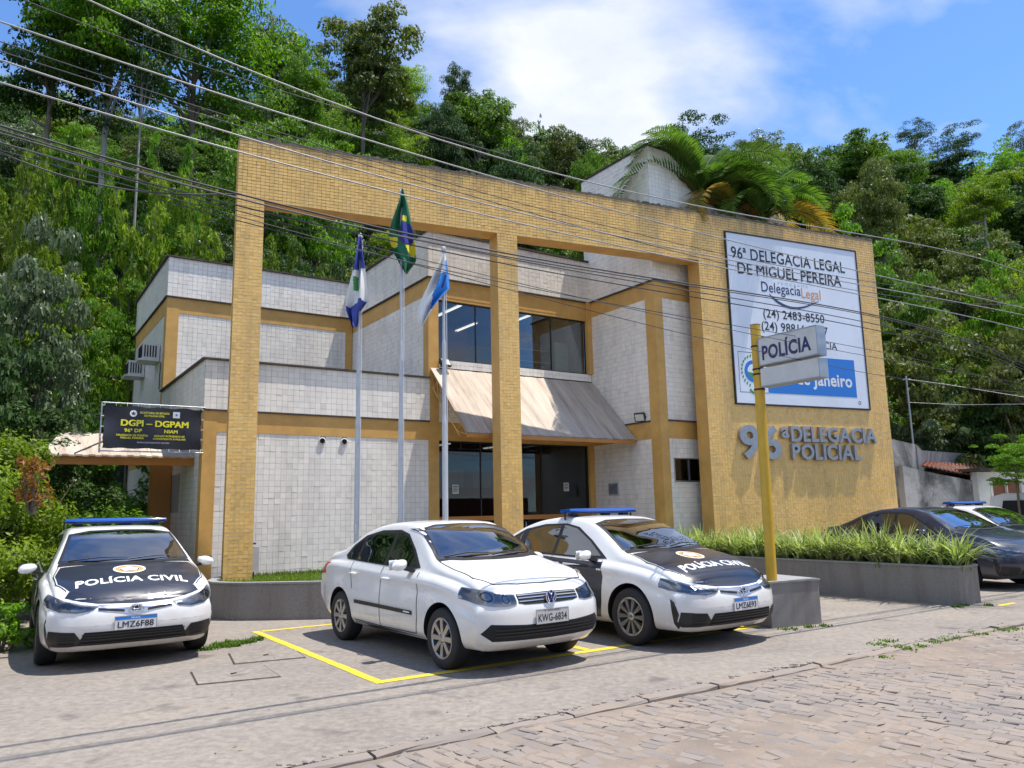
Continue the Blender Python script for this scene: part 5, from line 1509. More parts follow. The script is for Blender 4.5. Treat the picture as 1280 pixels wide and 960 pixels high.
# small weeds on the paving
def weeds(name, lab, pts, L, n, seed, mat=M['grass']):
    rg = np.random.default_rng(seed); c = np.array(pts); i = rg.integers(0, len(c), n)
    roots = np.concatenate([c[i] + rg.normal(0, .045, (n, 2)), np.zeros((n, 1))], 1)
    o = blades(name, roots, L, .016, mat, None, .9, 2, seed, 'stuff'); return o
def pg(u, v):
    d_ = fw + rt*((u-640)/FPX) + up*((480-v)/FPX); k = -EYE/d_.z; return (d_.x*k, d_.y*k)
weeds('weeds_by_covers', '', [pg(u, v) for u, v in ((262, 812), (275, 809), (285, 805), (298, 805), (310, 803), (322, 800), (270, 808), (292, 808))], .07, 900, 3, M['leaf_mid'])
weeds('weeds_along_kerb', '', [pg(u, v) for u, v in ((1098, 806), (1110, 802), (1125, 809), (1135, 812), (1150, 808), (1165, 803), (1186, 798), (1195, 797), (1210, 793), (1228, 793), (1255, 788), (1265, 786), (1105, 822), (1180, 800))], .04, 550, 4, M['leaf_mid'])
x, y = pg(277, 772); shrub((x, y, 0), .16, .13, .30, 420, .045, M['leaf_mid'], "small weed growing against the curved end of the rounded planter", name='weed', seed=12, lump=3)
weeds('weeds_at_planters', '', [pg(u, v) for u, v in ((1030, 783), (1012, 784), (1196, 759), (1206, 757), (985, 787), (1236, 757))], .05, 260, 6, M['leaf_mid'])
# dead leaves lying about
mb = MB(); rl = random.Random(4)
for i in range(60):
    u, v = rl.uniform(250, 1250), rl.uniform(790, 950); x, y = pg(u, v); a = rl.uniform(0, 6.28); s = rl.uniform(.008, .022)
    c_, s_ = math.cos(a)*s, math.sin(a)*s; z = .012
    mb.add([(x-c_, y-s_, z), (x+s_*.5, y-c_*.5, z+.004), (x+c_, y+s_, z+rl.uniform(.003, .012)), (x-s_*.5, y+c_*.5, z+.004)], [(0,1,2,3)])
mb.build('fallen_leaves', plain("dry_leaf", (0.30, 0.19, 0.09), 0.8, var=.3), kind='stuff')

# ------------------------------------------------------------------ palms behind the blank wall
def palm(loc, H, nf, L, label, seed, spread=1.0, old=.25, yaw=0.0):
    rg = random.Random(seed); t = empty('palm', loc, 0, label, 'palm')
    mb = MB(); mb.tube([(0, 0, 0), (.05, .02, H*.4), (.02, .0, H)], [.13, .10, .085], 12)
    for i in range(int(H/.28)): mb.lathe([(.128-.04*i*.28/H, 0), (.135-.04*i*.28/H, .015), (.128-.04*i*.28/H, .03)], 12, o=(.05*math.sin(i*.28/H*3.1), .0, .2+i*.28))
    mb.build('trunk', M['palebark'], t)
    mb = MB(); mb.tube([(.02, 0, H-.05), (.02, 0, H+.5), (.02, 0, H+1.0)], [.10, .085, .03], 10); mb.build('crownshaft', M['leaf_bright'], t)
    for k in range(nf):
        sd_ = 1 if k % 2 else -1; a = GA + (0 if sd_ > 0 else math.pi) + rg.uniform(-.45, .75)*sd_; el = rg.uniform(.55, 1.25) if k > 1 else 1.38; l = L*rg.uniform(.85, 1.1)
        mb = MB(); path = []; dirx = Vector((math.cos(a), math.sin(a), 0)); p = Vector((.02, 0, H+.55)); e = el; n = 18
        for i in range(n+1):
            path.append(p.copy()); dd = dirx*math.cos(e) + Vector((0, 0, 1))*math.sin(e); p = p + dd*(l/n); e -= (.11+.05*(1.4-el))*spread*(0.4+i/n*1.3)
        mb.tube(path, [.020*(1-.85*i/n)+.002 for i in range(n+1)], 5, cap=False, m=1)
        for i in range(3, int(n*2.4)+1):
            f = i/2.4; j = min(n-1, int(f)); c = path[j].lerp(path[j+1], f-j) if f < n else path[n]
            T = (path[min(j+1, n)] - path[j]).normalized(); S = T.cross(Vector((0, 0, 1))); S.normalize(); U = S.cross(T)
            ll = l*.27*math.sin(math.pi*(.12 + .84*(f/n)))**.7*rg.uniform(.9, 1.1)
            for sg_ in (-1, 1):
                dr = (S*sg_*.80 + T*.55 + U*.22).normalized(); q1 = c + dr*ll*.5; q2 = c + dr*ll + Vector((0, 0, -ll*.22)); wd = T*.026
                mb.add([c-wd*.5, c+wd*.5, q1+wd, q1-wd], [(0,1,2,3)]); mb.add([q1-wd, q1+wd, q2], [(0,1,2)])
        mb.build('frond', [M['frond_old'] if (el < .80 and rg.random() < old*1.6) else M['frond'], M['leaf_olive']], t)
    return t
def wpos(s, y): p = wl_(s, y); return (p.x, p.y, 0)
palm(wpos(10.75, -2.55), 8.5, 22, 2.7, "left palm, its green and orange fronds spilling over the beam beside the tower", 7, .95, .30, 2.2)
palm(wpos(11.75, -2.62), 8.2, 13, 2.2, "small middle palm with orange-brown fronds between the two larger ones", 2, 1.0, .5, 1.7)
palm(wpos(12.75, -2.72), 8.2, 13, 2.35, "right palm with yellow-tipped arching fronds above the signboard", 3, .95, .35, 3.0)
# ------------------------------------------------------------------ cars
M['lamphouse'] = plain('smoked_lamp_housing', (0.24, 0.245, 0.26), 0.25, metal=.6)
def pchip(xs, ys):
    xs, ys = np.array(xs, float), np.array(ys, float); h = np.diff(xs); dl = np.diff(ys)/h; m = np.zeros(len(xs))
    for i in range(1, len(xs)-1):
        if dl[i-1]*dl[i] > 0:
            w1, w2 = 2*h[i]+h[i-1], h[i]+2*h[i-1]; m[i] = (w1+w2)/(w1/dl[i-1]+w2/dl[i])
    m[0], m[-1] = dl[0], dl[-1]
    def f(x):
        x = min(max(x, xs[0]), xs[-1]); i = min(len(xs)-2, max(0, int(np.searchsorted(xs, x, 'right')-1))); t = (x-xs[i])/h[i]
        return ys[i]*(1+2*t)*(1-t)**2 + h[i]*m[i]*t*(1-t)**2 + ys[i+1]*t*t*(3-2*t) + h[i]*m[i+1]*t*t*(t-1)
    return f

class CarBody:
    """smooth lofted body; x forward, y left, z up, origin on the ground midway between the axles"""
    def __init__(s, p):
        s.p = p
        s.top = pchip(*zip(*p['top'])); s.belt = pchip(*zip(*p['belt'])); s.hw = pchip(*zip(*p['width']))
        s.bot = pchip(*zip(*p['bottom'])); s.nose = pchip(*zip(*p['nose'])); s.tail = pchip(*zip(*p['tail']))
        bm = bmesh.new(); xs = sorted(set(list(np.linspace(p['x0'], p['x1'], 74)) ))
        rings = []
        for x in xs: rings.append([(x, y, z) for y, z in s.section(x)])
        def cap(x, fn, sgn):
            sec = s.section(x); zc = p['zc'][0 if sgn > 0 else 1]; out = []
            for k in range(1, 9):
                f = (k/8)
                row = []
                for y, z in sec:
                    z2 = z + (zc - z)*f; row.append((x + sgn*(fn(z2)-fn(z)*(1-f)**3 if False else fn(z2)*min(1, f*3.2)), y, z2))
                out.append(row)
            return out
        A = cap(xs[0], s.tail, -1)[::-1]; B = cap(xs[-1], s.nose, 1)
        allr = A + rings + B; n = len(allr[0])
        grid = []
        for row in allr:
            full = row + [(x, -y, z) for x, y, z in row[-2:0:-1]]
            grid.append([bm.verts.new(s.plan(q)) for q in full])
        m = len(grid[0])
        for i in range(len(grid)-1):
            for j in range(m):
                try: bm.faces.new([grid[i][j], grid[i][(j+1) % m], grid[i+1][(j+1) % m], grid[i+1][j]])
                except ValueError: pass
        bmesh.ops.remove_doubles(bm, verts=bm.verts, dist=1e-4)
        bmesh.ops.recalc_face_normals(bm, faces=bm.faces)
        for f in bm.faces: f.smooth = True
        me = bpy.data.meshes.new('body'); bm.to_mesh(me); bm.free()
        me.materials.append(p['paint']); me.materials.append(M['black'])
        # wheel arches
        o = bpy.data.objects.new('body', me); COL.objects.link(o); cutters = []
        for ax in (p['wb']/2, -p['wb']/2):
            for sd in (-1, 1):
                c = MB(); r = p['arch']; prof = [(0, .42), (r, .42), (r, 1.2), (0, 1.2)]
                cb = bmesh.new(); bmesh.ops.create_cone(cb, cap_ends=True, segments=48, radius1=r, radius2=r, depth=.8, matrix=Matrix.Translation((ax, sd*(p['hw']-.30+.4), p['wr']+.012)) @ Matrix.Rotation(R(90), 4, 'X'))
                cm = bpy.data.meshes.new('c'); cb.to_mesh(cm); cb.free(); co = bpy.data.objects.new('c', cm); COL.objects.link(co); cutters.append(co)
                md = o.modifiers.new('b', 'BOOLEAN'); md.operation = 'DIFFERENCE'; md.solver = 'EXACT'; md.object = co
        dg = bpy.context.evaluated_depsgraph_get(); me2 = bpy.data.meshes.new_from_object(o.evaluated_get(dg))
        bpy.data.objects.remove(o)
        for c in cutters: bpy.data.objects.remove(c)
        bm = bmesh.new(); bm.from_mesh(me2)
        for f in bm.faces:
            c = f.calc_center_median(); hit = False
            for ax in (p['wb']/2, -p['wb']/2):
                if math.hypot(c.x-ax, c.z-p['wr']-.012) < p['arch']*.999 and abs(c.y) > p['hw']-.32: hit = True
                if math.hypot(c.x-ax, c.z-p['wr']-.012) < p['arch']*.9: hit = True
            if hit or c.z < p['zlow']: f.material_index = 1
        for e in bm.edges:
            if len(e.link_faces) == 2 and e.link_faces[0].material_index != e.link_faces[1].material_index: e.smooth = False
            elif len(e.link_faces) == 2 and e.calc_face_angle(0) > .9: e.smooth = False
        bm.to_mesh(me2); bm.free(); me2.name = 'body'
        s.mesh = me2
        bm = bmesh.new(); bm.from_mesh(me2); s.bvh = BVHTree.FromBMesh(bm); bm.free()
    def section(s, x):
        p = s.p; zt, zb, w = s.top(x), s.belt(x), s.hw(x); z0 = s.bot(x)
        zb = min(zb, zt-.015)
        def yside(z): return (w-p['inset']) - p['tumble']*max(0, z-s.belt(x))
        cr = .035 + .02*min(1, max(0, (zt-zb)/.3))
        ze = max(zb+.012, zt-cr); ye = yside(ze)
        up_ = max(0., min(1., (zt-zb-.05)/.12))
        pts = [(0, z0), (w*.55, z0), (w*.86, z0+.005), (w*.955, z0+.06), (w*.99, z0+.16), (w, z0+.16+(zb-z0-.16)*.42), (w*.980, zb-.16), (w*.990, zb-.080), (w*.955, zb-.022),
               (yside(zb+.01), zb + (ze-zb)*.10), (yside(zb+(ze-zb)*.5), zb+(ze-zb)*.5), (yside(zb+(ze-zb)*.85)-.002, zb+(ze-zb)*.85), (ye-.030, ze+cr*.42), (ye-.12, ze+cr*.74), (ye*.5, zt-cr*.07), (0, zt)]
        # smooth across with Catmull-Rom
        out = []; P = [np.array(q) for q in pts]; n = len(P)
        for i in range(n-1):
            a = P[max(0, i-1)]; b = P[i]; c = P[i+1]; d = P[min(n-1, i+2)]
            if i == 0: a = np.array([-b[0]-P[1][0]*1.0, P[1][1]])
            if i == n-2: d = np.array([-P[n-2][0], P[n-2][1]])
            for k in range(3):
                t = k/3; q = .5*((2*b)+(-a+c)*t+(2*a-5*b+4*c-d)*t*t+(-a+3*b-3*c+d)*t**3)
                out.append((max(0., q[0]) if (i or k) else 0.0, q[1]))
        out.append((0.0, pts[-1][1])); return out
    def plan(s, q):
        x, y, z = q; p = s.p; r = abs(y)/p['hw']
        f = max(0, min(1, (x-p['pf'])/(p['x1']-p['pf']))); x -= p['bow']*r**2.2*min(1, f*1.6 if x > p['pf'] else 0)
        f2 = max(0, min(1, (x-p['x1']+.55)/.55)); x -= p['corner']*f2**2*r**5
        g = max(0, min(1, (p['pr']-x)/(p['pr']-p['x0']))); x += p['bow']*.8*r**2.2*min(1, g*1.6)
        g2 = max(0, min(1, (p['x0']+.5-x)/.5)); x += p['corner']*.8*g2**2*r**5
        return (x, y, z)
    # ---- panels that lie on the body
    def project(s, polys, axis, mat, name, parent, off=.004, step=.05, sgn=1, thick=0, flat=None, clip=None):
        """polys: lists of 2-D points. axis 'F' (y,z seen from the front), 'B' rear, 'L' (x,z) left side, 'R' right side, 'T' (x,y) from above"""
        bm = bmesh.new()
        for poly in polys:
            if isinstance(poly, tuple) and poly[0] == 'mesh':
                vs = [bm.verts.new((q[0], q[1], 0)) for q in poly[1]]
                for f in poly[2]:
                    try: bm.faces.new([vs[i] for i in f])
                    except ValueError: pass
            else:
                vs = [bm.verts.new((q[0], q[1], 0)) for q in poly]; bm.faces.new(vs)
        bmesh.ops.triangulate(bm, faces=bm.faces[:], ngon_method='EAR_CLIP')
        xs = [v.co.x for v in bm.verts]; ys = [v.co.y for v in bm.verts]
        for lo, hi, nrm in ((min(xs), max(xs), (1,0,0)), (min(ys), max(ys), (0,1,0))):
            k = math.ceil(lo/step)
            while k*step < hi:
                bmesh.ops.bisect_plane(bm, geom=bm.verts[:]+bm.edges[:]+bm.faces[:], plane_co=Vector(nrm)*k*step, plane_no=nrm, dist=1e-5); k += 1
        bad = []
        for v in bm.verts:
            a, b = v.co.x, v.co.y
            if axis == 'F': o, d = Vector((4, a, b)), Vector((-1, 0, 0))
            elif axis == 'B': o, d = Vector((-4, a, b)), Vector((1, 0, 0))
            elif axis == 'L': o, d = Vector((a, 3, b)), Vector((0, -1, 0))
            elif axis == 'R': o, d = Vector((a, -3, b)), Vector((0, 1, 0))
            elif axis in ('D', 'E'):      # corner view, 45 degrees; a runs outwards and back from the corner
                e = 1 if axis == 'D' else -1; d = Vector((-.7071, -.7071*e, 0)); o = Vector((2.0, .75*e, b)) + Vector((-.7071, .7071*e, 0))*a - d*3
            else: o, d = Vector((a, b, 4)), Vector((0, 0, -1))
            h = s.bvh.ray_cast(o, d)
            if h[0] is None: bad.append(v); continue
            n = h[1] if h[1].dot(d) < 0 else -h[1]
            v.co = h[0] + n*off if flat is None else h[0] - d*off
        bmesh.ops.delete(bm, geom=bad, context='VERTS')
        bmesh.ops.remove_doubles(bm, verts=bm.verts, dist=2e-4)
        if clip is not None:
            bmesh.ops.bisect_plane(bm, geom=bm.verts[:]+bm.edges[:]+bm.faces[:], plane_co=(clip, 0, 0), plane_no=(1, 0, 0), dist=1e-5, clear_inner=True)
        # face outwards
        dd = {'F': (1,0,0), 'B': (-1,0,0), 'L': (0,1,0), 'R': (0,-1,0), 'T': (0,0,1), 'D': (.7,.7,0), 'E': (.7,-.7,0)}[axis]
        for f in bm.faces:
            f.normal_update()
            if f.normal.dot(Vector(dd)) < 0: f.normal_flip()
            f.smooth = True
        me = bpy.data.meshes.new(name); bm.to_mesh(me); bm.free(); me.materials.append(mat)
        return link(name, me, parent)

def text2d(s, size, cx, cy, width=None, bold=0.0, arc=0.0, flipx=1, rot=0.0, res=3):
    vs, fs = text_mb(s, size, 0.0, bold, 'CENTER', res); xs = [v.x for v in vs]; ys = [v.y for v in vs]
    mx, my = (max(xs)+min(xs))/2, (max(ys)+min(ys))/2; k = width/(max(xs)-min(xs)) if width else 1
    P = [((v.x-mx)*k, (v.y-my)) for v in vs]; P = [(x, y - arc*x*x) for x, y in P]
    c, s_ = math.cos(rot), math.sin(rot)
    return ('mesh', [(flipx*(x*c-y*s_)+cx, x*s_+y*c+cy) for x, y in P], fs)
def ring2d(cx, cy, r0, r1, n=28, ry=1.0):
    vs, fs = [], []
    for k in range(n):
        t = 2*math.pi*k/n; vs += [(cx+r0*math.cos(t), cy+r0*ry*math.sin(t)), (cx+r1*math.cos(t), cy+r1*ry*math.sin(t))]
    for k in range(n): a, b = 2*k, 2*((k+1) % n); fs.append((a, a+1, b+1, b))
    return ('mesh', vs, fs)
def star2d(cx, cy, r, n=5, q=.42, rot=math.pi/2):
    return [(cx + (r if k % 2 == 0 else r*q)*math.cos(rot+k*math.pi/n), cy + (r if k % 2 == 0 else r*q)*math.sin(rot+k*math.pi/n)) for k in range(2*n)]
def mirror(poly): return [(-a, b) for a, b in poly][::-1]
def line2d(pts, w):
    out = []
    P = [np.array(p, float) for p in pts]; L_, R_ = [], []
    for i, p in enumerate(P):
        d = P[min(i+1, len(P)-1)] - P[max(i-1, 0)]; d /= np.linalg.norm(d); n = np.array([-d[1], d[0]])*w/2; L_.append(tuple(p+n)); R_.append(tuple(p-n))
    vs = L_ + R_; k = len(P); return ('mesh', vs, [(i, i+1, k+i+1, k+i) for i in range(k-1)])

def make_wheel(parent, x, y, r, w, style, out):
    """out = +1 when the outside face looks to +y"""
    t = empty('wheel', (x, y, r)); t.parent = parent
    s = out
    mb = MB(); rr_ = r*.685
    prof = [(rr_*.96, -w/2*.85), (rr_+.01, -w/2), (r*.90, -w/2*1.0), (r*.97, -w/2*.82), (r, -w/2*.55), (r, w/2*.55), (r*.97, w/2*.82), (r*.90, w/2*1.0), (rr_+.01, w/2), (rr_*.96, w/2*.85)]
    mb.lathe(prof, 48, 0, 'Y')
    for k in range(-2, 3):
        mb.lathe([(r*1.0005, k*.032-.003), (r*1.0015, k*.032)], 48, 0, 'Y')
    mb.build('tyre', M['rubber'], t)
    mb = MB(); a = w/2*s
    mb.lathe([(rr_*1.0, a*.86), (rr_*.95, a*.92), (rr_*.90, a*.80), (rr_*.88, a*.2), (rr_*.4, a*.1), (0, a*.1)] if s > 0 else [(0, a*.1), (rr_*.4, a*.1), (rr_*.88, a*.2), (rr_*.90, a*.80), (rr_*.95, a*.92), (rr_*1.0, a*.86)], 40, 1, 'Y')
    mb.lathe([(rr_*.88, a*.82), (rr_*.955, a*.95), (rr_*1.0, a*.88)], 40, 0, 'Y')
    ns = style['n']
    for k in range(ns):
        th = 2*math.pi*k/ns
        for dlt in style['pair']:
            t0 = th + dlt*.45; t1 = th + dlt; r0, r1 = rr_*.16, rr_*.92; wa, wb_ = style['w0'], style['w1']
            def pt(rad, ang, off, dep): return (rad*math.cos(ang)-off*math.sin(ang), dep, rad*math.sin(ang)+off*math.cos(ang))
            d0, d1 = a*.82, a*.93
            vs = [pt(r0, t0, -wa, d0), pt(r0, t0, wa, d0), pt(r1, t1, wb_, d1), pt(r1, t1, -wb_, d1), pt(r0, t0, -wa*1.2, d0-.03*s), pt(r0, t0, wa*1.2, d0-.03*s), pt(r1, t1, wb_*1.2, d1-.04*s), pt(r1, t1, -wb_*1.2, d1-.04*s)]
            mb.add(vs, [(0,1,2,3), (0,4,5,1), (1,5,6,2), (3,2,6,7), (0,3,7,4)], 0)
    mb.lathe([(0, a*.90), (rr_*.13, a*.90), (rr_*.22, a*.84), (rr_*.24, a*.70)], 20, 0, 'Y')
    mb.build('rim', [M['alu'], M['black']], t, recalc=True)
    return t

def common(root, cb, p, spec):
    """mirrors, wheels, underbody, handles, seams, wipers shared by the sedans"""
    wb, wr, hw = p['wb'], p['wr'], p['hw']
    for ax in (wb/2, -wb/2):
        for sd in (-1, 1): make_wheel(root, ax, sd*(hw-.115), wr, .205, spec['rim'], sd)
    mb = MB(); mb.box(p['x0']+.35, p['x1']-.35, -hw+.30, hw-.30, .17, .45); mb.build('underbody', M['black'], root)
    # door mirrors
    mx, mz = spec['mirror']
    for sd in (-1, 1):
        mb = MB(); P = []
        for i in range(9):
            f = -1 + 2*i/8; row = []; k = math.sqrt(max(0, 1-f*f*.97))
            for j in range(16):
                t = 2*math.pi*j/16; ct, st = math.cos(t), math.sin(t)
                row.append((mx + .005 + .062*k*(abs(ct)**.7)*np.sign(ct) + (.02 if ct > 0 else 0)*k + .02*f, sd*(hw + .100 + f*.095), mz + .058*k*(abs(st)**.8)*np.sign(st) - .012*f))
            P.append(row + [row[0]])
        mb.grid(P); mb.add([P[0][j] for j in range(16)], [tuple(range(16))]); mb.add([P[-1][j] for j in range(16)], [tuple(range(16))])
        o = mb.build('door_mirror', spec.get('mirror_mat', p['paint']), root, recalc=True)
        mb = MB(); mb.obox((mx-.058, sd*(hw+.105), mz), (.003, 0, 0), (0, .085, 0), (0, 0, .052)); mb.build('mirror_glass', M['chrome'], o)
        mb = MB(); mb.prism([(mx+.06, sd*(hw-.10), mz-.10), (mx-.05, sd*(hw-.10), mz-.10), (mx-.04, sd*(hw+.05), mz-.055), (mx+.04, sd*(hw+.05), mz-.055)], (0, 0, .035)); mb.build('mirror_foot', M['black'], o, recalc=True)
    # side glass, surround, seams, handles
    for ax, sd in (('L', 1), ('R', -1)):
        cb.project([spec['dlo']], ax, M['black'], 'window_surround', root, .003)
        for gpoly in spec['side_glass']: cb.project([gpoly], ax, spec.get('glass', M['carglass']), 'side_window', root, .006)
        if spec.get('door_wrap'):
            cb.project(spec['door_wrap'], ax, M['wrap'], 'door_wrap', root, .0035)
        cb.project([line2d(q, .010) for q in spec['seams']], ax, M['dark'], 'panel_gap', root, .0045, .08)
        for hx, hz in spec['handles']:
            h = cb.bvh.ray_cast(Vector((hx, sd*3, hz)), Vector((0, -sd, 0)))
            y = h[0].y
            mb = MB(); mb.tube([(hx-.095, y, hz), (hx-.075, y+sd*.028, hz+.004), (hx, y+sd*.036, hz+.006), (hx+.075, y+sd*.028, hz+.004), (hx+.095, y, hz)], [.008, .013, .014, .013, .008], 8)
            mb.build('door_handle', spec.get('handle_mat', p['paint']), root)
    cb.project([spec['ws_frame']], 'F', M['black'], 'windscreen_surround', root, .006)
    cb.project([spec['ws']], 'F', spec.get('glass', M['carglass']), 'windscreen', root, .010)
    cb.project([spec['rw']], 'B', spec.get('glass', M['carglass']), 'rear_window', root, .006)
    for (y0, z0, y1, z1) in spec['wipers']:
        pa = cb.bvh.ray_cast(Vector((4, y0, z0)), Vector((-1, 0, 0)))[0]; pm = cb.bvh.ray_cast(Vector((4, (y0+y1)/2, (z0+z1)/2+.012)), Vector((-1, 0, 0)))[0]; pe = cb.bvh.ray_cast(Vector((4, y1, z1)), Vector((-1, 0, 0)))[0]
        o_ = Vector((.02, 0, .02)); mb = MB(); mb.tube([pa+o_, pm+o_*1.3, pe+o_], [.009, .007, .004], 6); mb.build('wiper', M['black'], root)

def plate(root, x, z, s, style, tilt=0.0, ry=0.0):
    mb = MB(); mb.box(x-.004, x+.004, -.20, .20, z-.065, z+.065)
    o = mb.build('licence_plate', M['plate'] if style == 'new' else M['plate_grey'], root)
    mb = MB()
    for a in ((-.205, .205, -.070, -.064), (-.205, .205, .064, .070), (-.205, -.199, -.064, .064), (.199, .205, -.064, .064)): mb.box(x-.006, x+.006, a[0], a[1], z+a[2], z+a[3])
    mb.build('plate_frame', M['dullchrome'], o)
    if style == 'new':
        mb = MB(); mb.box(x+.0042, x+.0052, -.198, .198, z+.032, z+.063); mb.build('blue_band', M['blue_vinyl'], o)
        mb = MB(); put_text(mb, "BRASIL", (x+.0054, 0, z+.048), (0,1,0), (0,0,1), .026, .0005, .09); mb.build('band_text', M['white_txt'], o)
        mb = MB(); put_text(mb, s, (x+.0044, 0, z-.016), (0,1,0), (0,0,1), .088, .001, .345, bold=.001); mb.build('plate_text', M['black_txt'], o)
    else:
        mb = MB(); put_text(mb, s, (x+.0044, 0, z-.012), (0,1,0), (0,0,1), .098, .001, .36, bold=.0015); mb.build('plate_text', M['black_txt'], o)
        mb = MB(); put_text(mb, "RJ - MIGUEL PEREIRA", (x+.0044, 0, z+.050), (0,1,0), (0,0,1), .022, .001, .20); mb.build('small_text', M['black_txt'], o)
    return o

# ---- saloon with a long sloping bonnet (police cars and the dark blue one)
CP = dict(paint=M['carwhite'], wb=2.70, wr=.322, hw=.8875, arch=.365, x0=-2.18, x1=2.16, inset=.075, tumble=.46, pf=.2, pr=-.9, bow=.10, corner=.30, zlow=.185, zc=(.47, .62),
    top=[(-2.18, 1.00), (-2.0, 1.075), (-1.65, 1.115), (-1.35, 1.20), (-.95, 1.355), (-.55, 1.445), (-.15, 1.475), (.25, 1.455), (.55, 1.37), (.95, 1.18), (1.22, 1.045), (1.5, .99), (1.85, .905), (2.05, .82), (2.16, .735)],
    belt=[(-2.18, .93), (-1.6, .985), (-.8, .975), (0, .945), (.7, .925), (1.2, .905), (1.6, .86), (2.0, .755), (2.16, .69)],
    width=[(-2.18, .80), (-1.8, .865), (-1.2, .8875), (0, .882), (1.2, .8875), (1.7, .872), (2.16, .82)],
    bottom=[(-2.18, .30), (-1.9, .24), (-1.3, .20), (1.3, .20), (1.9, .20), (2.16, .205)],
    nose=[(.15, .02), (.22, .085), (.33, .125), (.45, .15), (.56, .14), (.64, .115), (.72, .03), (.80, -.05), (1.0, -.15)],
    tail=[(.2, .0), (.35, .10), (.55, .13), (.75, .12), (.9, .06), (1.05, 0)])
cor = CarBody(CP)
RIM10 = dict(n=10, pair=(-.075, .075), w0=.010, w1=.011)
DLO = [(.92, .955), (.55, 1.17), (.22, 1.33), (-.05, 1.375), (-.5, 1.365), (-.9, 1.30), (-1.22, 1.16), (-1.42, 1.035), (-1.30, 1.005), (-.8, .995), (0, .965), (.6, .945)]
CSPEC = dict(rim=RIM10, mirror=(.72, 1.00), dlo=DLO,
    side_glass=[[(.80, .985), (.52, 1.155), (.20, 1.305), (-.02, 1.345), (-.08, 1.345), (-.08, .985), (.3, .975)], [(-.15, 1.345), (-.48, 1.335), (-.80, 1.275), (-.86, 1.010), (-.5, 1.00), (-.15, .988)], [(-.92, 1.245), (-1.15, 1.145), (-1.30, 1.045), (-.97, 1.015)]],
    seams=[[(.86, .93), (.90, .75), (.88, .45), (.84, .28)], [(-.12, .96), (-.14, .7), (-.15, .28)], [(-1.02, .99), (-1.00, .80), (-.92, .66)], [(.84, .28), (-.15, .275), (-.85, .28)]],
    handles=[(.02, .835), (-.93, .855)], handle_mat=M['dullchrome'],
    ws_frame=[(-.705, 1.055), (-.575, 1.372), (-.35, 1.412), (0, 1.42), (.35, 1.412), (.575, 1.372), (.705, 1.055), (.4, 1.035), (0, 1.03), (-.4, 1.035)],
    ws=[(-.665, 1.075), (-.545, 1.355), (-.33, 1.392), (0, 1.40), (.33, 1.392), (.545, 1.355), (.665, 1.075), (.4, 1.055), (0, 1.05), (-.4, 1.055)],
    rw=[(-.62, 1.14), (-.5, 1.36), (0, 1.385), (.5, 1.36), (.62, 1.14), (0, 1.13)],
    wipers=[(-.60, 1.065, .02, 1.085), (.02, 1.062, .58, 1.085)])

def light_bar(root, x, z):
    t = empty('light_bar', (x, 0, z)); t.parent = root
    mb = MB()
    n = 14; P = []
    for i in range(n+1):
        y = -.60 + 1.20*i/n; k = 1 - .18*abs(y/.6)**6; row = []
        for j in range(12):
            a = 2*math.pi*j/12; cx, sz_ = math.cos(a), math.sin(a)
            row.append((.135*k*np.sign(cx)*abs(cx)**.5, y, .038*k*np.sign(sz_)*abs(sz_)**.6 + .055))
        P.append(row + [row[0]])
    mb.grid(P, smooth=True); mb.add(P[0][:12], [tuple(range(12))]); mb.add(P[-1][:12], [tuple(range(12))]); mb.build('blue_lens', M['bluelens'], t, recalc=True)
    mb = MB(); mb.box(-.138, .138, -.59, .59, .030, .040); mb.build('base_rail', M['black'], t)
    for y in (-.46, -.05, .30, .46) if False else (-.46, .12, .46):
        mb = MB(); mb.box(-.05, .05, y-.05, y+.05, -.01, .030); mb.build('mount', M['black'], t)
    mb = MB(); mb.box(-.012, .012, -.612, -.600, -.06, .05); mb.box(-.012, .012, .600, .612, -.06, .05); mb.build('clip', M['black'], t)

def rose(cb, root, axis, cx, cy, r, name='police_badge', ry=1.0, fl=1, rot=math.pi/2):
    a = cb.project([ring2d(cx, cy, 0.0, r, ry=ry)], axis, M['white_txt'], name, root, .0048)
    cb.project([ring2d(cx, cy, r*.62, r*.86, ry=ry)], axis, M['orange_txt'], 'badge_ring', a, .0060)
    cb.project([ring2d(cx, cy, 0.0, r*.60, ry=ry)], axis, M['lampgrey'], 'badge_field', a, .0060)
    cb.project([[(x, cy+(y-cy)*ry) for x, y in star2d(cx, cy, r*.62, rot=rot)]], axis, M['white_txt'], 'badge_star', a, .0072)

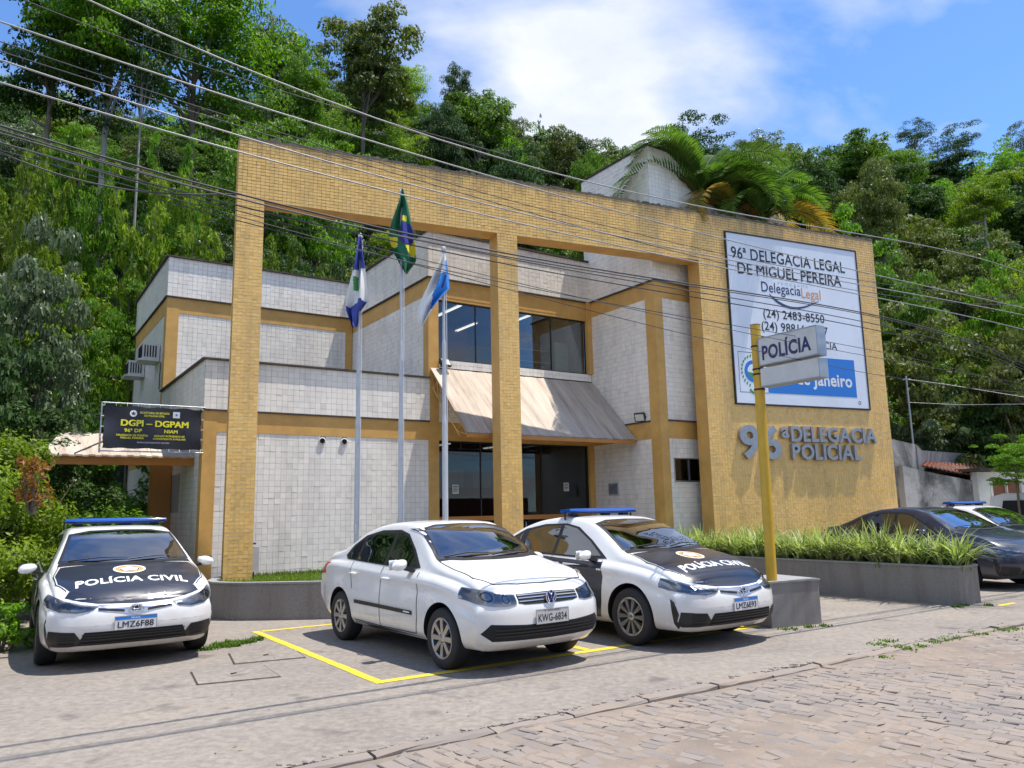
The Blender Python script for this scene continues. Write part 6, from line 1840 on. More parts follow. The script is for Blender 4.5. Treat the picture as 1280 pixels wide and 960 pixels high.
def corolla(label, loc, heading, plate_txt, paint=M['carwhite'], police=True, group=None):
    root = empty('police_car' if police else 'parked_car', loc, R(90-heading), label, 'police car' if police else 'car', group)
    me = cor.mesh.copy() if paint is not M['carwhite'] else cor.mesh
    if paint is not M['carwhite']: me.materials[0] = paint
    link('body', me, root)
    spec = dict(CSPEC); p = dict(CP); p['paint'] = paint
    if police:
        spec['door_wrap'] = [[(.875, .915), (.895, .75), (.875, .45), (.84, .285), (-.14, .28), (-.86, .285), (-.93, .64), (-1.03, .78), (-1.05, .975), (-.5, .965), (0, .94), (.55, .92)]]
    else: spec['handle_mat'] = M['dullchrome']
    common(root, cor, p, spec)
    # bonnet gap and vinyl
    hood = [(1.24, -.68), (1.24, .68), (1.55, .74), (1.80, .72), (1.98, .62), (2.10, .46), (2.165, .30), (2.195, .15), (2.20, 0), (2.195, -.15), (2.165, -.30), (2.10, -.46), (1.98, -.62), (1.80, -.72), (1.55, -.74)]
    if police:
        cor.project([hood], 'T', M['wrap'], 'bonnet_wrap', root, .0035)
        cor.project([[(-.66, .742), (-.5, .702), (-.36, .678), (0, .664), (.36, .678), (.5, .702), (.66, .742), (.62, .80), (.3, .83), (0, .835), (-.3, .83), (-.62, .80)]], 'F', M['wrap'], 'bonnet_wrap', root, .0030, .04)
    for q_ in ([(1.22, .70), (1.55, .755), (1.80, .735), (1.97, .645)], [(1.97, -.645), (1.80, -.735), (1.55, -.755), (1.22, -.70)]): cor.project([line2d(q_, .010)], 'T', M['dark'], 'bonnet_gap', root, .004)
    cor.project([[(1.12, -.70), (1.12, .70), (1.20, .71), (1.23, .4), (1.235, 0), (1.23, -.4), (1.20, -.71)]], 'T', M['black'], 'cowl', root, .004)
    if police:
        # text reads from the front: x of the page runs towards +y seen from ahead -> page right = car left (+y); page up = -x
        tx = text2d("POL\u00cdCIA CIVIL", .185, 0, 0, 1.12, .005, .08)
        tx = ('mesh', [(1.86 - b, a) for a, b in tx[1]], tx[2])
        cor.project([tx], 'T', M['white_txt'], 'bonnet_lettering', root, .0050, .04)
        rose(cor, root, 'T', 1.53, 0.0, .17, rot=math.pi)
        for ax, fl in (('L', -1), ('R', 1)):
            # facing the side, page right = -x on the left side, +x on the right side
            def st(s, size, cx, cy, w): q = text2d(s, size, 0, 0, w, .006); return ('mesh', [(cx + fl*a, cy+b) for a, b in q[1]], q[2])
            cor.project([st("POL\u00cdCIA CIVIL", .17, -.05 if fl > 0 else -.05, .40, 1.30)], ax, M['white_txt'], 'door_lettering', root, .0052, .05)
            rose(cor, root, ax, .40, .69, .13)
        light_bar(root, -.10, 1.478)
    # head lamps: dark housing, bright reflector pieces, clear lens
    hl = [(.34, .655), (.50, .675), (.66, .715), (.79, .775), (.845, .80), (.868, .755), (.862, .70), (.81, .648), (.70, .612), (.56, .598), (.44, .612)]
    for ax in (1, -1):
        m_ = (lambda q: q) if ax > 0 else mirror
        o = cor.project([m_(hl)], 'F', M['lamphouse'], 'headlight', root, .0035, .03, clip=1.80)
        cor.project([m_([(.47, .625), (.47, .655), (.56, .668), (.62, .662), (.60, .618), (.53, .612)]), m_([(.645, .625), (.64, .668), (.73, .70), (.765, .69), (.74, .645), (.69, .630)]), m_([(.785, .665), (.785, .72), (.83, .765), (.852, .74), (.845, .70)])], 'F', M['lampgrey'], 'reflector', o, .0055, .03, clip=1.80)
        cor.project([m_([(.36, .652), (.50, .672), (.66, .712), (.79, .772), (.842, .797), (.842, .783), (.79, .757), (.66, .697), (.50, .657)])], 'F', M['dullchrome'], 'lamp_brow', o, .0062, .03, clip=1.80)
        cor.project([m_(hl)], 'F', M['lens'], 'lens', o, .010, .03, clip=1.80)
        # intake at the bumper corner and its outer fin
        cor.project([m_([(.50, .33), (.56, .41), (.72, .418), (.72, .262), (.60, .262), (.53, .27)])], 'F', M['black'], 'bumper_intake', root, .004, clip=1.9)
        dg = 'D' if ax > 0 else 'E'
        cor.project([[(-.16, .262), (-.16, .418), (-.02, .425), (.015, .30), (-.02, .262)]], dg, M['black'], 'bumper_intake', root, .0045, .03)
        cor.project([[(.0, .40), (.045, .53), (.085, .56), (.075, .44), (.055, .30), (.01, .24), (-.01, .27), (.02, .33)]], dg, M['black'], 'bumper_fin', root, .006, .03)
        cor.project([line2d(m_([(.55, y_), (.70, y_+.003)]), .010) for y_ in (.295, .325, .355, .385)], 'F', M['rubber'], 'intake_bar', root, .012, .04, clip=1.9)
    cor.project([[(-.47, .405), (.47, .405), (.535, .27), (-.535, .27)]], 'F', M['dark'], 'lower_grille', root, .004, clip=1.80)
    cor.project([line2d([(-.49, y_), (0, y_+.003), (.49, y_)], .012) for y_ in (.295, .325, .355, .382)], 'F', M['black'], 'grille_bar', root, .014, .05)
    # narrow upper grille: chrome wing with dark slots, round emblem
    cor.project([[(.36, .668), (.36, .612), (.20, .590), (.09, .570), (0, .565), (-.09, .570), (-.20, .590), (-.36, .612), (-.36, .668), (-.18, .655), (0, .655), (.18, .655)]], 'F', M['dullchrome'], 'chrome_wing', root, .0045, .04)
    for m_ in ((lambda q: q), mirror):
        cor.project([m_([(.355, .638), (.355, .620), (.21, .599), (.11, .588), (.115, .612), (.22, .626)])], 'F', M['dark'], 'grille_slot', root, .0065, .04)
    em = empty('emblem', (2.302, 0, .612)); em.parent = root
    mb = MB()
    def ell(cy, cz, ry, rz_, r=.0055): mb.tube([(0, cy+ry*math.cos(t), cz+rz_*math.sin(t)) for t in np.linspace(0, 2*math.pi, 29)], r, 6, cap=False)
    ell(0, 0, .070, .047, .007); ell(0, 0, .024, .044); ell(0, .020, .050, .020); mb.build('badge', M['chrome'], em)
    mb = MB(); mb.lathe([(0, -.006), (.045, -.006), (.046, -.02)], 24, 0, 'X'); o = mb.build('badge_back', M['black'], em)
    plate(root, 2.318, .478, plate_txt, 'new')
    cor.project([[(.60, .80), (.84, .86), (.80, .97), (.60, .93)], mirror([(.60, .80), (.84, .86), (.80, .97), (.60, .93)])], 'B', M['red_vinyl'], 'tail_light', root, .005)
    return root

def front_to_origin(contact_right_outer, heading, hw_out, wb):
    """contact of the front right tyre's outer face -> car origin"""
    h = R(heading); f = Vector((math.sin(h), math.cos(h), 0)); l = Vector((-f.y, f.x, 0))
    return Vector((*contact_right_outer, 0)) + l*hw_out - f*wb/2
CARH = 90 + math.degrees(math.atan2(-(-E2).y, (-E2).x))
corolla("police sedan with blue light bar parked at the far left, front plate LMZ6F88", front_to_origin((-5.27, 8.86), 147.5, .865, 2.70), 147.5, "LMZ6F88", group='police cars')
corolla("police sedan with blue light bar between the white sedan and the yellow post, plate LMZ6E93", front_to_origin((1.31, 9.32), 144.5, .865, 2.70), 144.5, "LMZ6E93", group='police cars')
dk0 = c0 + E1*3.15 + E2*2.42; f_a, f_b = Vector((math.sin(R(146.3)), math.cos(R(146.3)), 0)), Vector((math.sin(R(156)), math.cos(R(156)), 0))
dk = dk0 + f_a*2.3 - f_b*2.3
corolla("dark blue sedan parked behind the long planter at the right", dk, 156, "KPL-5071", paint=M['carnavy'], police=False)
corolla("police sedan farthest right, only its white roof and light bar showing", dk + E1*3.05 + E2*.6, 156, "LMZ6E91", group='police cars')

# ---- compact white sedan in the middle
VP = dict(paint=M['carwhite'], wb=2.465, wr=.300, hw=.828, arch=.342, x0=-2.02, x1=1.88, inset=.070, tumble=.42, pf=.2, pr=-.9, bow=.070, corner=.19, zlow=.20, zc=(.46, .62),
    top=[(-2.02, .98), (-1.85, 1.065), (-1.55, 1.10), (-1.28, 1.18), (-.92, 1.345), (-.55, 1.432), (-.15, 1.462), (.18, 1.450), (.42, 1.385), (.72, 1.22), (.98, 1.065), (1.25, 1.005), (1.6, .945), (1.80, .88), (1.88, .83)],
    belt=[(-2.02, .92), (-1.5, .965), (-.8, .955), (0, .93), (.6, .915), (1.0, .905), (1.4, .865), (1.75, .79), (1.88, .74)],
    width=[(-2.02, .76), (-1.7, .808), (-1.1, .828), (0, .822), (1.1, .828), (1.5, .815), (1.88, .775)],
    bottom=[(-2.02, .31), (-1.7, .25), (-1.2, .22), (1.2, .22), (1.6, .22), (1.88, .225)],
    nose=[(.15, .02), (.24, .085), (.34, .115), (.46, .135), (.58, .13), (.68, .105), (.78, .06), (.84, .0), (1.0, -.1)],
    tail=[(.2, .0), (.35, .08), (.55, .11), (.75, .10), (.9, .05), (1.05, 0)])
voy = CarBody(VP)
VDLO = [(.70, .965), (.45, 1.15), (.18, 1.315), (-.05, 1.36), (-.5, 1.352), (-.88, 1.285), (-1.12, 1.165), (-1.24, 1.04), (-1.16, .995), (-.8, .982), (0, .955), (.5, .938)]
VSPEC = dict(rim=dict(n=8, pair=(0.0,), w0=.020, w1=.026), mirror=(.56, 1.00), dlo=VDLO,
    side_glass=[[(.60, .985), (.42, 1.13), (.17, 1.285), (-.02, 1.325), (-.07, 1.325), (-.07, .972), (.3, .962)], [(-.15, 1.325), (-.47, 1.318), (-.80, 1.262), (-.84, .998), (-.5, .985), (-.15, .975)], [(-.89, 1.235), (-1.06, 1.15), (-1.15, 1.05), (-1.10, 1.015), (-.91, 1.005)]],
    seams=[[(.72, .92), (.76, .72), (.76, .45), (.72, .30)], [(-.11, .955), (-.12, .7), (-.13, .29)], [(-.93, .975), (-.92, .80), (-.86, .66)], [(.72, .295), (-.13, .285), (-.80, .30)]],
    handles=[(.02, .82), (-.83, .835)],
    ws_frame=[(-.665, 1.055), (-.56, 1.372), (-.35, 1.412), (0, 1.42), (.35, 1.412), (.56, 1.372), (.665, 1.055), (.4, 1.04), (0, 1.035), (-.4, 1.04)],
    ws=[(-.63, 1.075), (-.535, 1.358), (-.33, 1.394), (0, 1.402), (.33, 1.394), (.535, 1.358), (.63, 1.075), (.4, 1.06), (0, 1.055), (-.4, 1.06)],
    rw=[(-.58, 1.13), (-.48, 1.35), (0, 1.375), (.48, 1.35), (.58, 1.13), (0, 1.12)],
    wipers=[(-.58, 1.068, -.02, 1.088), (.0, 1.065, .52, 1.085)])
def voyage(label, loc, heading, plate_txt):
    root = empty('parked_car', loc, R(90-heading), label, 'car'); cb = voy
    link('body', cb.mesh, root); common(root, cb, VP, VSPEC)
    cb.project([line2d([(.98, .665), (1.3, .68), (1.62, .665), (1.80, .55), (1.86, .3), (1.875, 0), (1.86, -.3), (1.80, -.55), (1.62, -.665), (1.3, -.68), (.98, -.665)], .010)], 'T', M['dark'], 'bonnet_gap', root, .004)
    cb.project([[(.90, -.66), (.90, .66), (.975, .67), (1.00, .4), (1.005, 0), (1.00, -.4), (.975, -.67)]], 'T', M['black'], 'cowl', root, .004)
    hl = [(.395, .660), (.39, .745), (.55, .770), (.70, .805), (.80, .835), (.815, .78), (.80, .72), (.74, .672), (.62, .648), (.48, .645)]
    for ax in (1, -1):
        m_ = (lambda q: q) if ax > 0 else mirror
        o = cb.project([m_(hl)], 'F', M['lamphouse'], 'headlight', root, .0035, .03, clip=1.54)
        q = cb.project([ring2d(ax*.50, .705, .0, .052), ring2d(ax*.655, .735, .0, .062)], 'F', M['lampgrey'], 'reflector', o, .0055, .02, clip=1.54)
        cb.project([ring2d(ax*.50, .705, .028, .038), ring2d(ax*.655, .735, .034, .046)], 'F', M['black'], 'bulb_shroud', o, .0068, .02, clip=1.54)
        cb.project([m_([(.405, .655), (.48, .646), (.62, .647), (.735, .672), (.70, .683), (.60, .664), (.48, .662)])], 'F', M['alu'], 'indicator', o, .0062, .03, clip=1.54)
        cb.project([m_(hl)], 'F', M['lens'], 'lens', o, .010, .03, clip=1.54)
        cb.project([line2d([(.84, .245), (-.80, .255)], .05)], 'L' if ax > 0 else 'R', M['black'], 'sill_strip', root, .004, .1)
        cb.project([line2d([(.66, .50) , (-.78, .515)], .042)], 'L' if ax > 0 else 'R', M['black'], 'rubbing_strip', root, .010, .1)
        cb.project([line2d([(.62, .502), (.48, .504)], .014)], 'L' if ax > 0 else 'R', M['white_txt'], 'strip_lettering', root, .0135, .1)
    cb.project([[(-.375, .745), (0, .752), (.375, .745), (.372, .665), (.30, .650), (0, .645), (-.30, .650), (-.372, .665)]], 'F', M['dark'], 'upper_grille', root, .004, .04, clip=1.54)
    cb.project([line2d([(-.365, y_), (0, y_+.003), (.365, y_)], .009) for y_ in (.680, .707, .732)], 'F', M['dullchrome'], 'grille_bar', root, .010, .04)
    cb.project([[(-.74, .40), (-.66, .485), (-.3, .462), (.3, .462), (.66, .485), (.74, .40), (.64, .325), (0, .315), (-.64, .325)]], 'F', M['dark'], 'lower_grille', root, .004, .05)
    cb.project([line2d([(-.62, y_+.004), (0, y_), (.62, y_+.004)], .012) for y_ in (.365, .395, .425)], 'F', M['black'], 'lower_bar', root, .014, .05)
    em = empty('emblem', (2.012, 0, .705)); em.parent = root
    mb = MB(); mb.tube([(0, .062*math.cos(t), .062*math.sin(t)) for t in np.linspace(0, 2*math.pi, 29)], .006, 6, cap=False)
    mb.tube([(.002, -.024, .054), (.002, 0, .012), (.002, .024, .054)], .0055, 5); mb.tube([(.002, -.050, .032), (.002, -.022, -.048), (.002, 0, .0), (.002, .022, -.048), (.002, .050, .032)], .0055, 5); mb.build('badge', M['chrome'], em)
    mb = MB(); mb.lathe([(0, -.004), (.060, -.004), (.060, -.02)], 28, 0, 'X'); mb.build('badge_back', M['cloth_navy'], em)
    plate(root, 2.028, .525, plate_txt, 'old')
    cb.project([[(.55, .76), (.77, .80), (.77, .94), (.56, .93)], mirror([(.55, .76), (.77, .80), (.77, .94), (.56, .93)])], 'B', M['red_vinyl'], 'tail_light', root, .005)
    cb.project([[(-1.98, .78), (-1.80, .80), (-1.86, .93), (-2.0, .92)]], 'R', M['red_vinyl'], 'tail_light', root, .005)
    return root
voyage("white compact sedan without police markings in the marked middle bay, plate KWG-6834", front_to_origin((-.77, 8.15), 143.8, .812, 2.465), 143.8, "KWG-6834")
voyage("white car almost wholly outside the photo at the left edge", front_to_origin((-5.25, 8.90), 148.5, .865, 2.7) - E1*2.62 - E2*.9, 147.0, "KQX-2290")

# ---- white van far right
t = empty('white_van', (14.3, 19.2, 0), R(90-156), "white utility vehicle behind the farthest police sedan, cut by the right edge", 'van'); t.scale = (1, 1, .90)
prof = [(-2.3, .35), (-2.35, 1.1), (-2.25, 1.85), (-1.9, 1.95), (.9, 1.95), (1.3, 1.80), (1.75, 1.25), (2.3, 1.05), (2.4, .7), (2.38, .35)]
mb = MB(); rows = []
for y, k, dz in ((-.86, .97, 0), (-.90, 1, 0), (-.90, 1, 0), (-.80, 1, .0), (0, 1, .03), (.80, 1, 0), (.90, 1, 0), (.86, .97, 0)):
    rows.append([(x*k, y*(1-.12*max(0, z-1.1)), z + (dz if z > 1.5 else 0)) for x, z in prof])
rows.insert(0, [(x*.9, 0, .4+(z-.35)*.9) for x, z in prof]) if False else None
mb.grid(rows); mb.add(rows[0], [tuple(range(len(prof)))]); mb.add(rows[-1], [tuple(range(len(prof)))]); mb.build('body', M['carwhite'], t, recalc=True)
for y in (-1, 1):
    mb = MB(); mb.add([(1.15, y*.90*.975, 1.20), (.95, y*.845, 1.72), (.0, y*.845, 1.74), (.0, y*.90*.975, 1.22)], [(0,1,2,3)]); mb.add([(-.1, y*.895*.98, 1.22), (-.1, y*.845, 1.74), (-1.9, y*.845, 1.74), (-2.0, y*.895*.98, 1.22)], [(0,1,2,3)])
    for i, v_ in enumerate(mb.v): mb.v[i] = (v_[0], v_[1]+y*.012, v_[2])
    mb.build('side_window', M['dark'], t)
mb = MB(); mb.add([(1.36, -.74, 1.76), (1.36, .74, 1.76), (1.80, .82, 1.26), (1.80, -.82, 1.26)], [(0,1,2,3)]); mb.build('windscreen', M['carglass'], t)
for x in (-1.4, 1.45):
    for y in (-.80, .80): make_wheel(t, x, y, .33, .2, RIM10, 1 if y > 0 else -1)
# ------------------------------------------------------------------ overhead cables
WK = 1.17
def wire_group():
    def at_px(u, v, W0):
        d_ = fw + rt*((u-640)/FPX) + up*((480-v)/FPX); k = W0.dot(E2)/d_.dot(E2); P_ = Vector((0, 0, EYE)) + d_*k; return P_
    spec = [
        ([(110, 0), (420, 130), (730, 226), (1280, 341)], .0065, 'wire2', "topmost bare cable, crossing the sky above the beam", 0),
        ([(30, 0), (240, 78), (420, 134), (640, 196)], .004, 'wire', "thin cable just under the topmost one at the upper left", 0),
        ([(0, 27), (420, 163), (640, 228), (1280, 385)], .0065, 'wire2', "second bare cable from the top", 0),
        ([(0, 75), (420, 205), (840, 310), (1280, 394)], .0065, 'wire2', "third bare cable from the top", 0),
        ([(0, 103), (300, 190), (640, 277), (1280, 412)], .0065, 'wire2', "fourth bare cable, lowest of the silvery ones", 0),
        ([(0, 52), (300, 150), (600, 240), (1280, 372)], .0038, 'wire', "thin dark cable between the silvery ones", 0),
        ([(0, 64), (300, 158), (600, 248), (1280, 380)], .004, 'wire', "second thin dark cable between the silvery ones", 0),
        ([(0, 157), (300, 243), (640, 318), (1280, 455)], .008, 'wire', "upper black cable of the thick bundle", 0),
        ([(0, 161), (300, 247), (640, 321), (1280, 458)], .006, 'wire', "second black cable of the thick bundle", .02),
        ([(0, 168), (300, 250), (640, 325), (1280, 463)], .006, 'wire', "third black cable of the thick bundle", -.02),
        ([(0, 176), (300, 256), (640, 330), (1280, 468)], .006, 'wire', "lowest black cable of the thick bundle", .03),
        ([(0, 178), (150, 222), (640, 352), (1280, 480)], .0038, 'wire', "thin black telephone line below the bundle", 0),
        ([(0, 186), (150, 228), (640, 362), (1280, 490)], .0038, 'wire', "second thin telephone line below the bundle", .02),
        ([(200, 248), (400, 300), (640, 354), (1280, 486)], .004, 'wire', "lowest telephone line crossing the flags", .03),
        ([(0, 190), (80, 220), (160, 237), (300, 242)], .0065, 'wire', "short black cable curving into the bundle at the left", .0),
    ]
    for pts, r, mt, lab, off in spec:
        W0 = Vector((-.8, 5.2, 0))*(1.20 if ('bare' in lab or 'silvery' in lab or 'topmost' in lab) else 1.29)
        Q = [at_px(u, v, W0) for u, v in pts]; A = [(q.dot(E1), q.z) for q in Q]
        c = np.polyfit([a for a, z in A], [z for a, z in A], min(2, len(A)-1) if len(A) < 4 else 3)
        a0, a1 = min(a for a, z in A), max(a for a, z in A); ext = 5.0 if 'short' not in lab else 0.0
        P = []; n = 40
        lo = a0 - (ext if pts[0][0] <= 110 else 0); hi = a1 + (ext if pts[-1][0] >= 1280 else 0)
        for i in range(n+1):
            a = lo + (hi-lo)*i/n; ac = min(max(a, a0), a1)
            z = np.polyval(c, ac) + np.polyval(np.polyder(c), ac)*(a-ac); P.append(E1*a + E2*(W0.dot(E2)+off) + Vector((0, 0, z)))
        mb = MB(); mb.tube(P, r, 6); o = mb.build('overhead_cable', M[mt]); tag(o, lab, 'cable', 'overhead cables along the street')
wire_group()

# ------------------------------------------------------------------ yard wall, lean-to roof and small house on the right
def at_d(u, v, y):
    d_ = fw + rt*((u-640)/FPX) + up*((480-v)/FPX); return Vector((0, 0, EYE)) + d_*(y/d_.y)
Y0 = 22.5
t = empty('yard_wall', (0, 0, 0), 0, "grey stained rendered yard wall right of the ochre wall", 'wall')
def wallseg(name, pts, mat, th=.22, base=-.2):
    """pts: (u, v_top, y) top corners from left to right"""
    T = [at_d(u, v, y) for u, v, y in pts]; mb = MB()
    for a, b in zip(T[:-1], T[1:]):
        n = Vector((-(b-a).y, (b-a).x, 0)).normalized()*th
        A, B = Vector((a.x, a.y, base)), Vector((b.x, b.y, base))
        mb.add([A, B, b, a, A+n, B+n, b+n, a+n], [(0,1,2,3), (7,6,5,4), (3,2,6,7), (0,3,7,4), (1,5,6,2)])
    return mb.build(name, mat, t)
wallseg('tall_panel', [(1098, 545, 21.5), (1146, 556, 22.3)], M['stain'])
wallseg('wall_pier', [(1145.5, 556, 22.25), (1152, 563, 22.4)], M['granite2'], .35)
t1 = t
wallseg('low_panel', [(1152, 563, 22.6), (1235, 569, 24.0)], M['granite2'])
t = empty('lean_to', (0, 0, 0), 0, "low stained outbuilding with a small terracotta tiled roof", 'outbuilding')
wallseg('stained_wall', [(1128, 640-58, 20.7), (1160, 590, 21.0), (1232, 604, 21.6)], M['stain'], .2)
ra_, rb_, rc_, rd_ = at_d(1151, 582, 21.0), at_d(1236, 600, 21.6), at_d(1230, 583, 23.2), at_d(1158, 579, 22.8)
ra_.z += -.02; n = 16; rows = []
mb = MB(); mb.add([ra_, rb_, rc_, rd_], [(0,1,2,3)]); mb.build('roof_deck', M['coping'], t)
for i in range(n):
    f = (i+.5)/n; a = ra_.lerp(rb_, f); b = rd_.lerp(rc_, f); m_ = 6
    for j in range(m_):
        p, q = a.lerp(b, j/m_), a.lerp(b, (j+1.15)/m_); w_ = (rb_-ra_).normalized()*.065; z_ = Vector((0, 0, .012*(1) + .02)); dz = Vector((0, 0, .045))
        tl = MB(); tl.add([p-w_+z_, p-w_*.5+dz+z_, p+w_*.5+dz+z_, p+w_+z_, q-w_+z_*.2, q-w_*.5+dz+z_*.2, q+w_*.5+dz+z_*.2, q+w_+z_*.2], [(0,1,5,4), (1,2,6,5), (2,3,7,6), (0,3,2,1)]); tl.build('roof_tile', M['terracotta'], t)
for i in range(14):
    pass
t = empty('small_house', (0, 0, 0), 0, "pale small house with a white framed window at the right edge", 'house')
hw0, hw1 = at_d(1222, 602, 21.3), at_d(1330, 600, 22.6)
A, B = hw0.copy(), hw1.copy(); mb = MB(); n_ = Vector((-(B-A).y, (B-A).x, 0)).normalized()
for f0, f1, z0, z1 in ((0, .13, -.2, 2.35), (.50, 1, -.2, 2.35), (.13, .50, -.2, 1.35), (.13, .50, 2.15, 2.35)):
    a, b = A.lerp(B, f0), A.lerp(B, f1); mb.add([Vector((p.x, p.y, z)) + o_ for o_ in (Vector(), n_*.2) for p, z in ((a, z0), (b, z0), (b, z1), (a, z1))], [(0,1,2,3), (7,6,5,4), (3,2,6,7), (0,3,7,4), (1,5,6,2), (0,4,5,1)])
mb.build('wall', M['whitepaint'], t)
fr = MB(); a, b = A.lerp(B, .13), A.lerp(B, .50); dd = (b-a).normalized()
for f0, f1, z0, z1 in ((0, .06, 1.35, 2.15), (.94, 1, 1.35, 2.15), (.06, .94, 1.35, 1.40), (.06, .94, 2.10, 2.15), (.49, .51, 1.4, 2.1)):
    p, q = a.lerp(b, f0), a.lerp(b, f1); fr.add([Vector((r_.x, r_.y, z)) + o_ for o_ in (-n_*.02, n_*.05) for r_, z in ((p, z0), (q, z0), (q, z1), (p, z1))], [(0,1,2,3), (7,6,5,4), (3,2,6,7), (0,3,7,4), (1,5,6,2), (0,4,5,1)])
o = fr.build('window_frame', M['whitepaint'], t)
pn = MB(); p, q = a.lerp(b, .06), a.lerp(b, .94); pn.add([Vector((r_.x, r_.y, z)) + n_*.06 for r_, z in ((p, 1.4), (q, 1.4), (q, 2.1), (p, 2.1))], [(0,1,2,3)]); pn.build('pane', M['wood'], o)
mb = MB(); mb.add([Vector((r_.x, r_.y, z)) + o_ for o_ in (-n_*.35, n_*2.0) for r_, z in ((A-dd*.3, 2.36), (B, 2.36), (B, 2.44), (A-dd*.3, 2.44))], [(0,1,2,3), (7,6,5,4), (3,2,6,7), (0,3,7,4), (1,5,6,2), (0,4,5,1)]); mb.build('roof', M['coping'], t)
# thin post with wires above the yard wall
b_ = at_d(1142, 560, 22.4); tp = at_d(1134, 470, 22.4)
t = empty('wall_post', (b_.x, b_.y, b_.z-.1), 0, "thin grey pole rising from the top of the yard wall", 'pole')
mb = MB(); mb.tube([(0, 0, 0), (-.01, 0, tp.z-b_.z+.1)], .03, 8); mb.build('pole', M['steel'], t)
mb = MB(); mb.box(-.12, .12, -.02, .02, tp.z-b_.z-.02, tp.z-b_.z+.02); mb.build('cross_arm', M['steel'], t)
for k, (pts, lab) in enumerate((([(1134, 474, 22.4), (1180, 480, 22.0), (1290, 498, 20.5)], "thin wire running right from the thin pole, uppermost"), ([(1136, 503, 22.4), (1200, 506, 22), (1290, 505, 20.5)], "thin wire running right from the thin pole, lower one"))):
    mb = MB(); mb.tube([at_d(*p) for p in pts], .007, 5); o = mb.build('thin_wire', M['wire2']); tag(o, lab, 'cable')
b_ = at_d(1279, 600, 17.0)
t = empty('utility_pole', (b_.x+.62, b_.y, 0), 0, "concrete utility pole just cut off by the right edge of the photo", 'utility pole')
mb = MB(); tz = at_d(1279, 395, 17.0).z; mb.tube([(0, 0, 0), (0, 0, tz)], [.16, .11], 12); mb.build('pole', M['granite2'], t)
mb = MB(); mb.box(-.2, .25, -.25, -.09, at_d(1279, 450, 17).z, at_d(1279, 412, 17).z); mb.build('junction_box', M['black'], t)
mb = MB(); mb.box(-.25, .3, -.28, -.26, at_d(1279, 424, 17).z, at_d(1279, 417, 17).z); mb.build('bracket', M['steel'], t)

# ------------------------------------------------------------------ low bank wall and motorcycles behind the left police car
a_, b_ = at_d(62, 668, 15.0), at_d(165, 652, 19.0)
t = empty('passage_wall', (0, 0, 0), 0, "low brownish earth-stained wall beside the passage, behind the police sedan", 'wall')
mb = MB(); n = 12; top = []
n_ = Vector((-(b_-a_).y, (b_-a_).x, 0)).normalized()*.35; rw = random.Random(2)
rows = [[], [], [], []]
for i in range(n+1):
    p = a_.lerp(b_, i/n); h = p.z + rw.uniform(-.05, .05)
    rows[0].append((p.x, p.y, 0)); rows[1].append((p.x+rw.uniform(-.03, .03), p.y, h)); rows[2].append((p.x+n_.x, p.y+n_.y, h+.03)); rows[3].append((p.x+n_.x, p.y+n_.y, 0))
mb.grid(rows, smooth=False); mb.build('earth_wall', plain("brown_stained_concrete", (0.30, 0.22, 0.16), 0.9, var=.35, vs=3, bmp=.4), t, recalc=True)
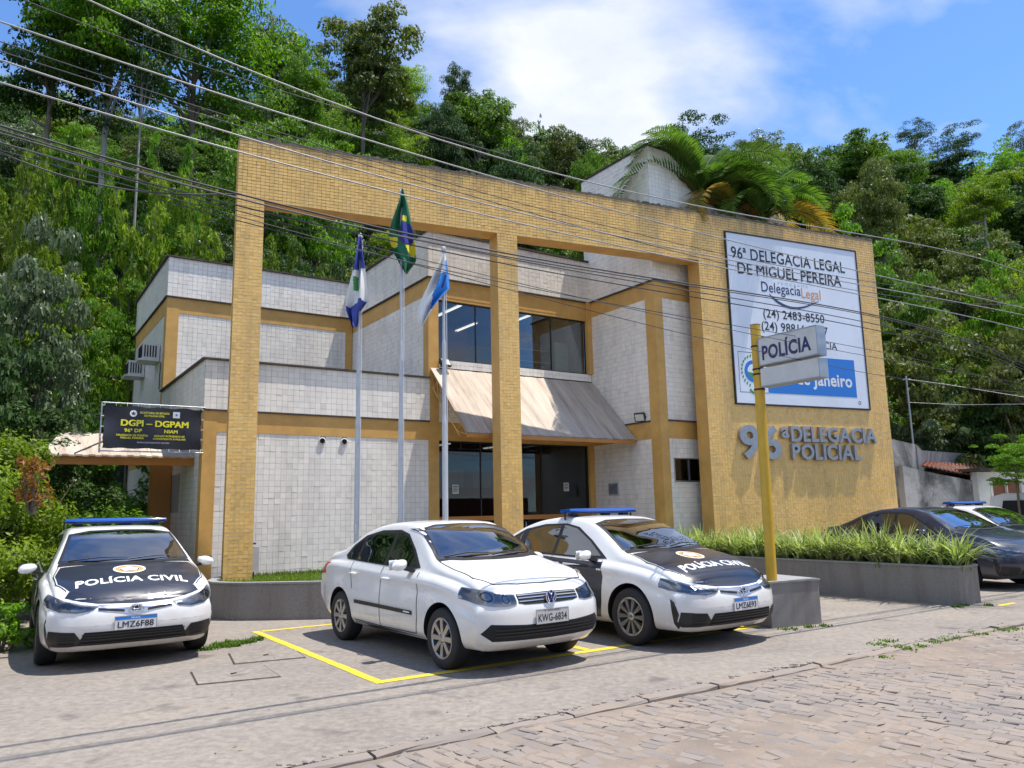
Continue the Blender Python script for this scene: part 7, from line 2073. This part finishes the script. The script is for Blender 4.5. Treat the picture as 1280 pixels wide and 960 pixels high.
def motorbike(loc, rz, label, colmat):
    t = empty('motorcycle', loc, rz, label, 'motorcycle', 'motorcycles behind the left police car')
    for x in (-.62, .62):
        w_ = empty('wheel', (x, 0, .30)); w_.parent = t
        mb = MB(); mb.tube([(.26*math.cos(a), 0, .26*math.sin(a)) for a in np.linspace(0, 2*math.pi, 29)], .045, 8, cap=False); mb.build('tyre', M['rubber'], w_)
        mb = MB(); mb.tube([(.215*math.cos(a), 0, .215*math.sin(a)) for a in np.linspace(0, 2*math.pi, 29)], .012, 5, cap=False)
        for k in range(12): a = k*math.pi/6; mb.tube([(0, 0, 0), (.21*math.cos(a), 0, .21*math.sin(a))], .003, 4, cap=False)
        mb.lathe([(0, -.05), (.04, -.05), (.04, .05), (0, .05)], 12, 0, 'Y'); mb.build('rim', M['alu'], w_)
    mb = MB()
    for s in (-.07, .07): mb.tube([(.62, s, .30), (.40, s, .95)], .02, 8); mb.tube([(-.62, s, .30), (-.1, s, .38)], .016, 6); mb.tube([(-.55, s, .36), (-.45, s, .72)], .018, 6)
    mb.tube([(.42, 0, .88), (.1, 0, .45), (-.1, 0, .35), (-.2, 0, .65), (-.7, 0, .75)], .02, 6); mb.build('frame', M['black'], t)
    def lump(name, secs, mat):
        mb = MB(); P = []
        for x, zc, ry, rz_ in secs: P.append([(x, ry*math.cos(a), zc+rz_*math.sin(a)) for a in np.linspace(0, 2*math.pi, 13)])
        mb.grid(P); mb.build(name, mat, t)
    lump('fuel_tank', [(.40, .80, .01, .01), (.34, .82, .09, .08), (.15, .84, .14, .11), (-.02, .80, .10, .07), (-.06, .78, .01, .01)], colmat)
    lump('seat', [(-.04, .80, .01, .01), (-.08, .80, .10, .04), (-.35, .79, .13, .05), (-.68, .84, .11, .04), (-.74, .85, .01, .01)], M['black'])
    lump('engine', [(.25, .42, .01, .01), (.22, .42, .12, .14), (.0, .40, .14, .16), (-.15, .40, .12, .12), (-.18, .40, .01, .01)], M['dullchrome'])
    mb = MB(); mb.tube([(.34, -.36, 1.02), (.40, -.12, 1.00), (.40, .12, 1.00), (.34, .36, 1.02)], .014, 6); mb.build('handlebar', M['black'], t)
    for s in (-.34, .34):
        mb = MB(); mb.tube([(.38, s*.8, 1.02), (.36, s, 1.20)], .006, 5); mb.lathe([(0, 0), (.055, .005), (.055, .02), (0, .03)], 12, 0, 'X', (.34, s, 1.24)); mb.build('mirror', M['black'], t)
    mb = MB(); mb.lathe([(0, .10), (.06, .09), (.085, .03), (.085, 0), (0, -.005)], 16, 0, 'X', (.44, 0, .90)); mb.build('headlight', M['dullchrome'], t)
    mb = MB(); mb.tube([(.1, -.12, .30), (-.3, -.14, .28), (-.8, -.14, .38)], [.02, .03, .04], 8); mb.build('exhaust', M['dullchrome'], t)
    mb = MB(); mb.grid([[(.62+.33*math.cos(a), s, .30+.33*math.sin(a)) for a in np.linspace(.4, 2.2, 9)] for s in (-.06, .06)]); mb.build('mudguard', colmat, t)
    mb = MB(); mb.box(-.80, -.77, -.05, .05, .72, .80); mb.build('tail_light', M['red_vinyl'], t)
def gp(u, v): return Vector((*pg(u, v), 0))
motorbike(gp(30, 756), ANG+R(40), "dark motorcycle behind the left police sedan, nearer the camera", M['carnavy'])
motorbike(gp(50, 737), ANG+R(65), "red motorcycle parked farther back, beside the low bank wall", M['red_vinyl'])  # tank and mudguard are red themselves

# ------------------------------------------------------------------ the far side of the street, seen only in glass and paint
t = empty('roadside_wall', (0, 0, 0), 0, "brick wall across the street, mirrored in the windows", 'wall')
mb = MB(); p, q = street(-16, -7.5), street(26, -7.5)
mb.add([p, q, q-E2*.25, p-E2*.25] + [v_+Vector((0, 0, 2.3)) for v_ in (p, q, q-E2*.25, p-E2*.25)], [(0,1,5,4), (1,2,6,5), (2,3,7,6), (3,0,4,7), (4,5,6,7)]); mb.build('brick_wall', M['terracotta'], t, recalc=True)
for i in range(10):
    p = street(-13 + i*3.6, -10.5 - (i % 3)*1.2); tree(p.x, p.y, -.2, 2.3, 6.5 + (i*37 % 5)*.5, M['leaf_dark'] if i % 2 else M['leaf_mid'], None, "tree across the street, mirrored in the station windows", "trees across the street", crown_part=.85)
